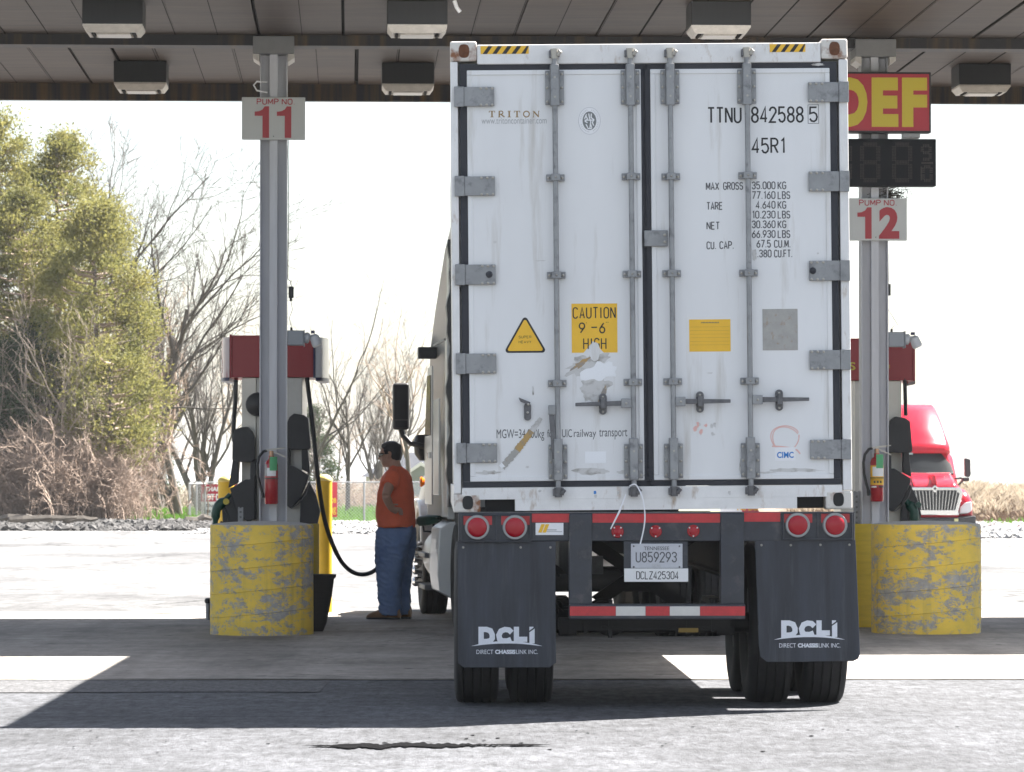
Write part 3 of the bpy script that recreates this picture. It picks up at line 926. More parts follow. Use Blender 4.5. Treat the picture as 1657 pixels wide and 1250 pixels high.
wire.tube([b0 + Vector((0.10, 0, 0.03)), b0 + Vector((0.0, 0, 0.035)), b0 + Vector((-0.03, 0, 0.0)), b0 + Vector((0.0, 0, -0.05)), b0 + Vector((0.1, 0, -0.07))], 0.009, 6)
tag(wire.build('cable_loop', M_strap, smooth=True), 'pale cable loop hanging beside the column above the pump 11 sign', 'cable')

# ------------------------------------------------------------------ concrete barrels, guards, bollards
def peel_mat():
    m = bpy.data.materials.new('peeling_yellow')
    m.use_nodes = True
    nt = m.node_tree
    N, L = nt.nodes, nt.links
    b = N['Principled BSDF']
    b.inputs['Roughness'].default_value = 0.7
    tc = N.new('ShaderNodeTexCoord')
    oi = N.new('ShaderNodeObjectInfo')
    def nz(sc, st, det=8, rgh=0.65):
        mp = N.new('ShaderNodeMapping')
        mp.inputs['Scale'].default_value = st
        ad = N.new('ShaderNodeVectorMath')
        ad.operation = 'ADD'
        L.new(tc.outputs['Object'], ad.inputs[0])
        L.new(oi.outputs['Location'], ad.inputs[1])
        L.new(ad.outputs[0], mp.inputs['Vector'])
        n = N.new('ShaderNodeTexNoise')
        n.inputs['Scale'].default_value = sc
        n.inputs['Detail'].default_value = det
        n.inputs['Roughness'].default_value = rgh
        L.new(mp.outputs[0], n.inputs['Vector'])
        return n.outputs[0]
    def rng(src, a, c):
        mr = N.new('ShaderNodeMapRange')
        mr.inputs['From Min'].default_value = a
        mr.inputs['From Max'].default_value = c
        L.new(src, mr.inputs['Value'])
        return mr.outputs[0]
    def mix(f, A, B):
        x = N.new('ShaderNodeMix')
        x.data_type = 'RGBA'
        L.new(f, x.inputs[0])
        for v, i in ((A, 6), (B, 7)):
            if isinstance(v, tuple):
                x.inputs[i].default_value = v
            else:
                L.new(v, x.inputs[i])
        return x.outputs[2]
    drip = rng(nz(1.6, (6, 6, 0.35), 6, 0.6), 0.56, 0.74)
    yel = mix(rng(nz(5, (1, 1, 2), 4), 0.35, 0.65), (0.82, 0.57, 0.075, 1), (0.70, 0.50, 0.075, 1))
    gry = mix(rng(nz(14, (1, 1, 1)), 0.35, 0.65), (0.27, 0.26, 0.25, 1), (0.42, 0.40, 0.37, 1))
    def mth(op, a_, b_):
        t = N.new('ShaderNodeMath')
        t.operation = op
        for v, i in ((a_, 0), (b_, 1)):
            if isinstance(v, float):
                t.inputs[i].default_value = v
            else:
                L.new(v, t.inputs[i])
        return t.outputs[0]
    # broad worn areas, broken up by small flakes
    broad = rng(nz(1.5, (1, 1, 2.2), 3, 0.5), 0.36, 0.66)
    flake = nz(8.5, (1, 1, 1.8), 14, 0.84)
    peel = rng(mth('ADD', flake, mth('MULTIPLY', broad, 0.15)), 0.578, 0.622)
    c = mix(peel, yel, gry)
    scuff = rng(nz(7, (1, 1, 1.5), 8, 0.75), 0.70, 0.75)
    c = mix(scuff, c, (0.16, 0.14, 0.09, 1))
    c = mix(mth('MULTIPLY', drip, 0.45), c, (0.20, 0.16, 0.07, 1))
    L.new(c, b.inputs['Base Color'])
    bp = N.new('ShaderNodeBump')
    bp.inputs['Strength'].default_value = 0.35
    bp.inputs['Distance'].default_value = 0.006
    bp.invert = True
    L.new(peel, bp.inputs['Height'])
    L.new(bp.outputs[0], b.inputs['Normal'])
    return m
M_peel = peel_mat()
def barrel(px, d, r, h, label):
    c = G(px, d)
    t = thing('concrete_barrel', label, 'barrier', c, (0, 0, 0.3 * px), 'yellow concrete barrels at the pump islands')
    mb = MB()
    n = 72
    rings = [(r * 0.995, 0, 0), (r, 0.02, 0)]
    for z in (0.20, 0.41, 0.62, 0.83):
        rings += [(r, z * h - 0.012, 1), (r - 0.0015, z * h - 0.003, 1), (r + 0.003, z * h + 0.003, 1), (r, z * h + 0.010, 1)]
    rings += [(r, h - 0.02, 0), (r - 0.006, h - 0.004, 0)]
    rings.sort(key=lambda q: q[1])
    ang0 = -0.3 * px
    for rr, z, w in rings:
        for k in range(n):
            a = 2 * math.pi * k / n
            wx = math.cos(a - ang0)
            q = rr + 0.003 * mnoise.noise(Vector((math.cos(a) * 3, math.sin(a) * 3, z * 5 + px)))
            mb.v.append((q * math.cos(a), q * math.sin(a), z + (0.045 * wx if w else 0)))
    for i in range(len(rings) - 1):
        for k in range(n):
            k2 = (k + 1) % n
            mb.f.append((i * n + k, i * n + k2, (i + 1) * n + k2, (i + 1) * n + k))
    mb.build('barrel_wall', M_peel, t, smooth=True)
    MB().lathe([(r - 0.008, h - 0.03), (r - 0.008, h - 0.003), (r * 0.75, h + 0.014), (r * 0.4, h + 0.024), (0.01, h + 0.028)], (0, 0, 0), 'z', 48).build('concrete_fill', mat('barrel_concrete', (0.36, 0.35, 0.33), 0.85, var=0.2, scale=8), t, smooth=True)
    return t
barrel(424, 35.22, 0.468, 1.0, 'yellow peeling concrete barrel with the black bucket leaning against it')
barrel(1498, 35.55, 0.50, 1.0, 'yellow peeling concrete barrel standing in front of the red truck')
def guard(lx, label):
    c = cw(lx, 0.05)
    t = thing('column_guard', label, 'barrier', c, (0, 0, CY), 'steel guards round the columns')
    mb = MB()
    pts_o, pts_i = [], []
    for i in range(41):
        a = R(170 + 200 * i / 40)
        pts_o.append((0.435 * math.cos(a), 0.435 * math.sin(a)))
        pts_i.append((0.42 * math.cos(a), 0.42 * math.sin(a)))
    mb.prism(pts_o + pts_i[::-1], 0.005, 0.985, 'z')
    mb.build('guard_shell', M_guard, t, smooth=True)
    MB().prism([(0.418 * math.cos(R(170 + 200 * i / 30)), 0.418 * math.sin(R(170 + 200 * i / 30))) for i in range(31)], 0.90, 0.955, 'z').build('infill', MATS['barrel_concrete'], t)
    return t
guard(LXL, 'smooth yellow steel guard round the column foot, only its rim showing above a barrel')
guard(LXR, 'smooth yellow steel guard round the column foot, between the mudflap and a barrel')
def bollard(px, d, r, h, label):
    c = G(px, d)
    t = thing('bollard', label, 'bollard', c, (0, 0, 0), 'yellow pipe bollards beyond the pump')
    MB().lathe([(r, 0), (r, h - 0.07)], (0, 0, 0), 'z', 28).build('post', M_bollard, t, smooth=True)
    MB().lathe([(r + 0.004, h - 0.0695), (r + 0.004, h - 0.05), (r * 0.75, h - 0.02), (r * 0.3, h)], (0, 0, 0), 'z', 28).build('cap', mat('bollard_cap', (0.66, 0.53, 0.16), 0.5), t, smooth=True)
bollard(524.5, 41.0, 0.085, 1.46, 'tall yellow pipe bollard standing beside the black fuel hose')
bollard(366, 41.0, 0.085, 1.45, 'tall yellow pipe bollard half hidden behind the green fuel nozzle')

c = G(505, 35.85)
t = thing('waste_bin', 'black plastic windshield bucket standing against the yellow barrel', 'bin', c, (0, 0, 0.1))
bn = MB()
def rr(wx, wy, z, n=24, p=4):
    out = []
    for k in range(n):
        a = 2 * math.pi * k / n
        ca, sa = math.cos(a), math.sin(a)
        out.append((wx * math.copysign(abs(ca) ** (2 / p), ca), wy * math.copysign(abs(sa) ** (2 / p), sa), z))
    return out
bn.loft([rr(0.10, 0.09, 0.0), rr(0.135, 0.105, 0.08), rr(0.185, 0.135, 0.33), rr(0.205, 0.15, 0.49), rr(0.222, 0.165, 0.505), rr(0.225, 0.168, 0.53), rr(0.205, 0.15, 0.53), rr(0.16, 0.12, 0.3)])
bn.build('bucket', M_bin, t, smooth=True)
MB().box(-0.12, 0.12, -0.09, 0.09, 0.31, 0.33).build('water', M_glass, t)
c = G(337, 38.8)
t = thing('stub_post', 'short grey stub post with a black cap beside the yellow barrel', 'post', c)
MB().lathe([(0.022, 0), (0.022, 0.17)], (0, 0, 0), 'z', 14).build('post', M_galv, t, smooth=True)
MB().lathe([(0.03, 0.171), (0.036, 0.19), (0.03, 0.215), (0.012, 0.225)], (0, 0, 0), 'z', 14).build('cap', M_blackplastic, t, smooth=True)

def sign_stub(px, py0, d, label, w=0.05):
    c = G(px, d)
    t = thing('perforated_post', label, 'post', c, (0, 0, CY), 'perforated steel posts by the pumps')
    h = P(px, py0, d).z
    n = int((h - 0.5) / 0.045)
    # a strip with a row of holes: rungs between two rails
    mb = MB()
    mb.box(-w / 2, -0.010, -0.004, 0.004, 0, h)
    mb.box(0.010, w / 2, -0.004, 0.004, 0, h)
    for k in range(int(h / 0.05) + 1):
        mb.box(-0.0098, 0.0098, -0.0038, 0.0038, k * 0.05, min(h, k * 0.05 + 0.03))
    o = mb.build('strip', M_galv, t)
    o['kind'] = 'stuff'
    MB().box(-w / 2, w / 2, 0.006, 0.05, 0, h - 0.01).build('channel', M_galvdark, t)
    return t
sign_stub(389.5, 821, 37.6, 'grey perforated steel post in front of the pump 11 hose boot')
sign_stub(1386, 795, 37.2, 'grey perforated steel post close beside the container, at the pump 12 column', 0.06)

# ------------------------------------------------------------------ fuel dispensers
def dispenser(pxc, d, dy, label, wings, group):
    DS = FPX / d
    base = G(pxc, d)
    t = thing('fuel_dispenser', label, 'fuel pump', base, (0, 0, 0), group)
    def q(px, py):          # photo pixels of the first dispenser -> local x, z
        return ((px - 442) / DS, CAMH + (777 - py - dy) / DS)
    def bx(a, b_, c_, e_, y0, y1):
        x0, z1 = q(a, b_)
        x1, z0 = q(c_, e_)
        return MB().box(x0, x1, y0, y1, z0, z1)
    # header
    bx(375, 543, 507, 611, -0.02, 1.0).build('header', M_pumpred, t, bevel=0.006)
    bx(371.5, 541.5, 375, 612, -0.03, 1.01).build('header_edge', M_pumpred, t)
    bx(507, 541.5, 510, 612, -0.03, 1.01).build('header_edge', M_pumpblue if wings else M_pumpred, t)
    def wing(s_, name_m, w):
        x0 = q(371.0 if s_ < 0 else 510.5, 0)[0]
        z0, z1 = q(0, 611)[1], q(0, 546)[1]
        pts = []
        for i in range(17):
            a = math.pi * i / 16
            pts.append((x0 + s_ * w * math.sin(a) ** 0.8, 0.49 - 0.5 * math.cos(a)))
        poly = [(x0, -0.01)] + pts[1:-1] + [(x0, 0.99)]
        MB().prism(poly, z0, z1, 'z').build('price_display', name_m, t, smooth=True)
        MB().prism([(x0 + (x - x0) * 1.04, y) for x, y in poly], z0 - 0.035, z0 - 0.002, 'z').build('display_tray', M_pumpblue, t, smooth=True)
    if wings:
        wing(-1, mat('display_red_white', (0.62, 0.55, 0.57), 0.25, col2=(0.32, 0.03, 0.05), scale=3.2, thr=0.5, soft=0.03, stretch=(0.1, 3.5, 0.15)), 0.105)
        wing(1, mat('display_white', (0.68, 0.69, 0.73), 0.2, var=0.05, scale=3), 0.105)
    else:
        wing(1, M_pumpred, 0.018)
    # body: cream pillar, dark gap, grey pillar
    bx(391, 611.5, 414, 850, 0.02, 0.9).build('side_pillar', M_pumpcream, t, bevel=0.005)
    bx(414.5, 611.5, 462, 850, 0.06, 0.88).build('centre_panel', M_pumpgrey, t)
    bx(462.5, 611.5, 489, 850, 0.02, 0.9).build('side_pillar', M_pumpcream if not wings else M_pumpgrey, t, bevel=0.005)
    x0, x1 = q(372, 0)[0], q(507, 0)[0]
    MB().box(x0, x1, 0.0, 0.95, 0.0, CAMH - 73.5 / DS).build('base', M_pad, t)
    def poly(name, pts, y0, y1, m=M_pad, bev=0.008):
        return MB().prism([q(*p) for p in pts], y0, y1).build(name, m, t, bevel=bev)
    # hose boots, seen edge on: upper pad, frame bars, lower boot
    if wings:
        poly('boot_pad', [(377.5, 745), (378, 712), (381.6, 696), (392, 692), (402.4, 691.2), (409.6, 700), (413.6, 709), (414.4, 744), (407, 749), (388, 748)], -0.16, 0.01)
        poly('boot_bar', [(378, 744), (387.5, 748), (387, 781), (371, 790)], -0.12, 0.01)
        poly('boot_bar', [(406.5, 746), (415.5, 742), (416.5, 840), (411, 842), (406, 770)], -0.12, 0.01)
        poly('boot', [(374, 791), (400, 776), (405, 776.5), (414.4, 769), (414.4, 839.5), (403, 845), (394, 837), (384, 824), (376, 797)], -0.17, 0.0)
        poly('boot_foot', [(360, 818), (376, 797), (384, 824), (394, 838), (394, 850), (362, 850)], -0.10, 0.01)
        MB().lathe([(0.02, -0.12), (0.11, -0.07), (0.12, -0.02), (0.12, 0.01)], (q(417, 0)[0], 0, q(0, 655)[1]), 'y', 24).build('hose_cup', M_pad, t, smooth=True)
    poly('boot_pad', [(463.5, 727.5), (463.5, 690), (469.8, 675.5), (477, 669.7), (492.6, 672.4), (500, 677.6), (504, 725.4), (500, 728.6)], -0.16, 0.01)
    poly('boot_bar', [(463.5, 726.5), (470.5, 728), (470.5, 754), (463, 754)], -0.12, 0.01)
    poly('boot_bar', [(489, 727), (499, 728), (503, 767), (489.5, 760)], -0.12, 0.01)
    poly('boot', [(463, 753.5), (474, 753.5), (501, 769.5), (500, 776), (486.4, 808), (472.5, 823.5), (462.4, 816)], -0.17, 0.0)
    poly('boot_foot', [(487, 808), (501, 779), (512, 801), (519, 827), (514, 850), (486, 850)], -0.10, 0.01)
    MB().tube([(*[q(501, 767)[0]], -0.18, q(501, 767)[1]), (q(503.5, 780)[0], -0.18, q(0, 780)[1]), (q(497, 800)[0], -0.18, q(0, 800)[1]), (q(484, 816)[0], -0.18, q(0, 816)[1]), (q(473, 823)[0], -0.18, q(0, 823)[1])], 0.0045, 6).build('boot_edge', M_galvdark, t, smooth=True)
    for a in (-1, 1):
        xx = q(381.5 if a < 0 else 497, 0)[0]
        zz = q(0, 612)[1]
        if wings or a > 0:
            MB().tube([(xx, 0.05, zz), (xx, 0.02, zz - 0.035)], 0.022, 10).build('swivel', M_chrome, t, smooth=True)
    return t, q
dl, ql = dispenser(442, 38.5, 0, 'fuel dispenser with a red header behind the pump 11 column', True, 'truck fuel dispensers')
drr, qr = dispenser(1412, 38.6, 5, 'red headed fuel dispenser behind the pump 12 column and before the red truck', False, 'truck fuel dispensers')
letters('lettering', 'S', drr, M_defyellow, ql(1374 - 970, 0)[0], ql(1384 - 970, 0)[0], ql(0, 599)[1], ql(0, 586)[1], -0.028, 0.02)
letters('lettering', 'F', drr, M_defyellow, ql(1434 - 970, 0)[0], ql(1440 - 970, 0)[0], ql(0, 599)[1], ql(0, 591)[1], -0.028, 0.02)
mb = letters('lettering', 'DIESEL', dl, M_stickerwhite, -0.09, 0.60, 2.47, 2.60, 0, 0.02)
# wrapped on the lane face of the display: turned to face the lane
for v in mb.data.vertices:
    x, y, z = v.co
    yy = 0.15 + (x + 0.09) * 0.9
    a = math.acos(max(-1, min(1, (0.49 - yy) / 0.5)))
    v.co = (ql(371, 0)[0] - 0.108 * math.sin(a) ** 0.8 - 0.003, yy, z)
def q38(px, py, y=0.0, d=38.5):
    w = P(px, py, d + y)
    return w - Vector((dl.location.x, dl.location.y, 0))
hs = MB()
path = [(381.5, 615), (381, 650), (379, 672), (378, 694), (378.5, 715)]
hs.tube([q38(px, py, 0.0) for px, py in path], 0.022, 8)
hs.build('hose', M_hose, dl, smooth=True)
# the hose that feeds the tractor's tank
path = [(497, 612, 0), (500, 640, -0.05), (505, 680, -0.1), (509, 720, -0.15), (513, 760, -0.15), (518, 800, -0.1), (525, 840, -0.05), (535, 873, 0.05), (548, 902, 0.2), (562, 920, 0.35), (578, 929, 0.5), (594, 929, 0.62), (608, 922, 0.72), (625, 903, 0.8), (643, 874, 0.85), (657, 852, 0.85), (668, 845, 0.8)]
def smooth_path(pts, k=4):
    out = []
    n = len(pts)
    for i in range(n - 1):
        p0, p1, p2, p3 = pts[max(i - 1, 0)], pts[i], pts[i + 1], pts[min(i + 2, n - 1)]
        for j in range(k):
            u = j / k
            out.append(0.5 * ((2 * p1) + (-p0 + p2) * u + (2 * p0 - 5 * p1 + 4 * p2 - p3) * u * u + (-p0 + 3 * p1 - 3 * p2 + p3) * u ** 3))
    out.append(pts[-1])
    return out
hp = smooth_path([q38(px, py, y) for px, py, y in path])
MB().tube(hp, 0.022, 10).build('hose', M_hose, dl, smooth=True)
nz = MB()
a, b_ = hp[-1], q38(712, 840, 0.6)
nz.tube([a, a + (b_ - a) * 0.25], [0.028, 0.026], 10)
MB().tube([a, a + (b_ - a) * 0.28], [0.032, 0.030], 10).build('hose_grip', M_galv, dl, smooth=True)
nb_ = MB()
nb_.tube([a + (b_ - a) * 0.25, a + (b_ - a) * 0.6, b_], [0.05, 0.055, 0.035], 12)
no = nb_.build('nozzle', M_nozzle, dl, smooth=True)
g1, g2, g3, g4 = q38(684, 847, 0.75), q38(686, 860, 0.72), q38(700, 861, 0.66), q38(702, 846, 0.64)
MB().tube([g1, g2, g3, g4], 0.012, 6).build('lever_guard', M_blackplastic, no)
# nozzles resting in the boots
def hung_nozzle(parent, q, pts_mirror):
    t = parent
    s_ = pts_mirror
    def z(px, py, y=-0.1):
        x, zz = q(px, py)
        return Vector((x, y, zz))
    if s_ < 0:
        body = [z(374, 800), (z(362, 812)), z(352, 824), z(350, 842), z(349, 850)]
        rad = [0.022, 0.05, 0.045, 0.028, 0.016]
    else:
        body = [z(494, 806), z(500, 812), z(507, 824), z(508, 842), z(508, 852)]
        rad = [0.03, 0.05, 0.048, 0.032, 0.03]
    o = MB().tube(smooth_path(body, 3), [rad[0] + (rad[-1] - rad[0]) * 0] * 0 or [rad[min(len(rad) - 1, i // 3)] for i in range(3 * (len(body) - 1) + 1)], 10).build('nozzle', M_nozzle, t, smooth=True)
    cx = 366 if s_ < 0 else 503
    MB().tube(smooth_path([z(cx - 4, 818), z(cx + 5 * s_ * -1, 835), z(cx + 2, 848), z(cx - 8, 844)], 3), 0.010, 6).build('trigger', M_blackplastic, o)
    MB().lathe([(0.03, -0.17), (0.032, -0.13)], (z(368 if s_ < 0 else 513, 810).x, 0, z(0, 812).z), 'y', 14).build('badge', M_defyellow if s_ < 0 else M_nozzle, o)
rh = MB()
rh.tube(smooth_path([Vector((qr(494, 607)[0], 0.0, qr(494, 607)[1])), Vector((qr(494.5, 630)[0], -0.02, qr(0, 630)[1])), Vector((qr(495, 668)[0], -0.05, qr(0, 668)[1]))]), 0.020, 8)
rh.build('hose', M_hose, drr, smooth=True)
hung_nozzle(dl, ql, -1)
hung_nozzle(drr, lambda px, py: ((px - 442 + 0) / (FPX / 38.6) + 0, CAMH + (777 - py - 5) / (FPX / 38.6)), 1)
# ------------------------------------------------------------------ the white container
K = 264.5
DC = 23.75
ROLL = R(0.5)
YAWC = R(1.0)
cont = thing('shipping_container', 'white refrigerated shipping container with closed rear doors on the trailer', 'container',
             (P(1056.5, 0, DC).x, DC, CAMH + (777 - 827.0) / K), (0, -ROLL, YAWC))
def uc(px, py):
    X, Z = (px - 1056.5) / K, (827.0 - py) / K
    return X * math.cos(ROLL) + Z * math.sin(ROLL), -X * math.sin(ROLL) + Z * math.cos(ROLL)
def cr(x0, y0, x1, y1):
    c = uc((x0 + x1) / 2, (y0 + y1) / 2)
    w, h = abs(x1 - x0) / K / 2, abs(y1 - y0) / K / 2
    return c[0] - w, c[0] + w, c[1] - h, c[1] + h
HW, HT = 1.219, 2.885
LEN = 12.19
MB().box(-HW + 0.02, HW - 0.02, 0.10, LEN - 0.05, 0.17, HT - 0.02).build('body', M_white, cont)
for s_ in (-1, 1):
    MB().box(s_ * HW - (0.0 if s_ < 0 else 0.06), s_ * HW + (0.06 if s_ < 0 else 0.0), 0.16, LEN - 0.16, 0.0, 0.165).build('side_rail', M_whiteframe, cont)
# frame: posts, header, sill
zpl, zpt = 0.115, HT - 0.125
MB().box(-HW, -HW + 0.045, 0.0, 0.14, zpl, zpt).build('corner_post', M_whiteframe, cont, bevel=0.006)
MB().box(HW - 0.055, HW, 0.0, 0.14, zpl, zpt).build('corner_post', M_whiteframe, cont, bevel=0.006)
hd = MB().box(-HW + 0.165, HW - 0.165, -0.004, 0.14, HT - 0.142, HT - 0.022).build('header', M_whiteframe, cont, bevel=0.006)
# sill with two recesses, butt jointed
def sillbox(x0, x1, z0, z1, y0=-0.004):
    return x0, x1, y0, 0.14, z0, z1
sl = MB()
sl.box(*sillbox(-HW + 0.05, HW - 0.06, 0.078, 0.150))
sl.box(*sillbox(-0.845, 0.88, 0.008, 0.0775))
sl.build('sill', M_whiteframe, cont)
for a, b_ in ((-1.028, -0.846), (0.881, 1.05)):
    MB().box(a, b_, 0.09, 0.13, 0.008, 0.077).build('recess', M_under, cont)
def casting(x0, x1, z0, z1, hx, hz):
    o = MB().box(x0, x1, -0.006, 0.165, z0, z1).build('corner_casting', M_casting, cont, bevel=0.012)
    h = MB()
    h.prism([(hx + 0.033 * math.copysign(abs(math.cos(a)) ** 0.7, math.cos(a)), hz + 0.042 * math.copysign(abs(math.sin(a)) ** 0.8, math.sin(a))) for a in [2 * math.pi * i / 20 for i in range(20)]], -0.0085, -0.006)
    h.build('casting_hole', M_rust if hz > 1 else M_under, o)
casting(-HW, -HW + 0.163, HT - 0.122, HT, -HW + 0.085, HT - 0.06)
casting(HW - 0.163, HW, HT - 0.122, HT, HW - 0.08, HT - 0.06)
casting(-HW, -HW + 0.163, 0.0, 0.113, -HW + 0.085, 0.06)
casting(HW - 0.163, HW, 0.0, 0.113, HW - 0.085, 0.06)
for x0, x1, nst in ((777, 855, 5), (1246, 1304, 4)):
    cz = HT - 0.055
    a = uc(x0, 85)[0]
    b_ = uc(x1, 76)[0]
    st = MB().box(a, b_, -0.006, -0.0045, cz - 0.024, cz + 0.024).build('warning_tape', M_yellow, hd)
    bl = MB()
    w = (b_ - a) / nst
    for i in range(nst):
        p = a + w * i + 0.012
        pts = [(p, cz - 0.0238), (min(p + w * 0.45, b_), cz - 0.0238), (min(p + w * 0.45 + 0.035, b_), cz + 0.0238), (min(p + 0.035, b_), cz + 0.0238)]
        bl.quad(*[(q[0], -0.0066, q[1]) for q in pts])
    bl.build('warning_tape', M_black, hd, fix=False)

DZ0, DZ1 = 0.188, HT - 0.178           # door leaf bottom and top
LX = (-1.118, -0.052)
RXX = (0.006, 1.108)
def leaf(x0, x1):
    d = MB().box(x0 + 0.03, x1 - 0.03, 0.008, 0.099, DZ0 + 0.03, DZ1 - 0.03).build('door', M_white, cont)
    e = MB()
    for a, b_, c, f in ((x0, x1, DZ1 - 0.0299, DZ1), (x0, x1, DZ0, DZ0 + 0.0299), (x0, x0 + 0.0299, DZ0 + 0.0301, DZ1 - 0.0301), (x1 - 0.0299, x1, DZ0 + 0.0301, DZ1 - 0.0301)):
        e.box(a, b_, 0.001, 0.099, c, f)
    e.build('door_edge', M_white, d, bevel=0.004)
    g = MB()
    t = 0.044
    g.box(x0 - t, x1 + t, 0.012, 0.098, DZ1 + 0.0005, DZ1 + t - 0.002)
    g.box(x0 - t, x1 + t, 0.012, 0.098, DZ0 - t + 0.008, DZ0 - 0.0005)
    g.box(x0 - t, x0 - 0.0005, 0.012, 0.098, DZ0, DZ1)
    g.box(x1 + 0.0005, x1 + (t if x1 > 0 else 0.028), 0.012, 0.098, DZ0, DZ1)
    g.build('gasket', M_gasket, d)
    return d
doorL = leaf(*LX)
doorR = leaf(*RXX)
tag(doorL, 'left hand container door with a caution sticker and a hanging lock handle')
tag(doorR, 'right hand container door with the container number and weight panel')
Y = 0.0075         # just proud of the leaf

def bolts(mb, pts, r=0.0075, y=-0.025):
    for x, z in pts:
        mb.lathe([(r, y), (r * 0.9, y - 0.006), (r * 0.4, y - 0.009)][::-1], (x, 0, z), 'y', 8)

def hinge(door, px0, px1, py0, py1, side, buffer=False):
    x0, x1, z0, z1 = cr(px0, py0, px1, py1)
    o = MB()
    if side < 0:
        o.box(x0, x0 + 0.06, -0.022, -0.0065, z0, z1)
        o.box(x0 + 0.0605, x1, -0.016, 0.0005, z0 + 0.003, z1 - 0.003)
        bx = [x1 - 0.012, x1 - 0.047, x1 - 0.082]
        pin = x0 + 0.03
    else:
        o.box(x1 - 0.06, x1, -0.022, -0.0065, z0, z1)
        o.box(x0, x1 - 0.0605, -0.016, 0.0005, z0 + 0.003, z1 - 0.003)
        bx = [x0 + 0.014, x0 + 0.05, x0 + 0.086]
        pin = x1 - 0.03
    h = o.build('hinge', M_galv, door, bevel=0.003)
    b = MB()
    bolts(b, [(x, z) for x in bx for z in (z0 + 0.012, z1 - 0.012)], 0.009, -0.016)
    b.build('bolt', M_bolt, door, smooth=True)['kind'] = 'stuff'
    if buffer:
        MB().lathe([(0.012, -0.030), (0.020, -0.024), (0.021, -0.0165)], ((bx[1] + bx[0]) / 2 - 0.01, 0, (z0 + z1) / 2), 'y', 18).build('rubber_buffer', M_gasket, door, smooth=True)
for i, (a, b_) in enumerate(((140, 173), (285, 318), (428, 462), (572, 606), (717, 750))):
    hinge(doorL, 734 + i, 799 + i * 1.2, a, b_, -1, i == 2)
for i, (a, b_) in enumerate(((131, 165), (276, 310), (421, 455), (566, 599), (711, 744))):
    hinge(doorR, 1308 + i * 0.6, 1374 + i * 0.7, a, b_, 1, i == 2)

def rod(door, pxt, pxb, top, g, hand):
    xt, zt = uc(pxt, 95)
    xb, zb = uc(pxb, 795)
    x = (xt + xb) / 2
    yr = -0.045
    zt, zb = HT - 0.095, 0.115
    MB().tube([(x, yr, zb), (x, yr, zt)], 0.0165, 14).build('lock_rod', M_galv, door, smooth=True)
    for z0, z1 in ((HT - 0.395, HT - 0.165), (0.20, 0.43)):
        br = MB()
        br.box(x - 0.058, x + 0.058, -0.016, 0.0005, z0, z1 - 0.02)
        br.prism([(x - 0.030, -0.0165), (x + 0.030, -0.0165), (x + 0.024, -0.066), (x - 0.024, -0.066)], z0 - 0.01, z1 + 0.015, 'z')
        br.build('rod_bracket', M_galv, door, bevel=0.004)
    bo = MB()
    for z0, z1 in ((HT - 0.395, HT - 0.165), (0.20, 0.43)):
        for dz in (0.02, 0.105, 0.19):
            bolts(bo, [(x - 0.045, z0 + dz), (x + 0.045, z0 + dz)], 0.009, -0.0165)
        for dz in (0.045, 0.165):
            bo.lathe([(0.001, -0.0675), (0.007, -0.0665)], (x, 0, z0 + dz), 'y', 8)
    for gz in g:
        z = uc(pxt, gz)[1]
        MB().box(x - 0.057, x + 0.057, -0.014, 0.0005, z - 0.021, z + 0.021).box(x - 0.027, x + 0.027, -0.0675, -0.0145, z - 0.021, z + 0.021).build('rod_guide', M_galv, door, bevel=0.003)
        bolts(bo, [(x - 0.042, z), (x + 0.042, z)], 0.009, -0.0145)
        bolts(bo, [(x, z)], 0.006, -0.068)
    bo.build('bolt', M_bolt, door, smooth=True)['kind'] = 'stuff'
    # cams in their keepers
    for z, s_ in ((HT - 0.085, 1), (0.118, -1)):
        for a_, b_, dz in ((-0.034, -0.014, 0.0), (0.016, 0.034, 0.004)):
            MB().box(x + a_, x + b_, -0.055, -0.005, z - 0.022 + dz, z + 0.022 + dz).build('cam_keeper', M_galvdark, door, bevel=0.004)
        c2 = MB()
        c2.tube([(x, yr, z - 0.03), (x, yr, z + 0.03)], [0.022, 0.026], 10)
        c2.tube([(x + 0.018, yr - 0.012, z - 0.01), (x + 0.038, yr - 0.02, z + 0.015)], 0.012, 8)
        c2.build('cam', M_bolt if s_ > 0 else M_galvdark, door, smooth=True)
    return x
GZ = (288, 445, 620)
x1_ = rod(doorL, 897, 902, 92, (288, 446, 621), 0)
x2_ = rod(doorL, 1020, 1024, 92, (286, 444, 619), 0)
x3_ = rod(doorR, 1083, 1090, 92, (286, 443, 618), 0)
x4_ = rod(doorR, 1209, 1213, 92, (284, 442, 617), 0)
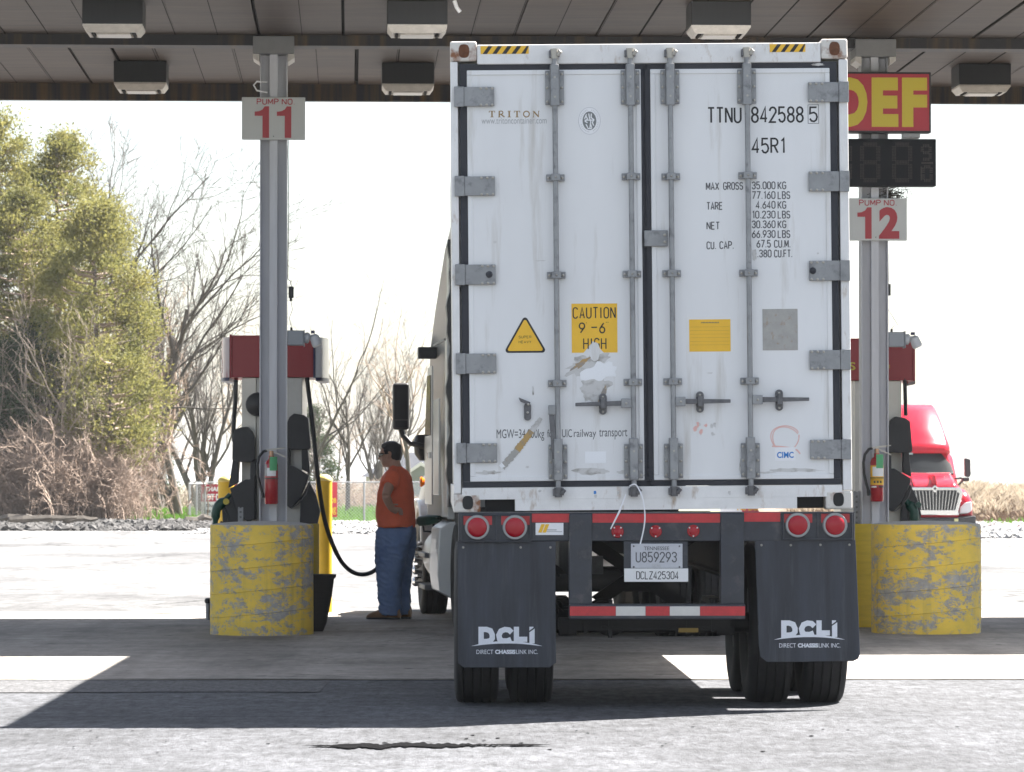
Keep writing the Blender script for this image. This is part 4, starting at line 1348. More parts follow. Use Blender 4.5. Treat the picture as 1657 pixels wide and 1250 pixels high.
def handle(door, x, pyc, s_, length, catchx):
    z = uc(x, pyc)[1]
    MB().box(*(sorted((x + s_ * 0.012, x + s_ * 0.075))), -0.062, -0.03, z - 0.029, z + 0.029).build('handle_hub', M_galv, door, bevel=0.005)
    a, b_ = x + s_ * 0.076, x + s_ * length
    MB().prism([(a, z - 0.016), (a, z + 0.016), (b_, z + 0.008 + 0.003 * s_), (b_, z - 0.013 + 0.003 * s_)], -0.056, -0.044).build('handle', M_galvdark, door, bevel=0.003)
    cx = x + s_ * catchx
    c = MB()
    c.prism([(cx + 0.024 * math.cos(q), z + 0.002 + (0.036 if math.sin(q) >= 0 else -0.046) + 0.024 * math.sin(q)) for q in [2 * math.pi * i / 20 for i in range(20)]], -0.012, 0.0005)
    c.box(cx - 0.015, cx + 0.015, -0.07, -0.0125, z - 0.03, z + 0.032)
    c.build('handle_catch', M_galvdark, door, bevel=0.003)
    bb = MB()
    bolts(bb, [(cx, z + 0.040), (cx, z - 0.05)], 0.008, -0.0125)
    bolts(bb, [(x + s_ * 0.045, z)], 0.008, -0.0625)
    bb.build('bolt', M_bolt, door, smooth=True)['kind'] = 'stuff'
handle(doorL, x2_, 662, -1, 0.355, 0.185)
handle(doorR, x3_, 660, 1, 0.35, 0.165)
handle(doorR, x4_, 658, 1, 0.36, 0.18)
# the first rod's handle hangs down; its catch is empty
zz = uc(893, 664)[1]
MB().box(x1_ - 0.058, x1_ - 0.012, -0.062, -0.03, zz - 0.03, zz + 0.03).build('handle_hub', M_galv, doorL, bevel=0.005)
MB().prism([(x1_ - 0.054, zz - 0.031), (x1_ - 0.02, zz - 0.031), (x1_ - 0.004, zz - 0.30), (x1_ - 0.036, zz - 0.30)], -0.0565, -0.046).build('handle', M_galvdark, doorL, bevel=0.003)
cx, cz = uc(853, 666)
c = MB().prism([(cx + 0.022 * math.cos(q), cz + (0.03 if math.sin(q) >= 0 else -0.035) + 0.022 * math.sin(q)) for q in [2 * math.pi * i / 20 for i in range(20)]], -0.012, 0.0005)
c.prism([(cx - 0.055, cz + 0.085), (cx - 0.045, cz + 0.06), (cx + 0.012, cz + 0.035), (cx + 0.018, cz + 0.055)][::-1], -0.03, -0.0125)
c.build('handle_catch', M_galvdark, doorL, bevel=0.003)
bb = MB()
bolts(bb, [(cx + 0.004, cz + 0.042), (cx, cz - 0.008)], 0.008, -0.031)
bb.build('bolt', M_bolt, doorL, smooth=True)['kind'] = 'stuff'
# joint plate over the meeting edge
x0, x1, z0, z1 = cr(1042, 373, 1080, 399)
MB().box(x0, x1, -0.02, 0.0005, z0, z1).build('lock_plate', M_galv, doorR, bevel=0.004)
bb = MB()
bolts(bb, [(x1 - 0.018, z0 + 0.028), (x1 - 0.018, z1 - 0.028)], 0.01, -0.0205)
bb.build('bolt', M_bolt, doorR, smooth=True)['kind'] = 'stuff'

# stickers and paint
def sticker(door, m, px0, py0, px1, py1, y=Y, name='sticker'):
    x0, x1, z0, z1 = cr(px0, py0, px1, py1)
    MB().box(x0, x1, y - 0.001, y + 0.0004, z0, z1).build(name, m, door)
    return x0, x1, z0, z1
def wr(door, body, px0, py0, px1, py1, m=M_black, y=Y - 0.0003, wt=0.11, gap=0.22, st=True, bold=0.0):
    x0, x1, z0, z1 = cr(px0, py0, px1, py1)
    if st:
        return stroke('lettering', body, door, m, x0, x1, z0, z1, y, wt, gap)
    return letters('lettering', body, door, m, x0, x1, z0, z1, y, bold)
wr(doorR, 'TTNU', 1146, 172, 1199, 199)
wr(doorR, '842588', 1217, 171, 1300, 198)
wr(doorR, '5', 1311, 171, 1323, 197)
x0, x1, z0, z1 = cr(1308, 168, 1326, 199)
fr = MB()
for a, b_, c, d in ((x0, x1, z1 - 0.003, z1), (x0, x1, z0, z0 + 0.003), (x0, x0 + 0.003, z0 + 0.0031, z1 - 0.0031), (x1 - 0.003, x1, z0 + 0.0031, z1 - 0.0031)):
    fr.quad((a, Y - 0.0002, c), (b_, Y - 0.0002, c), (b_, Y - 0.0002, d), (a, Y - 0.0002, d))
fr.build('lettering', M_greyink, doorR, fix=False)
wr(doorR, '45R1', 1218, 222, 1270, 248)
for body, a, b_, py in (('MAX', 1143, 1163, 301), ('GROSS', 1171, 1202, 300.5), ('TARE', 1144, 1169, 333), ('NET', 1144, 1164, 365), ('CU.', 1144, 1158, 397), ('CAP.', 1165, 1187, 396.5)):
    wr(doorR, body, a, py - 6.5, b_, py + 6.5, M_greyink, wt=0.13)
for i, (n1, n2) in enumerate((('35.000', 'KG'), ('77.160', 'LBS'), ('4.640', 'KG'), ('10.230', 'LBS'), ('30.360', 'KG'), ('66.930', 'LBS'), ('67.5', 'CU.M.'), ('.380', 'CU.FT.'))):
    py = 299.5 + 15.8 * i
    a = {2: 1224, 6: 1225, 7: 1226}.get(i, 1217.5)
    e = {6: 1247, 7: 1248}.get(i, 1254.5)
    f0, f1 = {6: (1253.5, 1279), 7: (1253.5, 1282)}.get(i, (1259.5, 1272 if n2 == 'KG' else 1278.5))
    wr(doorR, n1, a, py - 6.5, e, py + 6.5, M_greyink, wt=0.13)
    wr(doorR, n2, f0, py - 6.5, f1, py + 6.5, M_greyink, wt=0.13)
blob('scuff', M_scuff, doorR, *uc(1221, 412), 0.014, 0.035, Y - 0.0012, 3)
# yellow notice and grey plate
x0, x1, z0, z1 = sticker(doorR, M_yellow, 1115, 517, 1182, 569)
ln = MB()
for k in range(6):
    z = z1 - 0.045 - k * 0.022
    ln.quad((x0 + 0.006, Y - 0.0014, z), (x1 - 0.006, Y - 0.0014, z), (x1 - 0.006, Y - 0.0014, z - 0.002), (x0 + 0.006, Y - 0.0014, z - 0.002))
ln.build('print', mat('amber_ink', (0.55, 0.30, 0.02), 0.6), doorR, fix=False)
ln = MB()
for k in range(12):
    xx = x0 + 0.075 + k * 0.0092
    ln.quad((xx, Y - 0.0014, z1 - 0.016), (xx + 0.006, Y - 0.0014, z1 - 0.016), (xx + 0.006, Y - 0.0014, z1 - 0.023), (xx, Y - 0.0014, z1 - 0.023))
ln.build('print', M_greyink, doorR, fix=False)
sticker(doorR, M_plate, 1234, 500, 1291, 567, name='data_plate')
sticker(doorR, M_stickerwhite, 1253.5, 724, 1287, 746)
wr(doorR, 'CIMC', 1257, 731.5, 1284, 741.5, M_blue, Y - 0.0014, st=False, bold=0.03)
q = MB()
cx, cz = uc(1270, 709)
for k, (dx, dz, s_) in enumerate(((0, 0, 1.0), (0.002, -0.004, 0.93))):
    pts = [(cx + dx + 0.086 * s_ * math.cos(a) * (1 + 0.05 * math.sin(3 * a + k)), cz + dz + 0.079 * s_ * math.sin(a) * (1 + 0.06 * math.cos(2 * a + k))) for a in [0.4 + 2 * math.pi * i / 40 for i in range(40)]]
    ribbon(q, pts, 0.0028, Y - 0.0002 - 0.0003 * k)
ribbon(q, [(cx - 0.08, cz - 0.05), (cx - 0.03, cz - 0.052), (cx + 0.03, cz - 0.06), (cx + 0.075, cz - 0.076), (cx + 0.092, cz - 0.098)], 0.004, Y - 0.0009)
q.build('crayon_mark', M_redink, doorR, fix=False)
rg = random.Random(4)
for k in range(8):
    cx, cz = uc(1122 + rg.uniform(0, 38), 685 + rg.uniform(0, 22))
    blob('paint_scrap', M_redink if k % 2 else M_scuff, doorR, cx, cz, rg.uniform(0.006, 0.014), rg.uniform(0.008, 0.02), Y - 0.0002 - k * 0.0001, 20 + k, 12, 0.6)
# left door
x0, z0 = uc(849.5, 571)[0], uc(849.5, 571)[1]
def tri(r, y0, y1, m, wz):
    pts = []
    A = [(-0.104, 0.016), (0.104, 0.016), (0.0, 0.198)]
    for i, (px, pz) in enumerate(A):
        ang = (210, -30, 90)[i]
        for k in range(7):
            a = R(ang - 60 + 120 * k / 6)
            pts.append((x0 + px * wz[0] + r * math.cos(a), z0 + 0.078 + (pz - 0.078) * wz[0] + r * math.sin(a)))
    return MB().prism(pts, y0, y1).build('warning_sticker', m, doorL)
tri(0.017, Y - 0.0008, Y + 0.0004, M_black, (1.0,))
tri(0.010, Y - 0.0022, Y - 0.001, M_yellow, (0.93,))
wr(doorL, 'SUPER', 839, 543.5, 859, 548, mat('olive_ink', (0.25, 0.15, 0.02), 0.6), Y - 0.0026, wt=0.16)
wr(doorL, 'HEAVY', 839, 551.5, 859, 556, MATS['olive_ink'], Y - 0.0026, wt=0.16)
x0, x1, z0, z1 = cr(924.5, 491.5, 998.5, 571)
# the caution sticker has a torn bite at its foot
xm = (x0 + x1) / 2 - 0.01
MB().prism([(x0, z1), (x0, z0), (xm - 0.058, z0), (xm - 0.028, z0 + 0.035), (xm, z0 + 0.072), (xm + 0.035, z0 + 0.032), (xm + 0.065, z0), (x1, z0), (x1, z1)], Y - 0.001, Y + 0.0004).build('caution_sticker', M_yellow, doorL)
wr(doorL, 'CAUTION', 927, 497, 995, 516, M_black, Y - 0.0015, 0.10, 0.26)
wr(doorL, '9', 937, 522, 945.5, 540, M_black, Y - 0.0015, 0.12)
wr(doorL, "'", 947, 522, 950, 526, M_black, Y - 0.0015, 0.35)
wr(doorL, '-', 956, 525, 966, 535, M_black, Y - 0.0015, 0.2)
wr(doorL, '6', 970, 522, 978, 540, M_black, Y - 0.0015, 0.12)
wr(doorL, '"', 979, 521, 985, 525, M_black, Y - 0.0015, 0.35)
wr(doorL, 'HIGH', 944, 547, 980, 566, M_black, Y - 0.0015, 0.10, 0.26)
blob('paint_patch', M_white, doorL, *uc(962, 569), 0.032, 0.060, Y - 0.0022, 30, 14, 0.15)
blob('scuff', M_scuff, doorL, *uc(947, 590), 0.125, 0.055, Y - 0.0002, 31, 40, 0.6, 0.35)
blob('scuff', M_scuff, doorL, *uc(962, 628), 0.085, 0.085, Y - 0.0004, 32, 40, 0.55)
blob('paint_patch', M_patch, doorL, *uc(970, 601), 0.105, 0.050, Y - 0.0012, 34, 40, 0.42, 0.25)
blob('scuff', M_scrape, doorL, *uc(974, 640), 0.014, 0.065, Y - 0.0014, 35, 24, 0.7, -0.35)
blob('scuff', M_scrape, doorL, *uc(938, 590), 0.075, 0.014, Y - 0.0008, 36, 24, 0.8, 0.5)
# the long scrape: a torn strip of tape, bare at its foot, tan in the middle, frayed white at its top
def strip_piece(p0, p1, hw0, hw1, m, seed, y):
    rg2 = random.Random(seed)
    a, b_ = Vector(uc(*p0)), Vector(uc(*p1))
    d = (b_ - a).normalized()
    nrm = Vector((-d.y, d.x))
    mb = MB()
    n = 14
    for i in range(n + 1):
        t = i / n
        c = a.lerp(b_, t)
        w = hw0 + (hw1 - hw0) * t
        l, r_ = c + nrm * w * rg2.uniform(0.75, 1.15), c - nrm * w * rg2.uniform(0.75, 1.15)
        mb.v += [(l.x, y, l.y), (r_.x, y, r_.y)]
    for i in range(n):
        mb.f.append((2 * i, 2 * i + 2, 2 * i + 3, 2 * i + 1))
    mb.build('scrape', m, doorL, fix=False)
strip_piece((812, 757), (836, 729), 0.020, 0.022, M_plate, 1, Y - 0.0022)
strip_piece((836, 729), (846, 716), 0.022, 0.021, M_tan, 2, Y - 0.0023)
strip_piece((846, 716), (860, 698), 0.020, 0.018, M_tan, 3, Y - 0.0024)
strip_piece((860, 698), (875, 677), 0.020, 0.012, M_scuff, 4, Y - 0.0025)
strip_piece((809, 756), (814, 752), 0.012, 0.018, M_patch, 5, Y - 0.0026)
sticker(doorL, M_patch, 946, 731, 980, 750)
for k, (px, py, rx, rz) in enumerate(((789, 765, 0.07, 0.012), (956, 763, 0.10, 0.02), (1012, 764, 0.05, 0.012), (862, 633, 0.006, 0.028), (800, 392, 0.010, 0.007), (873, 422, 0.03, 0.003), (853, 756, 0.01, 0.008))):
    blob('scuff', M_scuff, doorL, *uc(px, py), rx, rz, Y - 0.0002, 40 + k, 24, 0.5)
for k, (px, py, rx, rz) in enumerate(((1285, 761, 0.15, 0.012), (1199, 755, 0.012, 0.05), (1240, 765, 0.05, 0.006), (1062, 680, 0.006, 0.09), (1148, 604, 0.02, 0.003), (1324, 410, 0.006, 0.005), (1325, 103, 0.04, 0.008))):
    blob('scuff', M_scuff, doorR, *uc(px, py), rx, rz, Y - 0.0002, 60 + k, 24, 0.5)
wr(doorL, 'MGW=34.000kg', 803, 695, 880, 714, M_greyink, st=False)
wr(doorL, 'for', 885, 695.5, 897, 708, M_greyink, st=False)
wr(doorL, 'UIC', 909, 695, 925, 708, M_greyink, st=False)
wr(doorL, 'railway', 928, 695, 964, 711.5, M_greyink, st=False)
wr(doorL, 'transport', 969, 695, 1014.5, 711.5, M_greyink, st=False)
wr(doorL, 'www.tritoncontainer.com', 778.5, 190, 884, 200, M_paleink, st=False)
# serif capitals
tx = 790.5
for ch, w in (('T', 10), ('R', 10.5), ('I', 6), ('T', 10), ('O', 11), ('N', 11)):
    x0, x1, z0, z1 = cr(tx, 179, tx + w, 189.5)
    mb = MB()
    h = z1 - z0
    k = 0
    def bar(a, b_, c, d):
        mb.quad((a, Y - 0.0003, c), (b_, Y - 0.0003, c), (b_, Y - 0.0003, d), (a, Y - 0.0003, d))
    t = 0.0035
    if ch in 'TI':
        m_ = (x0 + x1) / 2
        bar(m_ - 0.0045, m_ + 0.0045, z0 + t, z1 - t)
        bar(m_ - 0.010, m_ + 0.010, z0, z0 + t)
        bar(x0 if ch == 'T' else m_ - 0.010, x1 if ch == 'T' else m_ + 0.010, z1 - t, z1)
        if ch == 'T':
            bar(x0, x0 + t, z1 - 0.012, z1 - t)
            bar(x1 - t, x1, z1 - 0.012, z1 - t)
    elif ch == 'O':
        ribbon(mb, arc((x0 + x1) / 2, (z0 + z1) / 2, (x1 - x0) / 2 - 0.003, h / 2 - 0.002, 0, 360, 24), 0.0033, Y - 0.0003)
    elif ch == 'R':
        bar(x0 + 0.004, x0 + 0.012, z0 + t, z1)
        bar(x0, x0 + 0.016, z0, z0 + t)
        ribbon(mb, [(x0 + 0.012, z1 - 0.002)] + arc(x0 + 0.02, z1 - 0.011, 0.010, 0.0095, 85, -85) + [(x0 + 0.012, z1 - 0.021)], 0.0028, Y - 0.0004)
        ribbon(mb, [(x0 + 0.018, z1 - 0.022), (x1, z0 + 0.001)], 0.0036, Y - 0.0005)
    else:
        bar(x0 + 0.004, x0 + 0.008, z0, z1)
        bar(x1 - 0.008, x1 - 0.004, z0, z1)
        ribbon(mb, [(x0 + 0.006, z1 - 0.003), (x1 - 0.006, z0 + 0.003)], 0.004, Y - 0.0005)
        bar(x0, x0 + 0.0039, z1 - t, z1)
        bar(x1 - 0.0039, x1, z1 - t, z1)
        bar(x0, x0 + 0.0039, z0, z0 + t)
    mb.build('lettering', M_gold, doorL, fix=False)
    tx += w + 4.7
# oval emblem
cx, cz = uc(953.5, 195)
def oval(rx, rz, y, m, name='emblem'):
    return MB().prism([(cx + rx * math.cos(a), cz + rz * math.sin(a)) for a in [2 * math.pi * i / 36 for i in range(36)]], y - 0.0002, y).build(name, m, doorL)
oval(0.072, 0.088, Y - 0.0001, M_stickerwhite)
rgm = MB()
ribbon(rgm, arc(cx, cz, 0.067, 0.083, 0, 360, 40), 0.0012, Y - 0.0008)
for i in range(34):
    a = 2 * math.pi * i / 34
    if i % 9 in (0, 8):
        continue
    p, s_ = (cx + 0.054 * math.cos(a), cz + 0.068 * math.sin(a)), 0.0032
    ribbon(rgm, [(p[0] - s_ * math.cos(a), p[1] - s_ * math.sin(a)), (p[0] + s_ * math.cos(a), p[1] + s_ * math.sin(a))], 0.0016, Y - 0.0008)
rgm.build('emblem', M_paleink, doorL, fix=False)
oval(0.042, 0.057, Y - 0.0008, mat('emblem_grey', (0.19, 0.20, 0.20), 0.6))
fg = MB()
for k, st in enumerate(([(-0.004, 0.045), (0.000, 0.020), (0.008, -0.005), (0.002, -0.045)], [(-0.022, 0.030), (-0.012, 0.012), (-0.026, -0.004), (-0.012, -0.012)], [(0.012, 0.044), (0.010, 0.020), (0.026, 0.008), (0.018, -0.012), (0.026, -0.03)],
                         [(-0.030, 0.004), (0.030, 0.004)], [(-0.022, -0.02), (-0.010, -0.044)], [(0.006, -0.018), (0.014, -0.044)], [(-0.012, -0.048), (0.014, -0.048)], [(-0.018, 0.04), (-0.03, 0.012)])):
    ribbon(fg, [(cx + p, cz + q_) for p, q_ in st], 0.0034, Y - 0.0012 - 0.0002 * k)
fg.build('emblem', M_stickerwhite, doorL, fix=False)
# blue and grey marks on the sill
for k, (px, py, m) in enumerate(((962, 797, M_blue), (963, 803, M_scuff), (873, 795, M_scuff), (1000, 798, M_scuff), (1180, 798, M_scuff))):
    blob('scuff', m, doorL if px < 1050 else doorR, *uc(px, py), 0.009, 0.010, -0.0045 - 0.0002 * k, 80 + k, 12, 0.7)

# zip strap hanging from the bottom of the second lock rod
def cpt(px, py, y=-0.09):
    x, z = uc(px, py)
    return cont_m @ Vector((x, y, z))
cont_m = Matrix.Translation(cont.location) @ cont.rotation_euler.to_matrix().to_4x4()
st = MB()
st.tube(smooth_path([cpt(1017, 787), cpt(1023, 784, -0.1), cpt(1029, 787), cpt(1037, 805, -0.12), cpt(1041, 830, -0.12), cpt(1040, 852, -0.11), cpt(1034, 880, -0.10)]), 0.0045, 6)
st.tube([cpt(1011, 800), cpt(1000, 828, -0.12), cpt(986, 856, -0.11)], [0.003, 0.006, 0.004], 6)
tag(st.build('plastic_seal', M_strap, smooth=True), 'white plastic seal strap dangling from the foot of a lock rod', 'seal')

# ------------------------------------------------------------------ the trailer chassis
chas = thing('container_chassis', 'dark grey container trailer chassis with mudflaps and tail lights under the container', 'trailer', (P(1056.5, 0, DC).x, DC, 0), (0, 0, YAWC))
def tz(py):
    return CAMH + (777 - py) / K
def tx_(px):
    return (px - 1056.5) / K
def tb(px0, py0, px1, py1, y0, y1):
    return MB().box(tx_(px0), tx_(px1), y0, y1, tz(py1), tz(py0))
rear = tb(741, 830.5, 1383, 876, 0.0, 0.14).build('rear_beam', M_chassis, chas, bevel=0.006)
tb(741, 828.5, 1383, 830.3, 0.0, 0.05).build('lip', M_galvdark, rear)
for a, b_ in ((920, 957), (1165, 1203)):
    tb(a, 832, b_, 978, -0.022, 0.12).build('upright', M_chassis, chas, bevel=0.006)
bump = tb(920, 977.5, 1204.5, 1002, -0.035, 0.10).build('underride_bar', M_chassis, chas, bevel=0.008)
for a, b_, m in ((921, 995, M_redtape), (995.4, 1043, M_whitetape), (1043.4, 1082, M_redtape), (1082.4, 1131, M_whitetape), (1131.4, 1204, M_redtape)):
    tb(a, 981, b_, 996, -0.038, -0.0355).build('reflective_tape', m, bump)
for a, b_, c, d in ((860, 921, 831.5, 845.5), (958, 1164.5, 831.5, 846), (1203.5, 1262, 829.5, 844.5)):
    tb(a, c, b_, d, -0.004, -0.0008).build('reflective_tape', M_redtape, rear)
# sticker beside the left lamps
tb(866, 846.5, 911, 866, -0.004, -0.0008).build('sticker', M_stickerwhite, rear)
for k in range(2):
    x = tx_(870 + k * 7)
    MB().prism([(x, tz(862)), (x + 0.022, tz(862)), (x + 0.042, tz(848.5)), (x + 0.02, tz(848.5))], -0.0055, -0.0045).build('print', M_yellow, rear)
ln = MB()
ln.box(tx_(884), tx_(900), -0.0055, -0.0045, tz(858.5), tz(857))
ln.box(tx_(884), tx_(909), -0.0055, -0.0045, tz(861), tz(860))
ln.build('print', M_paleink, rear)
# lamps
def tail_lamp(px, py, r, parent):
    x, z = tx_(px), tz(py)
    rr_ = r / K
    MB().lathe([(rr_ * 1.0, -0.006), (rr_ * 1.0, -0.034), (rr_ * 0.95, -0.042), (rr_ * 0.80, -0.042), (rr_ * 0.79, -0.03)], (x, 0, z), 'y', 36).build('lamp_ring', M_lightring, parent, smooth=True)
    MB().lathe([(rr_ * 0.785, -0.012), (rr_ * 0.785, -0.046), (rr_ * 0.70, -0.054), (rr_ * 0.45, -0.060), (0.005, -0.062)], (x, 0, z), 'y', 36).build('lamp_lens', M_redlens, parent, smooth=True)
for x0, x1, lamps, yo in ((745, 859, (771.5, 832.5), 853.5), (1265, 1379, (1289.5, 1350), 850)):
    bxo = tb(x0, yo - 21, x1, yo + 24, -0.010, -0.0005).build('lamp_panel', M_chassis, chas, bevel=0.004)
    tag(bxo, 'tail lamp panel with two round red lamps')
    rim = MB()
    xa, xb, za, zb_ = tx_(x0), tx_(x1), tz(yo + 24), tz(yo - 21)
    xm = (xa + xb) / 2
    for a, b_, c, d in ((xa, xb, zb_ - 0.010, zb_), (xa, xb, za, za + 0.010), (xa, xa + 0.010, za + 0.0102, zb_ - 0.0102), (xb - 0.010, xb, za + 0.0102, zb_ - 0.0102), (xm - 0.005, xm + 0.005, za + 0.0102, zb_ - 0.0102)):
        rim.box(a, b_, -0.026, -0.0105, c, d)
    rim.build('rim', M_chassis, bxo, bevel=0.003)
    for lx in lamps:
        tb(lx - 22, yo - 19, lx + 24, yo - 4, -0.0135, -0.0105).build('reflective_tape', M_redtape, bxo)
        tail_lamp(lx, yo, 20, bxo)
for px in (998.5, 1060, 1121):
    x, z = tx_(px), tz(860 - (px - 1060) * 0.008)
    o = MB().lathe([(0.038, -0.0005), (0.038, -0.012), (0.034, -0.016)], (x, 0, z), 'y', 24).build('marker_base', M_redlens, chas, smooth=True)
    MB().lathe([(0.026, -0.0165), (0.024, -0.026), (0.012, -0.032)], (x, 0, z), 'y', 24).build('marker_lens', M_redlens, o, smooth=True)
    s_ = MB()
    for a in ((50, 130, 230, 310) if px < 1000 else (40, 140, 270)):
        s_.lathe([(0.005, -0.0165), (0.004, -0.0195)], (x + 0.031 * math.cos(R(a)), 0, z + 0.031 * math.sin(R(a))), 'y', 8)
    s_.build('screw', M_patch, o)
# licence plate
br = tb(1008.5, 876.5, 1112, 921, -0.008, 0.0).build('plate_holder', M_chassis, chas)
pl = tb(1020, 880, 1103.5, 919.5, -0.014, -0.0085).build('licence_plate', M_platewhite, chas, bevel=0.003)
def tl(parent, body, px0, py0, px1, py1, m, y, st=True, wt=0.12, bold=0.0):
    if st:
        return stroke('lettering', body, parent, m, tx_(px0), tx_(px1), tz(py1), tz(py0), y, wt)
    return letters('lettering', body, parent, m, tx_(px0), tx_(px1), tz(py1), tz(py0), y, bold)
tl(pl, 'TENNESSEE', 1041, 884.5, 1082, 890.5, M_greyink, -0.0145, False, bold=0.01)
tl(pl, 'U859293', 1028.5, 893, 1093.5, 910.5, M_greyink, -0.0145, wt=0.11)
tl(pl, 'SEMI', 1054, 913.5, 1068, 918, M_paleink, -0.0145)
bb = MB()
for px, py in ((1024.5, 884), (1098.5, 884), (1024.5, 917.5), (1098.5, 917.5)):
    bb.lathe([(0.006, -0.0145), (0.004, -0.0175)], (tx_(px), 0, tz(py)), 'y', 8)
bb.build('bolt', M_galvdark, pl)
idp = tb(1009, 920, 1112.5, 941.5, -0.018, -0.0145).build('number_plate', mat('id_white', (0.74, 0.74, 0.73), 0.45), chas, bevel=0.002)
tl(idp, 'DCLZ425304', 1029, 924.5, 1096.5, 937.5, M_black, -0.0186, wt=0.10)

# mudflaps
def flap(pts, holes, lx, ly, tilt):
    o = MB().prism([(tx_(a), tz(b_)) for a, b_ in pts], 0.002, 0.016).build('mudflap', M_flap, chas, bevel=0.003)
    md = o
    y = 0.0008
    def L_(body, a, b_, c, d, bold, m=M_logo):
        return letters('lettering', body, o, m, tx_(lx + a), tx_(lx + c), tz(ly + d), tz(ly + b_), y, bold)
    def S_(pts, hw, k):
        mb = MB()
        ribbon(mb, [(tx_(lx + a), tz(ly + b_)) for a, b_ in pts], hw / K, y - 0.0001 * k)
        mb.build('lettering', M_logo, o, fix=False)
    S_([(-41.5, 7), (-41.5, -17.7), (-33, -17.7), (-26.5, -15.5), (-23.5, -9), (-23.5, -3.5), (-26.5, 0.5), (-32, 1.8), (-38, 1.9)], 4.3, 1)
    S_([(8, -12.5), (3.5, -16.8), (-3, -17.6), (-9.5, -15), (-12.8, -8.5), (-11.5, -2), (-7, 0.8), (1, 0.8), (7, -1.5)], 4.3, 2)
    S_([(15.5, -22), (15.5, -1.7), (33, -1.7)], 4.2, 3)
    # the I with its cut corner
    i_ = MB()
    A = lambda a, b_: (tx_(lx + a), y, tz(ly + b_))
    i_.quad(A(36.5, 5), A(45, 5), A(45, -19), A(36.5, -13))
    i_.quad(A(36.5, -15.5), A(43, -20.5), A(43, -22), A(36.5, -22))
    i_.build('lettering', M_logo, o, fix=False)
    sw = MB()
    n = 24
    for i in range(n + 1):
        t = i / n
        x = -57 + 114 * t
        top = 9 - 8.0 * (1 - (2 * t - 1) ** 2)
        th = 3.8 * math.sin(math.pi * t) ** 0.7 + 0.2
        sw.v += [(tx_(lx + x), y - 0.0006, tz(ly + top)), (tx_(lx + x), y - 0.0006, tz(ly + top + th))]
    for i in range(n):
        sw.f.append((2 * i, 2 * i + 2, 2 * i + 3, 2 * i + 1))
    sw.build('swoosh', M_logo, o, fix=False)
    L_('DIRECT', -49, 15, -22, 22, 0.0)
    L_('CHASSIS', -19, 15, 14, 22, 0.05)
    L_('LINK INC.', 15, 15, 50, 22, 0.0)
    bb = MB()
    for a, b_ in holes:
        bb.lathe([(0.008, 0.0015), (0.005, -0.003)], (tx_(a), 0, tz(b_)), 'y', 8)
    bb.build('bolt', M_bolt, o)
    return o
flap([(740, 876.5), (898, 876.5), (899, 1072), (889, 1080), (750, 1080), (741, 1073)], ((749, 886), (842, 886), (890, 886)), 819.5, 1036, 0)
flap([(1221, 874), (1384, 874), (1391, 1058), (1388, 1066), (1380, 1070), (1240, 1071.5), (1230, 1063), (1227, 1045)], ((1231.5, 882.5), (1279, 882.5), (1327, 882), (1374, 882)), 1309, 1026, 0)
tb(740, 876.5, 899, 893, 0.017, 0.024).build('flap_hanger', M_chassis, chas)
tb(1221, 874, 1384, 890, 0.017, 0.024).build('flap_hanger', M_chassis, chas)
# rails, cross members, running gear
for s_ in (-1, 1):
    rl = MB()
    rl.box(s_ * 0.50 - 0.07, s_ * 0.50 + 0.07, 0.15, 11.6, 1.12, 1.14)
    rl.box(s_ * 0.50 - 0.012, s_ * 0.50 + 0.012, 0.15, 11.6, 0.82, 1.119)
    rl.box(s_ * 0.50 - 0.07, s_ * 0.50 + 0.07, 0.15, 11.6, 0.80, 0.8195)
    rl.build('main_rail', M_under, chas)
for y in (2.6, 4.6, 6.6, 8.6, 11.7):
    MB().box(-1.15 if y > 11 else -0.48, 1.15 if y > 11 else 0.48, y, y + 0.12, 0.98, 1.115).build('cross_member', M_under, chas)
for s_, y in ((-1, 1.5), (1, 2.1)):
    MB().prism([(s_ * 0.48, 1.05), (s_ * 0.40, 1.10), (s_ * -0.30, 0.62), (s_ * -0.22, 0.57)], y, y + 0.06).build('brace', M_under, chas)
AX = (0.83, 2.08)
for y in AX:
    ax = MB().tube([(-0.95, y, 0.5), (0.95, y, 0.5)], 0.065, 16).build('axle', M_under, chas, smooth=True)
    for s_ in (-1, 1):
        MB().lathe([(0.05, y - 0.30), (0.085, y - 0.28), (0.085, y - 0.2), (0.10, y - 0.19), (0.10, y - 0.16), (0.085, y - 0.15), (0.085, y - 0.08)], (s_ * 0.24, 0, 0.52), 'y', 20).build('brake_chamber', M_under, ax, smooth=True)
        sp = MB()
        for k in range(3):
            sp.box(s_ * 0.50 - 0.04, s_ * 0.50 + 0.04, y - 0.5 + 0.08 * k, y + 0.5 - 0.08 * k, 0.585 + 0.014 * k, 0.597 + 0.014 * k)
        sp.box(s_ * 0.50 - 0.055, s_ * 0.50 + 0.055, y - 0.06, y + 0.06, 0.42, 0.58)
        sp.build('leaf_spring', M_under, ax)
for px, py0, py1 in ((925, 1002, 1027), (949, 1002, 1026), (990, 1002, 1020), (1157, 1002, 1024), (1116, 1002, 1028), (989, 1018, 1034)):
    MB().box(tx_(px - 3), tx_(px + 3), 0.2, 0.26, tz(py1), tz(py0 - 30)).build('hanger', M_under, chas)
MB().box(tx_(905), tx_(1185), 0.22, 0.40, tz(1022), tz(1003)).build('cross_tube', M_under, chas)
MB().box(tx_(1100), tx_(1132), 0.17, 0.21, tz(1025), tz(1018)).build('tag_plate', mat('brass_tag', (0.25, 0.17, 0.05), 0.5, 0.5), chas)
MB().tube([(tx_(975), 0.18, tz(1016)), (tx_(1040), 0.18, tz(1021)), (tx_(1150), 0.18, tz(1017))], 0.008, 6).build('air_line', M_under, chas)
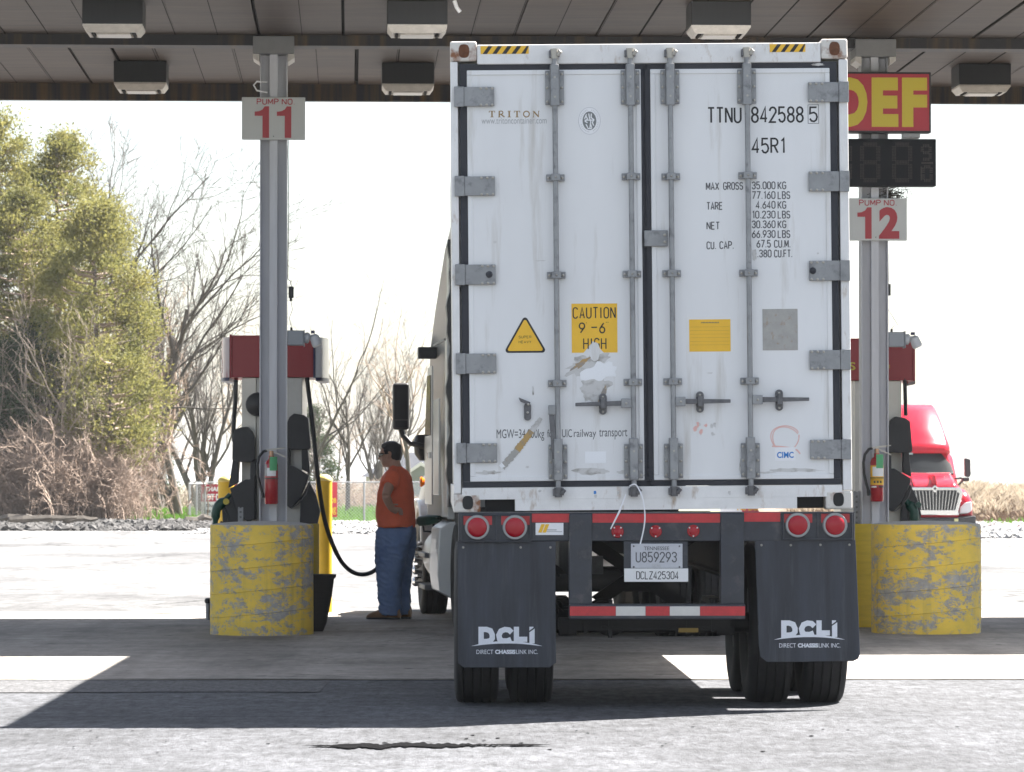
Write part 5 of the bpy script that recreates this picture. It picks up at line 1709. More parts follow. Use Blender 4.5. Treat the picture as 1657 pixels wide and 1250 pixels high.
tb(960, 905, 985, 935, 0.9, 1.0).build('bracket', M_galvdark, chas)

def tyre_mesh(Rr=0.505, w=0.275):
    prof = []
    h = w / 2
    prof += [(Rr * 0.56, -h * 0.72), (Rr * 0.72, -h * 0.98), (Rr * 0.86, -h), (Rr * 0.955, -h * 0.93), (Rr * 0.985, -h * 0.84)]
    for g in (-0.55, -0.18, 0.18, 0.55):
        a = g * h * 1.1
        prof += [(Rr * (1.0 - 0.008 * abs(g)), a - 0.0065), (Rr - 0.016, a - 0.0045), (Rr - 0.016, a + 0.0045), (Rr * (1.0 - 0.008 * abs(g)), a + 0.0065)]
    prof += [(Rr * 0.985, h * 0.84), (Rr * 0.955, h * 0.93), (Rr * 0.86, h), (Rr * 0.72, h * 0.98), (Rr * 0.56, h * 0.72)]
    mb = MB()
    n = 64
    for r_, x in prof:
        for k in range(n):
            a = 2 * math.pi * k / n
            mb.v.append((x, r_ * math.cos(a), r_ * math.sin(a)))
    for i in range(len(prof) - 1):
        for k in range(n):
            k2 = (k + 1) % n
            mb.f.append((i * n + k, i * n + k2, (i + 1) * n + k2, (i + 1) * n + k))
    return mb.mesh('tyre', M_tyre, True)
TYRE = tyre_mesh()
rimb = MB()
rimb.lathe([(0.02, -0.05), (0.12, -0.05), (0.13, -0.02), (0.22, 0.0), (0.27, -0.06), (0.285, -0.10), (0.287, 0.10), (0.27, 0.06), (0.22, 0.02), (0.02, 0.02)], (0, 0, 0), 'x', 36)
RIM = rimb.mesh('rim', M_rim, True)
def wheel(parent, x, y, z=0.5, flip=1):
    o = bpy.data.objects.new('wheel', TYRE)
    COL.objects.link(o)
    o.parent = parent
    o.location = (x, y, z)
    r_ = bpy.data.objects.new('rim', RIM)
    COL.objects.link(r_)
    r_.parent = o
    r_.scale.x = flip
    return o
for y in AX:
    for x in (-1.075, -0.735, 0.755, 1.10):
        wheel(chas, x, y, 0.5, -1 if x < 0 else 1)
# landing legs
for s_ in (-1, 1):
    MB().box(s_ * 0.62 - 0.07, s_ * 0.62 + 0.07, 8.9, 9.05, 0.38, 1.1).build('landing_leg', M_under, chas)

# ------------------------------------------------------------------ the white tractor
TH = R(5.0)
trac = thing('semi_tractor', 'white sleeper cab truck tractor coupled ahead of the container, being fuelled', 'truck', (0.20, 40.78, 0), (0, 0, TH))
hw = 1.13
prof = [(-3.35, 1.02), (-0.45, 1.02), (-0.30, 1.45), (-0.28, 2.02), (-0.92, 2.78), (-1.15, 3.15), (-1.75, 3.72), (-2.3, 3.92), (-3.35, 3.95)]
cab = MB()
rings = []
lv = [(-hw + 0.17, 0.12), (-hw + 0.055, 0.05), (-hw, 0.0), (hw, 0.0), (hw - 0.055, 0.05), (hw - 0.17, 0.12)]
cyp = sum(p[0] for p in prof) / len(prof)
for x, ins in lv:
    ring = []
    for (y, z) in prof:
        top = max(0.0, z - 2.75) / 1.2
        xx = x * (1 - 0.10 * top)
        ring.append((xx, y - ins * (1 if y > cyp else -0.1), z - ins * (1 if z > 3.0 else 0)))
    rings.append(ring)
cab.loft(rings)
cabo = cab.build('cab', M_truckwhite, trac, smooth=True, bevel=0.02)
MB().box(-hw + 0.10, hw - 0.10, -3.372, -3.355, 1.10, 3.70).build('sleeper_back', mat('sleeper_back', (0.40, 0.40, 0.39), 0.5, var=0.08, scale=3), trac)  # white panel coloured grey, the shade behind the cab put into the colour
for z0, z1 in ((2.58, 2.78),):
    MB().box(-hw + 0.11, hw - 0.11, -3.40, -3.373, z0, z1).build('vent_panel', M_blackplastic, trac)
MB().box(-hw + 0.08, hw - 0.08, -3.9, -3.36, 0.98, 1.14).build('deck_plate', M_under, trac)
# side extenders: white panel with a wavy rubber edge
for s_ in (-1, 1):
    ex = MB()
    ex.box(s_ * hw - 0.012, s_ * hw + 0.012, -3.62, -3.36, 1.14, 2.74)
    ex.box(s_ * (hw - 0.015) - 0.012, s_ * (hw - 0.015) + 0.012, -3.62, -3.36, 2.76, 3.62)
    ex.build('side_fairing', M_truckwhite, trac, bevel=0.006)
    eb = MB()
    n = 40
    pts = []
    for i in range(n + 1):
        z = 1.14 + 2.55 * i / n
        wv = 0.012 * math.sin(z * 9.0) + 0.008 * math.sin(z * 23)
        x = s_ * (hw + wv - 0.10 * max(0, z - 3.0) * 0.2)
        pts.append((x, z))
    ring = []
    for x, z in pts:
        ring.append([(x - s_ * 0.05, -3.80, z), (x + s_ * 0.012, -3.78, z), (x + s_ * 0.012, -3.63, z), (x - s_ * 0.05, -3.63, z)])
    eb.loft(ring)
    eb.build('rubber_edge', M_blackplastic, trac, smooth=True)
    # door, window, handle, trim line
    dr = MB().prism([(-1.55, 1.15), (-0.52, 1.15), (-0.42, 1.75), (-0.95, 2.55), (-1.55, 2.55)], s_ * (hw + 0.004), s_ * (hw + 0.02), 'x').build('door', M_truckwhite, trac, bevel=0.01)
    MB().prism([(-1.46, 1.85), (-0.60, 1.85), (-0.98, 2.46), (-1.46, 2.46)], s_ * (hw + 0.021), s_ * (hw + 0.028), 'x').build('window', M_glass, dr)
    MB().box(min(s_ * (hw + 0.022), s_ * (hw + 0.05)), max(s_ * (hw + 0.022), s_ * (hw + 0.05)), -1.5, -1.25, 1.62, 1.68).build('handle', M_chrome, dr)
    MB().box(min(s_ * (hw + 0.002), s_ * (hw + 0.014)), max(s_ * (hw + 0.002), s_ * (hw + 0.014)), -3.3, -1.7, 2.74, 2.765).build('trim_line', M_blackplastic, trac)
    MB().box(min(s_ * (hw + 0.004), s_ * (hw + 0.02)), max(s_ * (hw + 0.004), s_ * (hw + 0.02)), -2.6, -1.75, 1.25, 2.2).build('locker_door', M_truckwhite, trac, bevel=0.012)
    # chassis fairing over the tank, with step
    fo = MB().loft([[(s_ * x, y, z) for x, z in ((0.62, 0.34), (1.06, 0.25), (1.20, 0.33), (1.22, 0.50), (1.20, 0.93), (1.10, 1.00), (0.62, 1.00))] for y in (-3.45, -3.40, -2.3)])
    f1 = fo.build('tank_fairing', M_truckwhite, trac, smooth=True, bevel=0.012)
    tk = MB().tube([(s_ * 0.90, -2.27, 0.64), (s_ * 0.90, -0.85, 0.64)], 0.30, 28).build('fuel_tank', mat('tank_white', (0.60, 0.58, 0.53), 0.3, var=0.1, scale=4), trac, smooth=True)
    for zz_, yy in ((0.30, -1.15), (0.62, -1.12)):
        MB().box(min(s_ * 0.94, s_ * 1.24), max(s_ * 0.94, s_ * 1.24), yy - 0.75, yy + 0.35, zz_, zz_ + 0.05).build('step', M_galvdark, trac, bevel=0.008)
    for zz_ in (0.36, 0.48, 0.60, 0.72):
        MB().lathe([(0.045, s_ * 1.20), (0.05, s_ * 1.23), (0.05, s_ * 1.28), (0.03, s_ * 1.30)], (0, -0.85, zz_), 'x', 16).build('step_lug', M_chrome, trac, smooth=True)
    MB().lathe([(0.05, 0.93), (0.055, 0.97), (0.05, 1.0)], (s_ * 0.98, -1.9, 0), 'z', 16).build('tank_cap', M_chrome, tk, smooth=True)
    # mirrors
    mr = MB().box(s_ * 1.39 - 0.085, s_ * 1.39 + 0.085, -0.42, -0.31, 1.92, 2.405).build('mirror', M_blackplastic, trac, bevel=0.03, seg=4)
    MB().box(s_ * 1.39 - 0.070, s_ * 1.39 + 0.070, -0.424, -0.4195, 2.03, 2.38).build('mirror_face', M_mirror, mr)
    MB().box(s_ * 1.39 - 0.062, s_ * 1.39 + 0.062, -0.424, -0.4195, 1.945, 2.015).build('convex_face', M_mirror, mr)
    MB().tube([(s_ * 1.39, -0.36, 1.93), (s_ * 1.37, -0.37, 1.86), (s_ * 1.29, -0.38, 1.78), (s_ * 1.12, -0.40, 1.74)], [0.028, 0.03, 0.03, 0.03], 10).build('mirror_arm', M_blackplastic, trac, smooth=True)
    MB().tube([(s_ * 1.16, -0.30, 1.60), (s_ * 1.16, -0.30, 1.67), (s_ * 1.16, -0.29, 1.80), (s_ * 1.16, -0.28, 1.86)], [0.035, 0.085, 0.095, 0.07], 14).build('hood_mirror', M_blackplastic, trac, smooth=True)
# hood and fenders
hp_ = []
for y, w, z1, z0 in ((-0.30, 1.02, 1.98, 1.00), (0.2, 1.08, 1.90, 0.98), (0.8, 1.10, 1.80, 0.70), (1.25, 1.02, 1.62, 0.55), (1.42, 0.80, 1.45, 0.5)):
    ring = []
    for x, z in ((-w, z0), (-w * 1.06, z0 + 0.25), (-w * 1.04, z0 + 0.45), (-w * 0.86, z1 - 0.22), (-w * 0.66, z1 - 0.03), (0, z1), (w * 0.66, z1 - 0.03), (w * 0.86, z1 - 0.22), (w * 1.04, z0 + 0.45), (w * 1.06, z0 + 0.25), (w, z0)):
        ring.append((x, y, z))
    hp_.append(ring)
MB().loft(hp_).build('hood', M_truckwhite, trac, smooth='all')
for s_ in (-1, 1):
    fp = []
    for i in range(13):
        a = R(10 + 160 * i / 12)
        fp.append((0.62 * math.cos(a), 0.50 + 0.62 * math.sin(a)))
    fi = [(y * 1.14, 0.50 + (z - 0.5) * 1.12) for y, z in fp][::-1]
    MB().prism(fp + fi, min(s_ * 0.85, s_ * 1.20), max(s_ * 0.85, s_ * 1.20), 'x').build('fender', M_truckwhite, trac, smooth=True, bevel=0.02)
    MB().lathe([(0.05, -0.02), (0.055, 0.0), (0.03, 0.03)], (s_ * 1.155, -0.10, 1.38), 'x', 14).build('marker_lamp', M_amber, trac, smooth=True)
    MB().box(s_ * 1.06 - 0.10, s_ * 1.06 + 0.10, 1.18, 1.36, 0.95, 1.2).build('headlight', M_patch, trac, bevel=0.04)
    MB().box(s_ * 0.42 - 0.04, s_ * 0.42 + 0.04, -7.2, 0.9, 0.72, 0.98).build('frame_rail', M_under, trac)
    MB().box(min(s_ * 1.06, s_ * 1.25), max(s_ * 1.06, s_ * 1.25), -1.0, -0.85, 2.64, 2.76).build('visor_end', M_blackplastic, trac, bevel=0.01)
MB().box(-1.05, 1.05, 1.35, 1.52, 0.30, 0.62).build('bumper', M_chrome, trac, bevel=0.04)
MB().box(-0.55, 0.55, 1.425, 1.45, 0.70, 1.40).build('grille', M_chrome, trac, bevel=0.02)
MB().prism([(-0.29, 2.06), (-0.90, 2.74), (-0.93, 2.72), (-0.32, 2.04)], -0.95, 0.95, 'x').build('windshield', M_glass, trac)
MB().lathe([(0.4, 1.02), (0.45, 1.06), (0.45, 1.09)], (0, -5.3, 0), 'z', 28).build('fifth_wheel', M_under, trac)
for y in (-4.75, -6.05):
    MB().tube([(-0.9, y, 0.5), (0.9, y, 0.5)], 0.1, 12).build('drive_axle', M_under, trac, smooth=True)
    for x in (-1.02, -0.69, 0.69, 1.02):
        wheel(trac, x, y, 0.5, -1 if x < 0 else 1)
for x in (-1.03, 1.03):
    wheel(trac, x, 0.0, 0.5, -1 if x < 0 else 1)
MB().tube([(-0.9, 0, 0.48), (0.9, 0, 0.48)], 0.06, 12).build('front_axle', M_under, trac, smooth=True)

# ------------------------------------------------------------------ the man
man = thing('person', 'person in orange t-shirt, jeans and sunglasses, hand on hip, fuelling the white truck', 'person', G(637, 39.0), (0, 0, R(-14)))
SM = 161.0
def mz(py):
    return (1003 - py) / SM
def mx(px):
    return (px - 637) / SM
def ering(cx, cy, cz, rx, ry, n=20, p=2.3, tilt=0.0):
    out = []
    for k in range(n):
        a = 2 * math.pi * k / n
        ca, sa = math.cos(a), math.sin(a)
        x = rx * math.copysign(abs(ca) ** (2 / p), ca)
        y = ry * math.copysign(abs(sa) ** (2 / p), sa)
        out.append((cx + x, cy + y, cz + tilt * x))
    return out
def remeshed(mb, name, m, parent, voxel, smooth_it=3, noise_amp=0.0, nscale=6.0, zs=1.0, folds=False):
    me = mb.mesh(name, m, True)
    o = bpy.data.objects.new(name, me)
    COL.objects.link(o)
    md = o.modifiers.new('remesh', 'REMESH')
    md.mode = 'VOXEL'
    md.voxel_size = voxel
    md.use_smooth_shade = True
    sm = o.modifiers.new('smooth', 'SMOOTH')
    sm.factor = 0.5
    sm.iterations = smooth_it
    dg = bpy.context.evaluated_depsgraph_get()
    nm = bpy.data.meshes.new_from_object(o.evaluated_get(dg))
    o.modifiers.clear()
    o.data = nm
    if noise_amp:
        for v in nm.vertices:
            n_ = v.normal
            q = Vector((v.co.x * nscale, v.co.y * nscale, v.co.z * nscale * zs))
            k = mnoise.noise(q) + 0.5 * mnoise.noise(q * 2.3)
            if folds:      # sharp creases between soft rolls
                qq = Vector((q.x * 1.2, q.y * 1.2, q.z * 1.5 + 0.8 * q.x)) * 1.5
                k = 0.7 * k + 0.9 * (0.55 - 2.0 * abs(mnoise.noise(qq)))
            v.co += n_ * noise_amp * k
    nm.materials.clear()
    nm.materials.append(m)
    nm.polygons.foreach_set('use_smooth', [True] * len(nm.polygons))
    o.parent = parent
    return o
M_skin = mat('skin', (0.42, 0.24, 0.17), 0.5, var=0.08, scale=12)
M_hair = mat('hair_black', (0.012, 0.010, 0.010), 0.5, var=0.3, scale=60, bump=0.3, bscale=120)
M_orange = mat('shirt_orange', (0.74, 0.14, 0.065), 0.85, var=0.10, scale=7, bump=0.15, bscale=18)
M_denim = mat('denim', (0.18, 0.265, 0.45), 0.85, col2=(0.10, 0.155, 0.30), scale=5, var=0.12, bump=0.2, bscale=24, stretch=(1, 1, 0.6))
M_boot = mat('boot_brown', (0.20, 0.105, 0.050), 0.6, var=0.2, scale=12)
b = MB()
hx, hz = mx(631), mz(737)
# skull, jaw, neck
b.loft([ering(hx + dx, 0, hz + dz, rx, ry) for dz, rx, ry, dx in ((-0.122, 0.020, 0.03, -0.040), (-0.112, 0.052, 0.05, -0.022), (-0.085, 0.080, 0.062, -0.010), (-0.04, 0.092, 0.07, -0.002), (0.0, 0.099, 0.074, 0.002), (0.05, 0.101, 0.076, 0.006), (0.09, 0.083, 0.066, 0.008), (0.113, 0.05, 0.042, 0.008), (0.122, 0.02, 0.018, 0.008))])
b.tube([(hx + 0.035, 0, hz - 0.03), (hx + 0.045, 0, hz - 0.10), (hx + 0.065, 0, hz - 0.19)], [0.062, 0.064, 0.075], 16)
# nose, brow, lips, chin, ears
b.tube([(hx - 0.090, 0, hz + 0.012), (hx - 0.108, 0, hz - 0.020), (hx - 0.112, 0, hz - 0.036), (hx - 0.092, 0, hz - 0.044)], [0.010, 0.013, 0.016, 0.014], 8)
b.tube([(hx - 0.082, -0.04, hz + 0.028), (hx - 0.094, 0, hz + 0.026), (hx - 0.082, 0.04, hz + 0.028)], 0.013, 8)
b.tube([(hx - 0.078, -0.020, hz - 0.066), (hx - 0.091, 0, hz - 0.064), (hx - 0.078, 0.020, hz - 0.066)], 0.009, 8)
b.tube([(hx - 0.074, -0.018, hz - 0.080), (hx - 0.087, 0, hz - 0.080), (hx - 0.074, 0.018, hz - 0.080)], 0.009, 8)
b.tube([(hx - 0.062, 0, hz - 0.108), (hx - 0.074, 0, hz - 0.104)], [0.02, 0.018], 8)
for s_ in (-1, 1):
    b.tube([(hx + 0.010, s_ * 0.075, hz - 0.035), (hx + 0.024, s_ * 0.086, hz - 0.01), (hx + 0.022, s_ * 0.088, hz + 0.018), (hx + 0.008, s_ * 0.080, hz + 0.022)], [0.010, 0.012, 0.014, 0.010], 8)
# torso core, so the body is one figure
b.loft([ering(mx(x), 0, mz(y), rx, ry) for y, x, rx, ry in ((862, 640, 0.12, 0.14), (850, 640, 0.13, 0.15), (800, 640, 0.13, 0.17), (768, 643, 0.10, 0.17), (757, 641, 0.05, 0.08))])
# arms: near one bent back to the hip, far one relaxed to the front
sh, el, wr_, kn = Vector((mx(644), -0.200, mz(773))), Vector((mx(641), -0.375, mz(803))), Vector((mx(646), -0.285, mz(824))), Vector((mx(653), -0.235, mz(827)))
b.tube([sh, sh.lerp(el, 0.5), el], [0.056, 0.052, 0.042], 12)
b.tube([el, el.lerp(wr_, 0.35), wr_], [0.042, 0.044, 0.030], 12)
b.tube([wr_, kn], [0.030, 0.036], 12)
def finger(p, q, r_, rad=0.0095):
    b.tube([p, q, r_], [rad * 1.1, rad, rad * 0.8], 8)
for i in range(4):
    o_ = Vector((0.006 * i, 0.012, 0.028 - 0.020 * i))
    base_ = kn + o_
    ln_ = (0.030, 0.034, 0.031, 0.024)[i]
    finger(base_, base_ + Vector((ln_, 0.012, -0.004)), base_ + Vector((ln_ + 0.008, 0.034, -0.012)))
finger(wr_ + Vector((0.012, -0.006, 0.030)), wr_ + Vector((0.040, -0.004, 0.046)), wr_ + Vector((0.068, 0.014, 0.042)), 0.011)
sh2, el2, wr2 = Vector((mx(640), 0.205, mz(773))), Vector((mx(642), 0.27, mz(815))), Vector((mx(625), 0.25, mz(846)))
b.tube([sh2, el2], [0.056, 0.042], 12)
b.tube([el2, el2.lerp(wr2, 0.35), wr2], [0.042, 0.044, 0.030], 12)
kn2 = wr2 + Vector((-0.045, 0.0, -0.06))
b.tube([wr2, kn2], [0.030, 0.036], 12)
for i in range(4):
    base_ = kn2 + Vector((0.02 - 0.006 * i, -0.030 + 0.020 * i, -0.012))
    finger(base_, base_ + Vector((-0.010, 0, -0.034)), base_ + Vector((0.006, 0, -0.060)))
finger(wr2 + Vector((-0.02, -0.028, -0.02)), wr2 + Vector((-0.05, -0.044, -0.05)), wr2 + Vector((-0.056, -0.040, -0.08)), 0.011)
body = remeshed(b, 'body', M_skin, man, 0.0075, 2)
# shirt
t_ = MB()
rows_ = ((854, 611.5, 670.5, 0.205), (848, 611, 671, 0.212), (832, 609.5, 670.5, 0.222), (815, 610, 669, 0.222), (800, 612, 668.5, 0.220), (785, 616, 667.5, 0.222), (773, 620, 664, 0.224), (764, 626, 658, 0.19), (758, 630, 653, 0.12), (754.5, 632, 650, 0.082))
t_.loft([ering((mx(a) + mx(c)) / 2, 0, mz(y), (mx(c) - mx(a)) / 2, w, 28, 2.2) for y, a, c, w in rows_])
t_.tube([sh + Vector((0, 0.09, 0.02)), sh + Vector((0, 0.0, 0.0)), sh.lerp(el, 0.48)], [0.085, 0.082, 0.078], 16)
t_.tube([sh2 + Vector((0, -0.09, 0.02)), sh2, sh2.lerp(el2, 0.62)], [0.085, 0.082, 0.078], 16)
remeshed(t_, 'shirt', M_orange, man, 0.009, 2, 0.012, 4.6, 0.55, True)
# jeans
j = MB()
def leg(yoff, rows2):
    j.loft([ering((mx(a) + mx(c)) / 2, yoff + dy, mz(y), (mx(c) - mx(a)) / 2, w, 24, 2.4) for y, a, c, w, dy in rows2])
leg(-0.085, ((996, 618, 652, 0.085, 0), (985, 617, 655, 0.09, 0), (960, 615.5, 653, 0.092, 0), (935, 613.5, 654, 0.097, 0), (910, 610.5, 660, 0.108, 0), (885, 610, 666, 0.118, 0), (865, 611, 671, 0.115, 0.02), (846, 613, 669, 0.10, 0.05)))
leg(0.085, ((996, 626, 660, 0.085, 0), (985, 624, 661, 0.09, 0), (960, 620, 661, 0.092, 0), (935, 617, 662, 0.097, 0), (910, 613, 666, 0.112, 0), (885, 611, 671, 0.120, 0), (865, 612, 672, 0.115, -0.02), (846, 613, 669, 0.10, -0.05)))
remeshed(j, 'jeans', M_denim, man, 0.009, 2, 0.013, 6.0, 1.6, True)
for s_, dx in ((-1, 0.0), (1, 0.055)):
    f = MB()
    y0 = s_ * 0.10
    rgs = []
    for px, w, h, zb in ((597.5, 0.030, 0.035, 0.012), (601, 0.048, 0.055, 0.008), (608, 0.054, 0.075, 0.006), (617, 0.050, 0.095, 0.006), (626, 0.046, 0.13, 0.004), (640, 0.045, 0.14, 0.004), (649, 0.043, 0.14, 0.004), (653, 0.034, 0.12, 0.008)):
        x = mx(px) + dx
        rgs.append([(x, y0 + w * math.cos(a) * (1.0), max(0.0, zb + h / 2 + h / 2 * math.sin(a) * (1.0 if math.sin(a) > 0 else 1.0))) for a in [2 * math.pi * k / 16 for k in range(16)]])
    f.loft(rgs)
    bo = f.build('boot', M_boot, man, smooth=True)
    so = MB()
    so.prism([(mx(597) + dx, y0 - 0.03), (mx(602) + dx, y0 - 0.052), (mx(612) + dx, y0 - 0.056), (mx(640) + dx, y0 - 0.048), (mx(653.5) + dx, y0 - 0.035), (mx(653.5) + dx, y0 + 0.035), (mx(640) + dx, y0 + 0.048), (mx(612) + dx, y0 + 0.056), (mx(602) + dx, y0 + 0.052), (mx(597) + dx, y0 + 0.03)], 0.0065, 0.024, 'z')
    so.build('sole', M_blackplastic, bo, bevel=0.004)
# hair: a cap over the skull with short sides
h = MB()
h.loft([ering(hx + dx, 0, hz + dz, rx, ry) for dz, rx, ry, dx in ((-0.055, 0.052, 0.060, 0.062), (-0.02, 0.066, 0.074, 0.052), (0.02, 0.080, 0.080, 0.040), (0.045, 0.098, 0.083, 0.024), (0.075, 0.106, 0.082, 0.014), (0.105, 0.096, 0.070, 0.010), (0.128, 0.064, 0.048, 0.010), (0.138, 0.024, 0.02, 0.012))])
for s_ in (-1, 1):
    h.tube([(hx - 0.030, s_ * 0.072, hz + 0.05), (hx - 0.022, s_ * 0.076, hz + 0.005)], [0.022, 0.009], 8)
remeshed(h, 'hair', M_hair, man, 0.009, 2, 0.006, 26)
g = MB()
for s_ in (-1, 1):
    g.prism([(s_ * 0.010, hz + 0.014), (s_ * 0.012, hz - 0.012), (s_ * 0.030, hz - 0.022), (s_ * 0.054, hz - 0.012), (s_ * 0.060, hz + 0.014)], hx - 0.104, hx - 0.094, 'x')
g.box(hx - 0.105, hx - 0.098, -0.012, 0.012, hz + 0.002, hz + 0.013)
for s_ in (-1, 1):
    a = [(hx - 0.099, s_ * 0.060, hz + 0.014), (hx - 0.094, s_ * 0.078, hz + 0.013), (hx - 0.03, s_ * 0.084, hz + 0.012), (hx + 0.015, s_ * 0.090, hz + 0.014)]
    g.tube(a, 0.0055, 6)
    g.box(hx - 0.094, hx - 0.052, s_ * 0.079 - 0.004, s_ * 0.079 + 0.004, hz - 0.008, hz + 0.017)
g.build('sunglasses', M_glass, man)

# ------------------------------------------------------------------ the red tractor
RT = 110.0
RK = FPX / RT
red = thing('red_tractor', 'shiny red aerodynamic truck tractor parked facing the pumps', 'truck', G(1512, RT), (0, 0, R(1.5)))
M_red = mat('truck_red', (0.44, 0.008, 0.024), 0.24, spec=0.35, coat=0.0, var=0.05, scale=3)
def rp(px, py):
    return (px - 1512) / RK, CAMH + (777 - py) / RK
def rprism(name, pts, y0, y1, m, parent=red, bev=0.02, smooth=False):
    return MB().prism([rp(*p) for p in pts], y0, y1).build(name, m, parent, bevel=bev, smooth=smooth)
# front at y=-0 going back +y
def rring(y, pts):
    out = []
    for px, py in pts:
        x, z = rp(px, py)
        out.append((x, y, z))
    return out
def sym(pts):
    return pts + [(3024 - a, b_) for a, b_ in reversed(pts)]
roof = MB()
roof.loft([rring(2.3, sym([(1549, 733), (1549, 728), (1545, 724)])), rring(2.45, sym([(1557, 733), (1556, 722), (1548, 716)])), rring(2.9, sym([(1557, 733), (1554, 706), (1546, 692)])), rring(3.6, sym([(1556, 733), (1547.5, 672), (1541, 662)])), rring(4.2, sym([(1555, 733), (1545, 656), (1540, 651)])), rring(5.6, sym([(1555, 733), (1543, 653), (1539, 648.5)]))])
roof.build('roof_fairing', M_red, red, smooth='all')
cabr = MB()
cabr.loft([rring(1.9, sym([(1560, 848), (1561, 790), (1559, 784)])), rring(2.0, sym([(1564, 848), (1565, 780), (1560, 772)])), rring(2.55, sym([(1566, 848), (1562, 742), (1550, 727.5)])), rring(2.7, sym([(1566, 848), (1562, 738), (1552, 726)])), rring(5.6, sym([(1566, 848), (1563, 735), (1555, 728)]))])
cabr.build('cab', M_red, red, smooth=True)
# windscreen, sloped
w_ = MB()
a = [rp(1464, 766), rp(1560, 766), rp(1552, 729.5), rp(1472, 729.5)]
n = 10
for i in range(n + 1):
    t = i / n
    xb = a[0][0] + (a[1][0] - a[0][0]) * t
    xt = a[3][0] + (a[2][0] - a[3][0]) * t
    bow = 0.22 * (2 * t - 1) ** 2
    w_.v += [(xb, 1.78 + bow, a[0][1]), (xt, 2.42 + bow, a[3][1])]
for i in range(n):
    w_.f.append((2 * i, 2 * i + 2, 2 * i + 3, 2 * i + 1))
ws_ = w_.build('windshield', mat('windscreen_grey', (0.016, 0.018, 0.019), 0.06, spec=0.10), red, smooth=True)
MB().tube([(rp(1466, 766)[0], 1.95, rp(0, 767)[1]), (0, 1.72, rp(0, 767)[1]), (rp(1558, 766)[0], 1.95, rp(0, 767)[1])], 0.04, 8).build('windshield_seal', M_blackplastic, red)
MB().box(rp(1481, 0)[0], rp(1494, 0)[0], 2.30, 2.32, rp(0, 735)[1], rp(0, 732)[1]).build('windshield_sticker', mat('sticker_teal', (0.35, 0.60, 0.58), 0.5), red)
for px in (1485, 1497, 1509, 1527, 1539):
    x, z = rp(px, 724)
    MB().box(x - 0.07, x + 0.07, 2.38, 2.5, z - 0.02, z + 0.05).build('marker_lamp', M_amber, red, bevel=0.02)
# hood
hh = MB()
hh.loft([rring(0.0, sym([(1545, 834), (1548, 800), (1546, 788)])), rring(0.08, sym([(1551, 838), (1553, 795), (1546, 783)])), rring(0.6, sym([(1558, 838), (1558, 790), (1545, 775)])), rring(1.3, sym([(1562, 838), (1561, 786), (1548, 768)])), rring(1.9, sym([(1563, 838), (1562, 784), (1552, 765)]))])
hh.build('hood', M_red, red, smooth=True, bevel=0.03)
MB().prism([(-0.035, rp(0, 769)[1]), (0.035, rp(0, 769)[1]), (0.09, rp(0, 786)[1]), (-0.09, rp(0, 786)[1])], 0.02, 1.6).build('hood_ridge', M_red, red, bevel=0.03)
# fenders with headlights
for s_ in (-1, 1):
    def m_(px):
        return px if s_ > 0 else 3024 - px
    MB().loft([rring(y, [(m_(p), q_) for p, q_ in pts]) for y, pts in ((0.25, [(1548, 834), (1549, 818), (1556, 806), (1566, 806), (1572, 818), (1573, 834)]), (0.5, [(1546, 836), (1547, 808), (1554, 794), (1568, 796), (1577, 812), (1578, 836)]), (1.2, [(1546, 838), (1547, 800), (1554, 790), (1569, 792), (1578, 808), (1579, 838)]), (1.9, [(1546, 838), (1547, 815), (1554, 802), (1569, 804), (1577, 816), (1578, 838)]))]).build('fender', M_red, red, smooth='all')
    rprism('headlight', [(m_(1553), 832), (m_(1554), 822), (m_(1563), 814), (m_(1573), 812), (m_(1574), 826), (m_(1568), 831)], 0.12, 0.5, mat('headlight_clear', (0.66, 0.64, 0.65), 0.15, coat=0.5), bev=0.03)
    # mirrors
    mo = rprism('mirror', [(m_(1576.5), 782), (m_(1576.5), 741), (m_(1580), 741), (m_(1586.5), 743), (m_(1587), 769), (m_(1584), 773), (m_(1577), 771)][1:], 1.9, 2.1, M_blackplastic, bev=0.03)
    rprism('mirror_base', [(m_(1571), 780), (m_(1573), 773), (m_(1584), 773), (m_(1584), 779)], 1.85, 2.1, M_blackplastic, mo, 0.02)
    for p0, p1 in (((1560, 775), (1572, 774)), ((1558, 793), (1573, 779)), ((1553, 796), (1560, 790))):
        x0, z0 = rp(m_(p0[0]), p0[1])
        x1, z1 = rp(m_(p1[0]), p1[1])
        MB().tube([(x0, 1.95, z0), (x1, 1.95, z1)], 0.03, 8).build('mirror_arm', M_blackplastic, mo)
# grille: chrome surround, dark mouth, chrome bars
go = rprism('grille', [(1470, 834), (1471, 828), (1465, 797), (1470, 789), (1553, 789), (1558, 797), (1550, 828), (1551, 834)], -0.06, 0.05, M_chrome, bev=0.02)
def inset(pts, y0, y1, m, name, parent):
    return MB().prism([rp(*p) for p in pts], y0, y1).build(name, m, parent)
inset([(1478, 826), (1471, 799), (1476, 793.5), (1546, 793.5), (1552, 799), (1545, 826)], -0.075, -0.061, M_under, 'grille_mouth', go)
for k in range(14):
    t = (k + 0.5) / 14
    xt = rp(1472 + 79 * t, 794)[0]
    xb = rp(1479 + 65 * t, 825.5)[0]
    zt, zb = rp(0, 794)[1], rp(0, 825.5)[1]
    MB().tube([(xt, -0.09, zt), (xb, -0.09, zb)], 0.015, 6).build('grille_bar', M_chrome, go, smooth=True)
MB().prism([(0.0, rp(0, 785.5)[1]), (0.10, rp(0, 790)[1]), (0.02, rp(0, 797)[1]), (-0.02, rp(0, 797)[1]), (-0.10, rp(0, 790)[1])], -0.11, -0.076).build('badge', M_chrome, go, bevel=0.01)
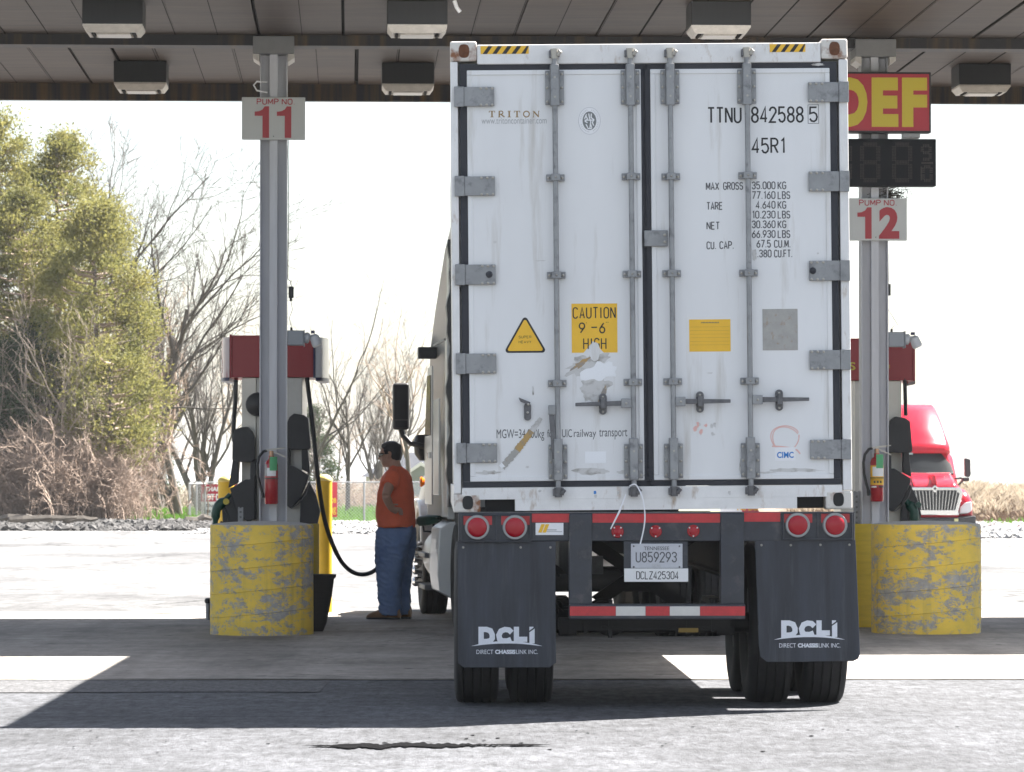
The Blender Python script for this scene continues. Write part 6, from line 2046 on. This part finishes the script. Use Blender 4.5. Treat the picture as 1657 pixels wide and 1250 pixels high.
MB().prism([(0.0, rp(0, 788.5)[1]), (0.045, rp(0, 791)[1]), (0.0, rp(0, 793.5)[1]), (-0.045, rp(0, 791)[1])], -0.116, -0.1105).build('badge', M_black, go)
rprism('bumper', [(1445, 835), (1470, 838), (1554, 838), (1579, 835), (1579, 850), (1570, 853), (1454, 853), (1445, 850)], -0.05, 0.6, M_blackplastic, bev=0.04)
MB().box(rp(1543.5, 0)[0], rp(1550, 0)[0], -0.06, -0.051, rp(0, 844.5)[1], rp(0, 839.5)[1]).build('bumper_sticker', mat('sticker_olive', (0.55, 0.52, 0.25), 0.5), red)
for s_ in (-1, 1):
    for y in (1.2, 5.2, 6.5):
        wheel(red, s_ * 1.02, y, 0.5, s_)
    MB().box(s_ * 0.42 - 0.04, s_ * 0.42 + 0.04, 1.0, 7.0, 0.7, 0.95).build('frame_rail', M_under, red)
# ------------------------------------------------------------------ far setting: fence, signs, house
FD = 129.0
FK = FPX / FD
def fp(px, py, d=FD):
    w = P(px, py, d)
    return w.x, w.z
M_fence = mat('fence_galvanised', (0.40, 0.41, 0.42), 0.45, 0.5)
fen = thing('chain_link_fence', 'galvanised chain link fence along the back of the lot', 'fence', G(540, FD))
fx = fen.location.x
def fence_run(x0, x1, h, posts, y=0.0):
    x0, x1 = x0 - fx, x1 - fx
    for x in posts:
        MB().tube([(x - fx, y, 0), (x - fx, y, h + 0.03)], 0.035, 8).build('post', M_fence, fen, smooth=True)
    MB().tube([(x0, y, h), (x1, y, h)], 0.022, 8).build('rail', M_fence, fen, smooth=True)
    m = MB()
    st = 0.11
    n = int((x1 - x0 + h) / st)
    for i in range(n):
        for s_ in (-1, 1):
            a = x0 + i * st - (h if s_ > 0 else 0)
            z0, z1 = 0.02, h - 0.02
            xa, xb = (a, a + h) if s_ > 0 else (a + h, a)
            # clip to the run
            def at(x):
                return z0 + (z1 - z0) * (x - xa) / (xb - xa)
            lo, hi = max(min(xa, xb), x0), min(max(xa, xb), x1)
            if hi - lo < 0.02:
                continue
            m.tube([(lo, y + 0.004 * s_, at(lo)), (hi, y + 0.004 * s_, at(hi))], 0.006, 3, False)
    o = m.build('wire_mesh', M_fence, fen, fix=False)
    o['kind'] = 'stuff'
xA, xB, xC = fp(303, 0)[0], fp(309, 0)[0], fp(331, 0)[0]
fence_run(xB, fp(760, 0)[0], 1.33, [xB, fp(331, 0)[0], fp(450, 0)[0], fp(590, 0)[0], fp(735, 0)[0]], 0.0)
gt = thing('fence_gate', 'narrow galvanised gate leaf standing open at the end of the chain link fence', 'gate', (fp(312, 0)[0], FD - 1.2, 0), (0, 0, R(58)))
for x in (0.0, 0.42, 0.9):
    MB().tube([(x, 0, 0.05), (x, 0, 1.30)], 0.03, 8).build('stile', M_fence, gt, smooth=True)
for z in (0.08, 1.28):
    MB().tube([(0, 0, z), (0.9, 0, z)], 0.025, 8).build('rail', M_fence, gt, smooth=True)
m = MB()
for i in range(16):
    m.tube([(0.05 * i, 0.01, 0.1), (min(0.9, 0.05 * i + 0.3), 0.01, 1.26)], 0.0045, 3, False)
    m.tube([(min(0.9, 0.05 * i + 0.3), -0.01, 0.1), (0.05 * i, -0.01, 1.26)], 0.0045, 3, False)
m.build('wire_mesh', M_fence, gt, fix=False)['kind'] = 'stuff'

def board(name, label, px0, py0, px1, py1, d, m, cat='sign', group=None):
    x0, z1 = fp(px0, py0, d)
    x1, z0 = fp(px1, py1, d)
    t = thing(name, label, cat, ((x0 + x1) / 2, d, (z0 + z1) / 2), group=group)
    w, h = (x1 - x0) / 2, (z1 - z0) / 2
    MB().box(-w, w, 0, 0.02, -h, h).build('board', m, t)
    k = FPX / d
    def L_(body, a, b_, c, e, mm, bold=0.0):
        cx_, cy_ = (px0 + px1) / 2, (py0 + py1) / 2
        return letters('lettering', body, t, mm, (a - cx_) / k, (c - cx_) / k, -(e - cy_) / k, -(b_ - cy_) / k, -0.008, bold)
    return t, L_, w, h
t, L_, w, h = board('notice_sign', 'red and white notice beginning THANK YOU, hung on the fence behind the pump', 325.5, 784, 400, 841, FD - 0.15, M_stickerwhite)
MB().box(-w, w, -0.006, -0.001, h - 28 / FK, h).build('banner', mat('notice_red', (0.42, 0.02, 0.05), 0.5), t)
L_('THANK YOU', 331, 788, 388, 795.5, M_stickerwhite, 0.05)
L_('NOT DU', 327.5, 799.5, 362, 810, M_stickerwhite, 0.05)
L_('Dum', 334, 815.5, 352, 821, M_greyink, 0.02)
L_('be P', 331, 823.5, 350, 830, M_greyink, 0.02)
L_('b', 343, 833, 346.5, 838.5, M_greyink, 0.02)
t, L_, w, h = board('notice_sign', 'red sign with yellow letters on the fence, half hidden by a bollard', 516, 781, 545.5, 837, FD - 0.15, mat('notice_scarlet', (0.60, 0.03, 0.05), 0.5))
L_('ce', 534.5, 806, 544, 814.5, M_yellow, 0.03)
L_('ng', 533.5, 821, 544, 833.5, M_yellow, 0.03)
t, L_, w, h = board('warning_board', 'red and yellow No Dumping board glimpsed through the gap under the container', 1165, 808, 1290, 838, FD - 0.2, M_stickerwhite)
MB().box(-0.55, 0.78, -0.006, -0.001, -h, h).build('panel', MATS['notice_scarlet'], t)
MB().box(1.05, 1.28, -0.006, -0.001, -h, h).build('panel', M_yellow, t)
L_('No Dumping', 1193, 819.0, 1252, 828.5, M_yellow, 0.03)
for x in (-1.1, 1.1):
    MB().box(x - 0.03, x + 0.03, 0.021, 0.06, -0.4, h).build('leg', M_fence, t)

# house
HD = 300.0
def hp2(px, py):
    w = P(px, py, HD)
    return w.x, w.z
ho = thing('house', 'pale green bungalow with a grey shingle roof beyond the fence', 'house', (G(660, HD).x, HD, -0.95))
hx0 = ho.location.x
def hq(px, py):
    x, z = hp2(px, py)
    return x - hx0, z + 0.95
M_shingle = mat('shingle_grey', (0.065, 0.068, 0.078), 0.95, spec=0.05, var=0.15, scale=1.5)
M_siding = mat('siding_cream', (0.58, 0.57, 0.50), 0.7, var=0.06, scale=1)
M_gable = mat('siding_green', (0.16, 0.19, 0.165), 0.7)
M_trimw = mat('trim_white', (0.72, 0.72, 0.70), 0.6)
a, b_ = hq(592, 771), hq(860, 812)
MB().box(a[0], b_[0], 0, 7, 0.0, a[1]).build('wall', M_siding, ho)
# siding boards
sb = MB()
for k in range(9):
    z = 0.15 + k * 0.26
    sb.prism([(-0.05, z), (-0.001, z), (-0.001, z + 0.24), (-0.02, z + 0.24)], a[0], b_[0], 'x')
sb.build('siding', M_siding, ho)['kind'] = 'stuff'
r0, r1 = hq(584, 772), hq(640, 732)
MB().loft([[(r0[0], -0.5, r0[1]), (r0[0], 7.5, r0[1]), (r1[0], 3.5, r1[1])], [(b_[0] + 0.4, -0.5, r0[1]), (b_[0] + 0.4, 7.5, r0[1]), (b_[0], 3.5, r1[1])]]).build('roof', M_shingle, ho)
g0, g1, g2 = hq(650, 770), hq(682, 748), hq(722, 770)
gb = MB().prism([(g0[0] + 0.2, g0[1] - 0.1), (g1[0], g1[1] - 0.2), (g2[0] - 0.2, g0[1] - 0.1)], -1.6, 1.0).build('gable', M_gable, ho)
MB().prism([(g0[0] - 0.2, g0[1] - 0.15), (g1[0], g1[1]), (g2[0] + 0.2, g0[1] - 0.15), (g2[0] - 0.1, g0[1] - 0.15), (g1[0], g1[1] - 0.28), (g0[0] + 0.1, g0[1] - 0.15)], -1.9, -1.61).build('bargeboard', M_trimw, gb)
MB().box(g0[0] + 0.3, g2[0] - 0.3, -1.4, -0.1, 0, g0[1] - 0.1).build('porch', M_gable, ho)
for px in (600, 617):
    p0, p1 = hq(px, 796), hq(px + 9, 779)
    wf = MB().box(p0[0] - 0.07, p1[0] + 0.07, -0.09, -0.051, p0[1] - 0.07, p1[1] + 0.07).build('window', M_trimw, ho)
    MB().box(p0[0], p1[0], -0.10, -0.091, p0[1], p1[1]).build('pane', M_glass, wf)
p0, p1 = hq(668, 812), hq(690, 781)
MB().box(p0[0], p1[0], -1.45, -1.41, 0, p1[1]).build('door', mat('door_grey', (0.22, 0.26, 0.27), 0.5), ho)
df = thing('board_fence', 'dark weathered board fence in front of the bungalow', 'fence', (G(615, 270).x, 270, -0.75))
for k in range(30):
    MB().box(-2.4 + k * 0.16, -2.4 + k * 0.16 + 0.15, 0, 0.03, 0, 1.15 + 0.03 * math.sin(k * 2.2)).build('board', mat('board_grey', (0.17, 0.17, 0.19), 0.85, var=0.2, scale=1), df)

# distant rise on the right
hl = MB()
n = 60
for i in range(n + 1):
    x = 60 + 440 * i / n
    z = P(0, 764 + 5 * mnoise.noise(Vector((x * 0.02, 3, 0))) - 0.012 * (x - 150), 1700).z
    hl.v += [(x, 1700, -3), (x, 1720, max(0, z)), (x, 1900, -3)]
for i in range(n):
    for k in range(2):
        hl.f.append((3 * i + k, 3 * i + 3 + k, 3 * i + 4 + k, 3 * i + 1 + k))
tag(hl.build('hill', mat('hill_wood', (0.11, 0.12, 0.10), 0.9, var=0.3, scale=0.05), fix=False), kind='structure')

# ------------------------------------------------------------------ bare trees
def bare_tree_mesh(seed, H=9.0, r0=0.16, lean=(0, 0), spread=0.75, trunk=0.28, nl=6, levels=4, kids=(7, 6, 5), up=0.25, twig=0.010, forks=None, droop=0.0):
    """trunk with limbs, branches and twigs; returns (trunk mesh, crown mesh builders)"""
    rg = random.Random(seed)
    tr, cr_ = MB(), MB()
    def rvec():
        return Vector((rg.gauss(0, 1), rg.gauss(0, 1), rg.gauss(0, 1))).normalized()
    def grow(p, d, L, r, lvl):
        n = (7, 6, 5, 3, 2)[lvl]
        pts, rad = [p.copy()], [r]
        q, dd = p.copy(), d.normalized()
        for i in range(n):
            w = (0.10, 0.20, 0.26, 0.30, 0.30)[lvl]
            dd = (dd + rvec() * w + Vector((0, 0, up * 0.35 if lvl else 0.06)) - Vector((0, 0, droop * 0.1 * lvl))).normalized()
            q = q + dd * (L / n)
            pts.append(q.copy())
            rad.append(max(twig * 0.55, r * (1 - 0.72 * (i + 1) / n)))
        (tr if lvl == 0 else cr_).tube(pts, rad, (9, 6, 5, 3, 3)[lvl], False)
        if lvl >= levels:
            return
        nk = nl if lvl == 0 else kids[lvl - 1]
        for k in range(nk):
            t = (trunk + (1 - trunk) * (k + rg.random()) / nk) if lvl == 0 else (0.22 + 0.78 * (k + rg.random()) / nk)
            f = min(t * n, n - 1e-3)
            i = int(f)
            pp = pts[i].lerp(pts[i + 1], f - i)
            ax = (pts[i + 1] - pts[i]).normalized()
            side = rvec()
            side = (side - ax * side.dot(ax)).normalized()
            a = rg.uniform(0.5, 1.0) * spread
            nd = ax * math.cos(a) + side * math.sin(a)
            nL = L * rg.uniform(0.42, 0.66) * (1.0 if lvl == 0 else (1.15 - 0.55 * t))
            grow(pp, nd, nL, max(twig * 0.6, (rad[i]) * rg.uniform(0.45, 0.68)), lvl + 1)
    if forks:
        for d, L, r in forks:
            grow(Vector((0, 0, -0.1)), Vector(d), L, r, 0)
    else:
        grow(Vector((0, 0, -0.1)), Vector((lean[0], lean[1], 1)), H * 0.72, r0, 0)
    return tr, cr_
M_bark = mat('bark_grey', (0.105, 0.09, 0.078), 0.9, var=0.35, scale=3, stretch=(2, 2, 0.5))
M_twig = mat('twig_grey', (0.085, 0.072, 0.064), 0.9, var=0.25, scale=1)
M_twigbrown = mat('twig_brown', (0.31, 0.235, 0.185), 0.9, var=0.3, scale=0.8)
M_twigpale = mat('twig_pale', (0.25, 0.205, 0.165), 0.9, var=0.25, scale=0.8)
def tree_things(name, label, cat, meshes, loc, sc=1.0, rz=0.0, group=None):
    t = thing(name, label, cat, loc, (0, 0, rz), group)
    t.scale = (sc, sc, sc)
    for nm, me in meshes:
        o = bpy.data.objects.new(nm, me)
        COL.objects.link(o)
        o.parent = t
    return t
def tree_meshes(m_tr, m_cr, *a, **k):
    tr, cr_ = bare_tree_mesh(*a, **k)
    return [('trunk', tr.mesh('trunk', m_tr, 'all', False)), ('crown', cr_.mesh('crown', m_cr, 'all', False))]
GB = 'bare trees beyond the fence'
big = tree_meshes(M_bark, M_twig, 2, H=12, lean=(0.30, 0), spread=0.72, trunk=0.38, nl=9, levels=4, kids=(7, 5, 3), up=0.20, twig=0.014, forks=[((0.55, 0.05, 1), 9.2, 0.26), ((0.16, 0, 1), 10.8, 0.20)])
tree_things('bare_tree', 'large leafless tree whose limbs fan out to the right behind the evergreens', 'tree', big, G(146, 136), 0.90, 0.0, GB)
twin = tree_meshes(M_bark, M_twigbrown, 7, H=8, spread=0.7, trunk=0.35, nl=7, levels=4, kids=(5, 5, 3), up=0.3, twig=0.011, forks=[((-0.42, 0, 1), 6.0, 0.19), ((-0.22, 0.1, 1), 6.4, 0.18)])
tree_things('bare_tree', 'leafless tree with two dark trunks leaning towards the brambles', 'tree', twin, G(291, 137), 0.95, 0.0, GB)
fan = tree_meshes(M_bark, M_twig, 12, H=9, spread=0.62, trunk=0.22, nl=8, levels=4, kids=(5, 5, 3), up=0.4, twig=0.011, forks=[((-0.36, 0, 1), 7.6, 0.20), ((-0.05, 0.1, 1), 8.0, 0.22), ((0.24, 0, 1), 7.2, 0.17), ((0.02, -0.1, 1), 6.0, 0.15)])
tree_things('bare_tree', 'leafless many stemmed tree rising behind the gate and the THANK YOU notice', 'tree', fan, G(330, 146), 0.76, 0.0, GB)
slim = tree_meshes(M_bark, M_twig, 21, H=8, r0=0.13, lean=(0.03, 0), spread=0.75, trunk=0.3, nl=12, levels=3, kids=(4, 2), up=0.30, twig=0.013)
tree_things('bare_tree', 'leafless tree with few limbs, standing just before the man', 'tree', slim, G(562, 150), 0.80, 0.4, GB)
round_ = tree_meshes(M_bark, M_twigbrown, 33, H=8, r0=0.13, spread=0.8, trunk=0.35, nl=9, levels=4, kids=(5, 4, 3), up=0.25, twig=0.009)
tree_things('bare_tree', 'leafless budding tree showing between the truck mirror and the cab', 'tree', round_, G(668, 152), 0.98, 0.0, GB)
limb = tree_meshes(M_bark, M_twig, 41, spread=0.75, trunk=0.45, nl=7, levels=3, kids=(4, 3), up=0.20, twig=0.013, forks=[((0.75, 0, 1), 9.5, 0.15), ((0.1, 0, 1), 8.0, 0.16)])
tree_things('bare_tree', 'leafless tree behind the red header, one limb reaching towards the man', 'tree', limb, G(455, 150), 0.68, 0.0, GB)
for k, (px, d, sc, rz, me, lb) in enumerate(((516, 190, 0.80, 2.0, slim, 'small thin leafless tree behind the tall bollard'), (545, 215, 0.75, 1.0, round_, 'small round leafless tree far behind the red fence sign'), (375, 180, 1.12, 2.6, round_, 'pale leafless tree half hidden by the pump'),
                                             (610, 230, 0.85, 3.0, fan, 'faint leafless tree rising over the bungalow roof'), (640, 170, 0.55, 2.2, slim, 'low leafless tree beside the bungalow gable'), (258, 160, 1.0, 1.3, fan, 'leafless tree standing behind the twin trunked one'))):
    tree_things('bare_tree', lb, 'tree', me, G(px, d) + Vector((0, 0, -0.3 if d > 170 else 0)), sc, rz, GB)

# ------------------------------------------------------------------ evergreens
def evergreen(seed, H, prof, tufts, m_fol, tuft=0.125, trunk_r=0.16, clumps=90):
    """prof: (height fraction, radius) outline of the crown; foliage in clumps of needle tufts on limbs"""
    rg = random.Random(seed)
    tr, lim, fo = MB(), MB(), MB()
    tr.tube([(0, 0, -0.2), (0.1, 0, H * 0.4), (0, 0.1, H * 0.97)], [trunk_r, trunk_r * 0.7, 0.03], 8, False)
    def rad(t):
        for i in range(len(prof) - 1):
            if prof[i][0] <= t <= prof[i + 1][0]:
                u = (t - prof[i][0]) / (prof[i + 1][0] - prof[i][0])
                return prof[i][1] + (prof[i + 1][1] - prof[i][1]) * u
        return prof[-1][1]
    per = max(1, tufts // clumps)
    for c in range(clumps):
        t = prof[0][0] + (prof[-1][0] - prof[0][0]) * ((c + rg.random()) / clumps)
        a = rg.uniform(0, 2 * math.pi)
        R_ = rad(t) * (0.30 + 0.72 * math.sqrt(rg.random()))
        cz_ = t * H
        cc = Vector((R_ * math.cos(a), R_ * math.sin(a), cz_))
        root = Vector((0, 0, max(0.3, cz_ - 0.35 * R_)))
        mid_ = root.lerp(cc, 0.55) + Vector((0, 0, -0.12 * R_))
        lim.tube([root, mid_, cc], [0.05, 0.03, 0.012], 4, False)
        cr0 = rg.uniform(0.40, 0.85)
        outw = Vector((math.cos(a), math.sin(a), 0.55)).normalized()
        for _ in range(per):
            off = Vector((rg.gauss(0, 1), rg.gauss(0, 1), rg.gauss(0, 0.62))) * cr0 * 0.52
            p = cc + off
            d0 = (outw + Vector((rg.gauss(0, 0.55), rg.gauss(0, 0.55), rg.gauss(0, 0.5) + 0.35))).normalized()
            for k in range(3):
                d = (d0 + Vector((rg.gauss(0, 0.5), rg.gauss(0, 0.5), rg.gauss(0, 0.5)))).normalized()
                L = tuft * rg.uniform(0.6, 1.3)
                w = d.cross(Vector((rg.gauss(0, 1), rg.gauss(0, 1), rg.gauss(0, 1)))).normalized() * L * 0.17
                b = len(fo.v)
                m_ = p + d * L * 0.45
                e_ = p + d * L
                fo.v += [(p.x, p.y, p.z), (m_.x + w.x, m_.y + w.y, m_.z + w.z), (e_.x, e_.y, e_.z), (m_.x - w.x, m_.y - w.y, m_.z - w.z)]
                fo.f.append((b, b + 1, b + 2, b + 3))
    return [('trunk', tr.mesh('trunk', M_bark, 'all', False)), ('limbs', lim.mesh('limbs', M_twigbrown, 'all', False)), ('crown', fo.mesh('crown', m_fol, False, False))]
def leafmat(name, c1, c2, scale):
    m = mat(name, c1, 0.65, col2=c2, scale=scale, var=0.25, spec=0.3)
    nt = m.node_tree
    N, L = nt.nodes, nt.links
    b = N['Principled BSDF']
    tl_ = N.new('ShaderNodeBsdfTranslucent')
    src = b.inputs['Base Color'].links[0].from_socket
    L.new(src, tl_.inputs['Color'])
    mx_ = N.new('ShaderNodeMixShader')
    mx_.inputs[0].default_value = 0.45
    L.new(b.outputs[0], mx_.inputs[1])
    L.new(tl_.outputs[0], mx_.inputs[2])
    L.new(mx_.outputs[0], N['Material Output'].inputs['Surface'])
    return m
M_olive = leafmat('foliage_olive', (0.325, 0.285, 0.090), (0.130, 0.150, 0.046), 0.85)
M_dark = leafmat('foliage_dark', (0.030, 0.060, 0.026), (0.065, 0.085, 0.032), 0.9)
GE = 'evergreens at the left edge of the lot'
evA = evergreen(3, 13.6, [(0.18, 2.3), (0.35, 3.2), (0.6, 2.8), (0.8, 2.0), (0.93, 1.0), (1.0, 0.2)], 26000, M_olive, clumps=170)
evB = evergreen(5, 13.0, [(0.12, 2.3), (0.3, 2.9), (0.5, 2.8), (0.72, 2.3), (0.9, 1.3), (1.0, 0.3)], 26000, M_olive, clumps=160)
evC = evergreen(9, 11.2, [(0.20, 1.7), (0.34, 2.3), (0.55, 2.3), (0.8, 1.6), (1.0, 0.3)], 22000, M_olive, clumps=120)
evF = evergreen(14, 5.4, [(0.40, 0.5), (0.55, 1.5), (0.7, 1.6), (0.9, 1.2), (1.0, 0.8)], 5200, M_olive, clumps=26)
evD = evergreen(11, 8.2, [(0.0, 1.7), (0.3, 1.9), (0.6, 1.4), (0.85, 0.7), (1.0, 0.1)], 7500, M_dark, tuft=0.18, clumps=120)
tree_things('evergreen_tree', 'tallest olive green evergreen, its top cut by the edge of the picture', 'tree', evA, G(-8, 131), 1.0, 0.0, GE)
tree_things('evergreen_tree', 'olive green evergreen with an uneven crown next to the tallest one', 'tree', evB, G(92, 131), 1.0, 0.8, GE)
tree_things('evergreen_tree', 'lower evergreen at the right of the clump, before the fan of bare limbs', 'tree', evC, G(152, 125.5), 0.92, 0.3, GE)
tree_things('evergreen_tree', 'small ragged yellowish evergreen low among the brambles', 'tree', evF, G(182, 123.2), 1.0, 2.0, GE)
tree_things('evergreen_tree', 'olive evergreen with bare twigs across it, directly in front of the tallest one', 'tree', evB, G(38, 127.5), 0.84, 2.1, GE)
tree_things('evergreen_tree', 'dark green conifer low behind the brambles at the picture edge', 'tree', evD, G(8, 124), 0.70, 0.0, GE)
tree_things('evergreen_tree', 'narrow dark green conifer between the brambles and the olive trees', 'tree', evD, G(58, 125.5), 0.78, 1.5, GE)
tree_things('evergreen_tree', 'small far evergreen beyond the bright grass by the twin trunks', 'tree', evD, G(262, 175), 0.42, 2.5, GE)
tree_things('evergreen_tree', 'small far evergreen seen between the pump and the tall bollard', 'tree', evD, G(508, 200), 0.62, 0.5, GE)

# ------------------------------------------------------------------ brambles and bare shrubs
def bramble_mesh(seed, n, H, W_, m):
    rg = random.Random(seed)
    mb = MB()
    for _ in range(n):
        x = rg.gauss(0, W_ * 0.42)
        y = rg.gauss(0, 0.9)
        h = H * rg.uniform(0.45, 1.1) * max(0.35, 1 - (x / W_) ** 2 * 0.6)
        a = rg.uniform(0, 6.3)
        k = rg.uniform(0.2, 0.9) * h * 0.6
        p = [Vector((x, y, 0))]
        for i in range(1, 6):
            t = i / 5
            p.append(Vector((x + math.cos(a) * k * t ** 1.6 + rg.gauss(0, 0.06), y + math.sin(a) * k * t ** 1.6 + rg.gauss(0, 0.06), h * (t - 0.28 * t ** 3) + rg.gauss(0, 0.04))))
        r_ = rg.uniform(0.010, 0.020)
        mb.tube(p, [r_ * (1 - 0.13 * i) for i in range(6)], 3, False)
        for j in range(7):
            i = rg.randint(1, 4)
            b0 = p[i].lerp(p[i + 1], rg.random())
            d = Vector((rg.gauss(0, 1), rg.gauss(0, 0.7), rg.gauss(0.35, 0.7))).normalized()
            L = rg.uniform(0.25, 0.75) * h * 0.33
            e0 = b0 + d * L * 0.5 + Vector((0, 0, 0.03))
            mb.tube([b0, e0, b0 + d * L + Vector((rg.gauss(0, 0.06), 0, rg.gauss(0, 0.06)))], [r_ * 0.6, r_ * 0.5, r_ * 0.3], 3, False)
            for q_ in range(2):
                d2 = (d + Vector((rg.gauss(0, 0.7), rg.gauss(0, 0.7), rg.gauss(0.1, 0.7)))).normalized()
                mb.tube([e0, e0 + d2 * L * 0.55], [r_ * 0.45, r_ * 0.25], 3, False)
    return mb.mesh('bramble', m, 'all', False)
br1 = bramble_mesh(1, 420, 2.9, 2.6, M_twigbrown)
br2 = bramble_mesh(2, 380, 3.4, 2.2, M_twigbrown)
br4 = bramble_mesh(4, 300, 4.6, 1.25, M_twigbrown)
GBR = 'bare bramble bushes under the evergreens'
for k, (px, d, sc, me, lb) in enumerate(((10, 123, 1.0, br1, 'bare brown bramble bush at the picture edge, lowest of the thicket'), (75, 122.5, 1.12, br2, 'bare brown bramble bush behind the rubble and the split log'), (108, 122.6, 1.0, br1, 'bare brown bramble bush in the middle of the thicket'),
                                         (150, 122.4, 0.90, br2, 'bare brown bramble bush under the small yellowish evergreen'), (176, 125.5, 0.78, br4, 'bare brown bramble bush at the end of the thicket, next to the bright grass'), (110, 126, 1.45, br2, 'tall bare brown bush at the back of the thicket'), (30, 126, 1.5, br1, 'tall bare brown bush before the dark conifers'))):
    t = thing('bramble_bush', lb, 'bush', G(px, d), (0, 0, 0.3 * k), GBR)
    t.scale = (sc, sc, sc)
    o = bpy.data.objects.new('canes', me)
    COL.objects.link(o)
    o.parent = t
pale = tree_meshes(M_twigpale, M_twigpale, 55, H=8.5, spread=0.85, trunk=0.2, nl=7, levels=3, kids=(5, 4), up=0.25, twig=0.010, forks=[((-0.1, 0, 1), 5.4, 0.08), ((0.3, 0, 1), 5.0, 0.06), ((-0.45, 0, 1), 4.5, 0.05)])
tree_things('bare_tree', 'pale twiggy leafless tree in front of the dark conifers', 'tree', pale, G(48, 123), 0.95, 0.0, GB)
tree_things('bare_tree', 'pale twiggy leafless tree spreading in front of the olive evergreens', 'tree', pale, G(112, 122.5), 0.82, 2.4, GB)
tree_things('bare_tree', 'brownish twiggy leafless tree at the right end of the thicket', 'tree', round_, G(190, 128.5), 0.72, 0.9, GB)

far_b = bramble_mesh(8, 200, 2.2, 4.0, M_twigbrown)
for k, (px, d, lb) in enumerate(((520, 200, 'low bare brush behind the fence, left of the bungalow'), (585, 215, 'low bare brush just before the bungalow corner'), (420, 190, 'low bare brush behind the pump, beyond the fence'), (345, 185, 'low bare brush behind the THANK YOU notice'))):
    t = thing('bramble_bush', lb, 'bush', G(px, d) + Vector((0, 0, -0.3)), (0, 0, 0), 'low bare brush beyond the fence')
    o = bpy.data.objects.new('canes', far_b)
    COL.objects.link(o)
    o.parent = t
# ------------------------------------------------------------------ grass
def blades(name, m, n, xr, yr, hr, seed, wid=0.02, zf=None, bend=0.35, dens=None):
    rg = random.Random(seed)
    mb = MB()
    for _ in range(n):
        x, y = rg.uniform(*xr), rg.uniform(*yr)
        if dens and rg.random() > dens(x, y):
            continue
        h = rg.uniform(*hr) * (0.6 + 0.8 * abs(mnoise.noise(Vector((x * 0.6, y * 0.25, seed)))))
        z = zf(x, y) if zf else 0.0
        a = rg.gauss(0, bend)
        c = rg.gauss(0, bend)
        w = wid * rg.uniform(0.6, 1.3)
        b = len(mb.v)
        mb.v += [(x - w, y, z), (x + w, y, z), (x + a * h * 0.4 + w * 0.6, y + c * h * 0.3, z + h * 0.6), (x + a * h, y + c * h, z + h)]
        mb.f += [(b, b + 1, b + 2), (b, b + 2, b + 3)]
    return tag(mb.build(name, m, fix=False), kind='stuff')
M_grass = leafmat('grass_green', (0.16, 0.33, 0.040), (0.10, 0.21, 0.035), 0.7)
blades('grass', M_grass, 16000, (-20, 0), (129.3, 168), (0.10, 0.42), 1, 0.035)
blades('grass', M_grass, 5000, (-13.6, -9.3), (124, 131), (0.10, 0.35), 2, 0.03)
bank = MB()
def bz(x, y):
    t = max(0.0, min(1.0, (y - 122.5) / 7.0))
    return 0.95 * t * t * (3 - 2 * t) * (0.85 + 0.3 * mnoise.noise(Vector((x * 0.35, y * 0.2, 1))))
nx, ny = 60, 14
for j in range(ny + 1):
    for i in range(nx + 1):
        x, y = 8 + 22 * i / nx, 122 + 20 * j / ny
        bank.v.append((x, y, bz(x, y) - 0.02))
for j in range(ny):
    for i in range(nx):
        a = j * (nx + 1) + i
        bank.f.append((a, a + 1, a + nx + 2, a + nx + 1))
tag(bank.build('bank', mat('bank_earth', (0.15, 0.115, 0.085), 0.95, var=0.4, scale=1.5), smooth='all', fix=False), kind='structure')
M_straw = leafmat('dry_straw', (0.56, 0.49, 0.38), (0.33, 0.26, 0.19), 0.9)
blades('dry_grass', M_straw, 24000, (9, 29), (124.5, 136), (0.15, 0.68), 5, 0.010, bz, 0.45)
blades('dry_grass', mat('straw_brown', (0.25, 0.18, 0.12), 0.85, var=0.3, scale=1), 4500, (9, 29), (122.8, 127), (0.15, 0.5), 6, 0.02, bz, 0.8)
blades('weeds', M_grass, 70, (14.8, 16.2), (121, 122.5), (0.1, 0.3), 7, 0.03)
blades('grass', M_grass, 2500, (17.3, 24), (150, 166), (0.4, 0.9), 8, 0.04, lambda x, y: 0.0)

# ------------------------------------------------------------------ the air
hm = bpy.data.materials.new('air')
hm.use_nodes = True
hn = hm.node_tree.nodes
hn.remove(hn['Principled BSDF'])
pv = hn.new('ShaderNodeVolumePrincipled')
pv.inputs['Color'].default_value = (0.90, 0.94, 1.0, 1)
pv.inputs['Density'].default_value = 0.00014
pv.inputs['Anisotropy'].default_value = 0.2
hm.node_tree.links.new(pv.outputs[0], hn['Material Output'].inputs['Volume'])
tag(MB().box(-2600, 2600, -320, 5100, -3.6, 18.0).build('haze', hm), kind='stuff')
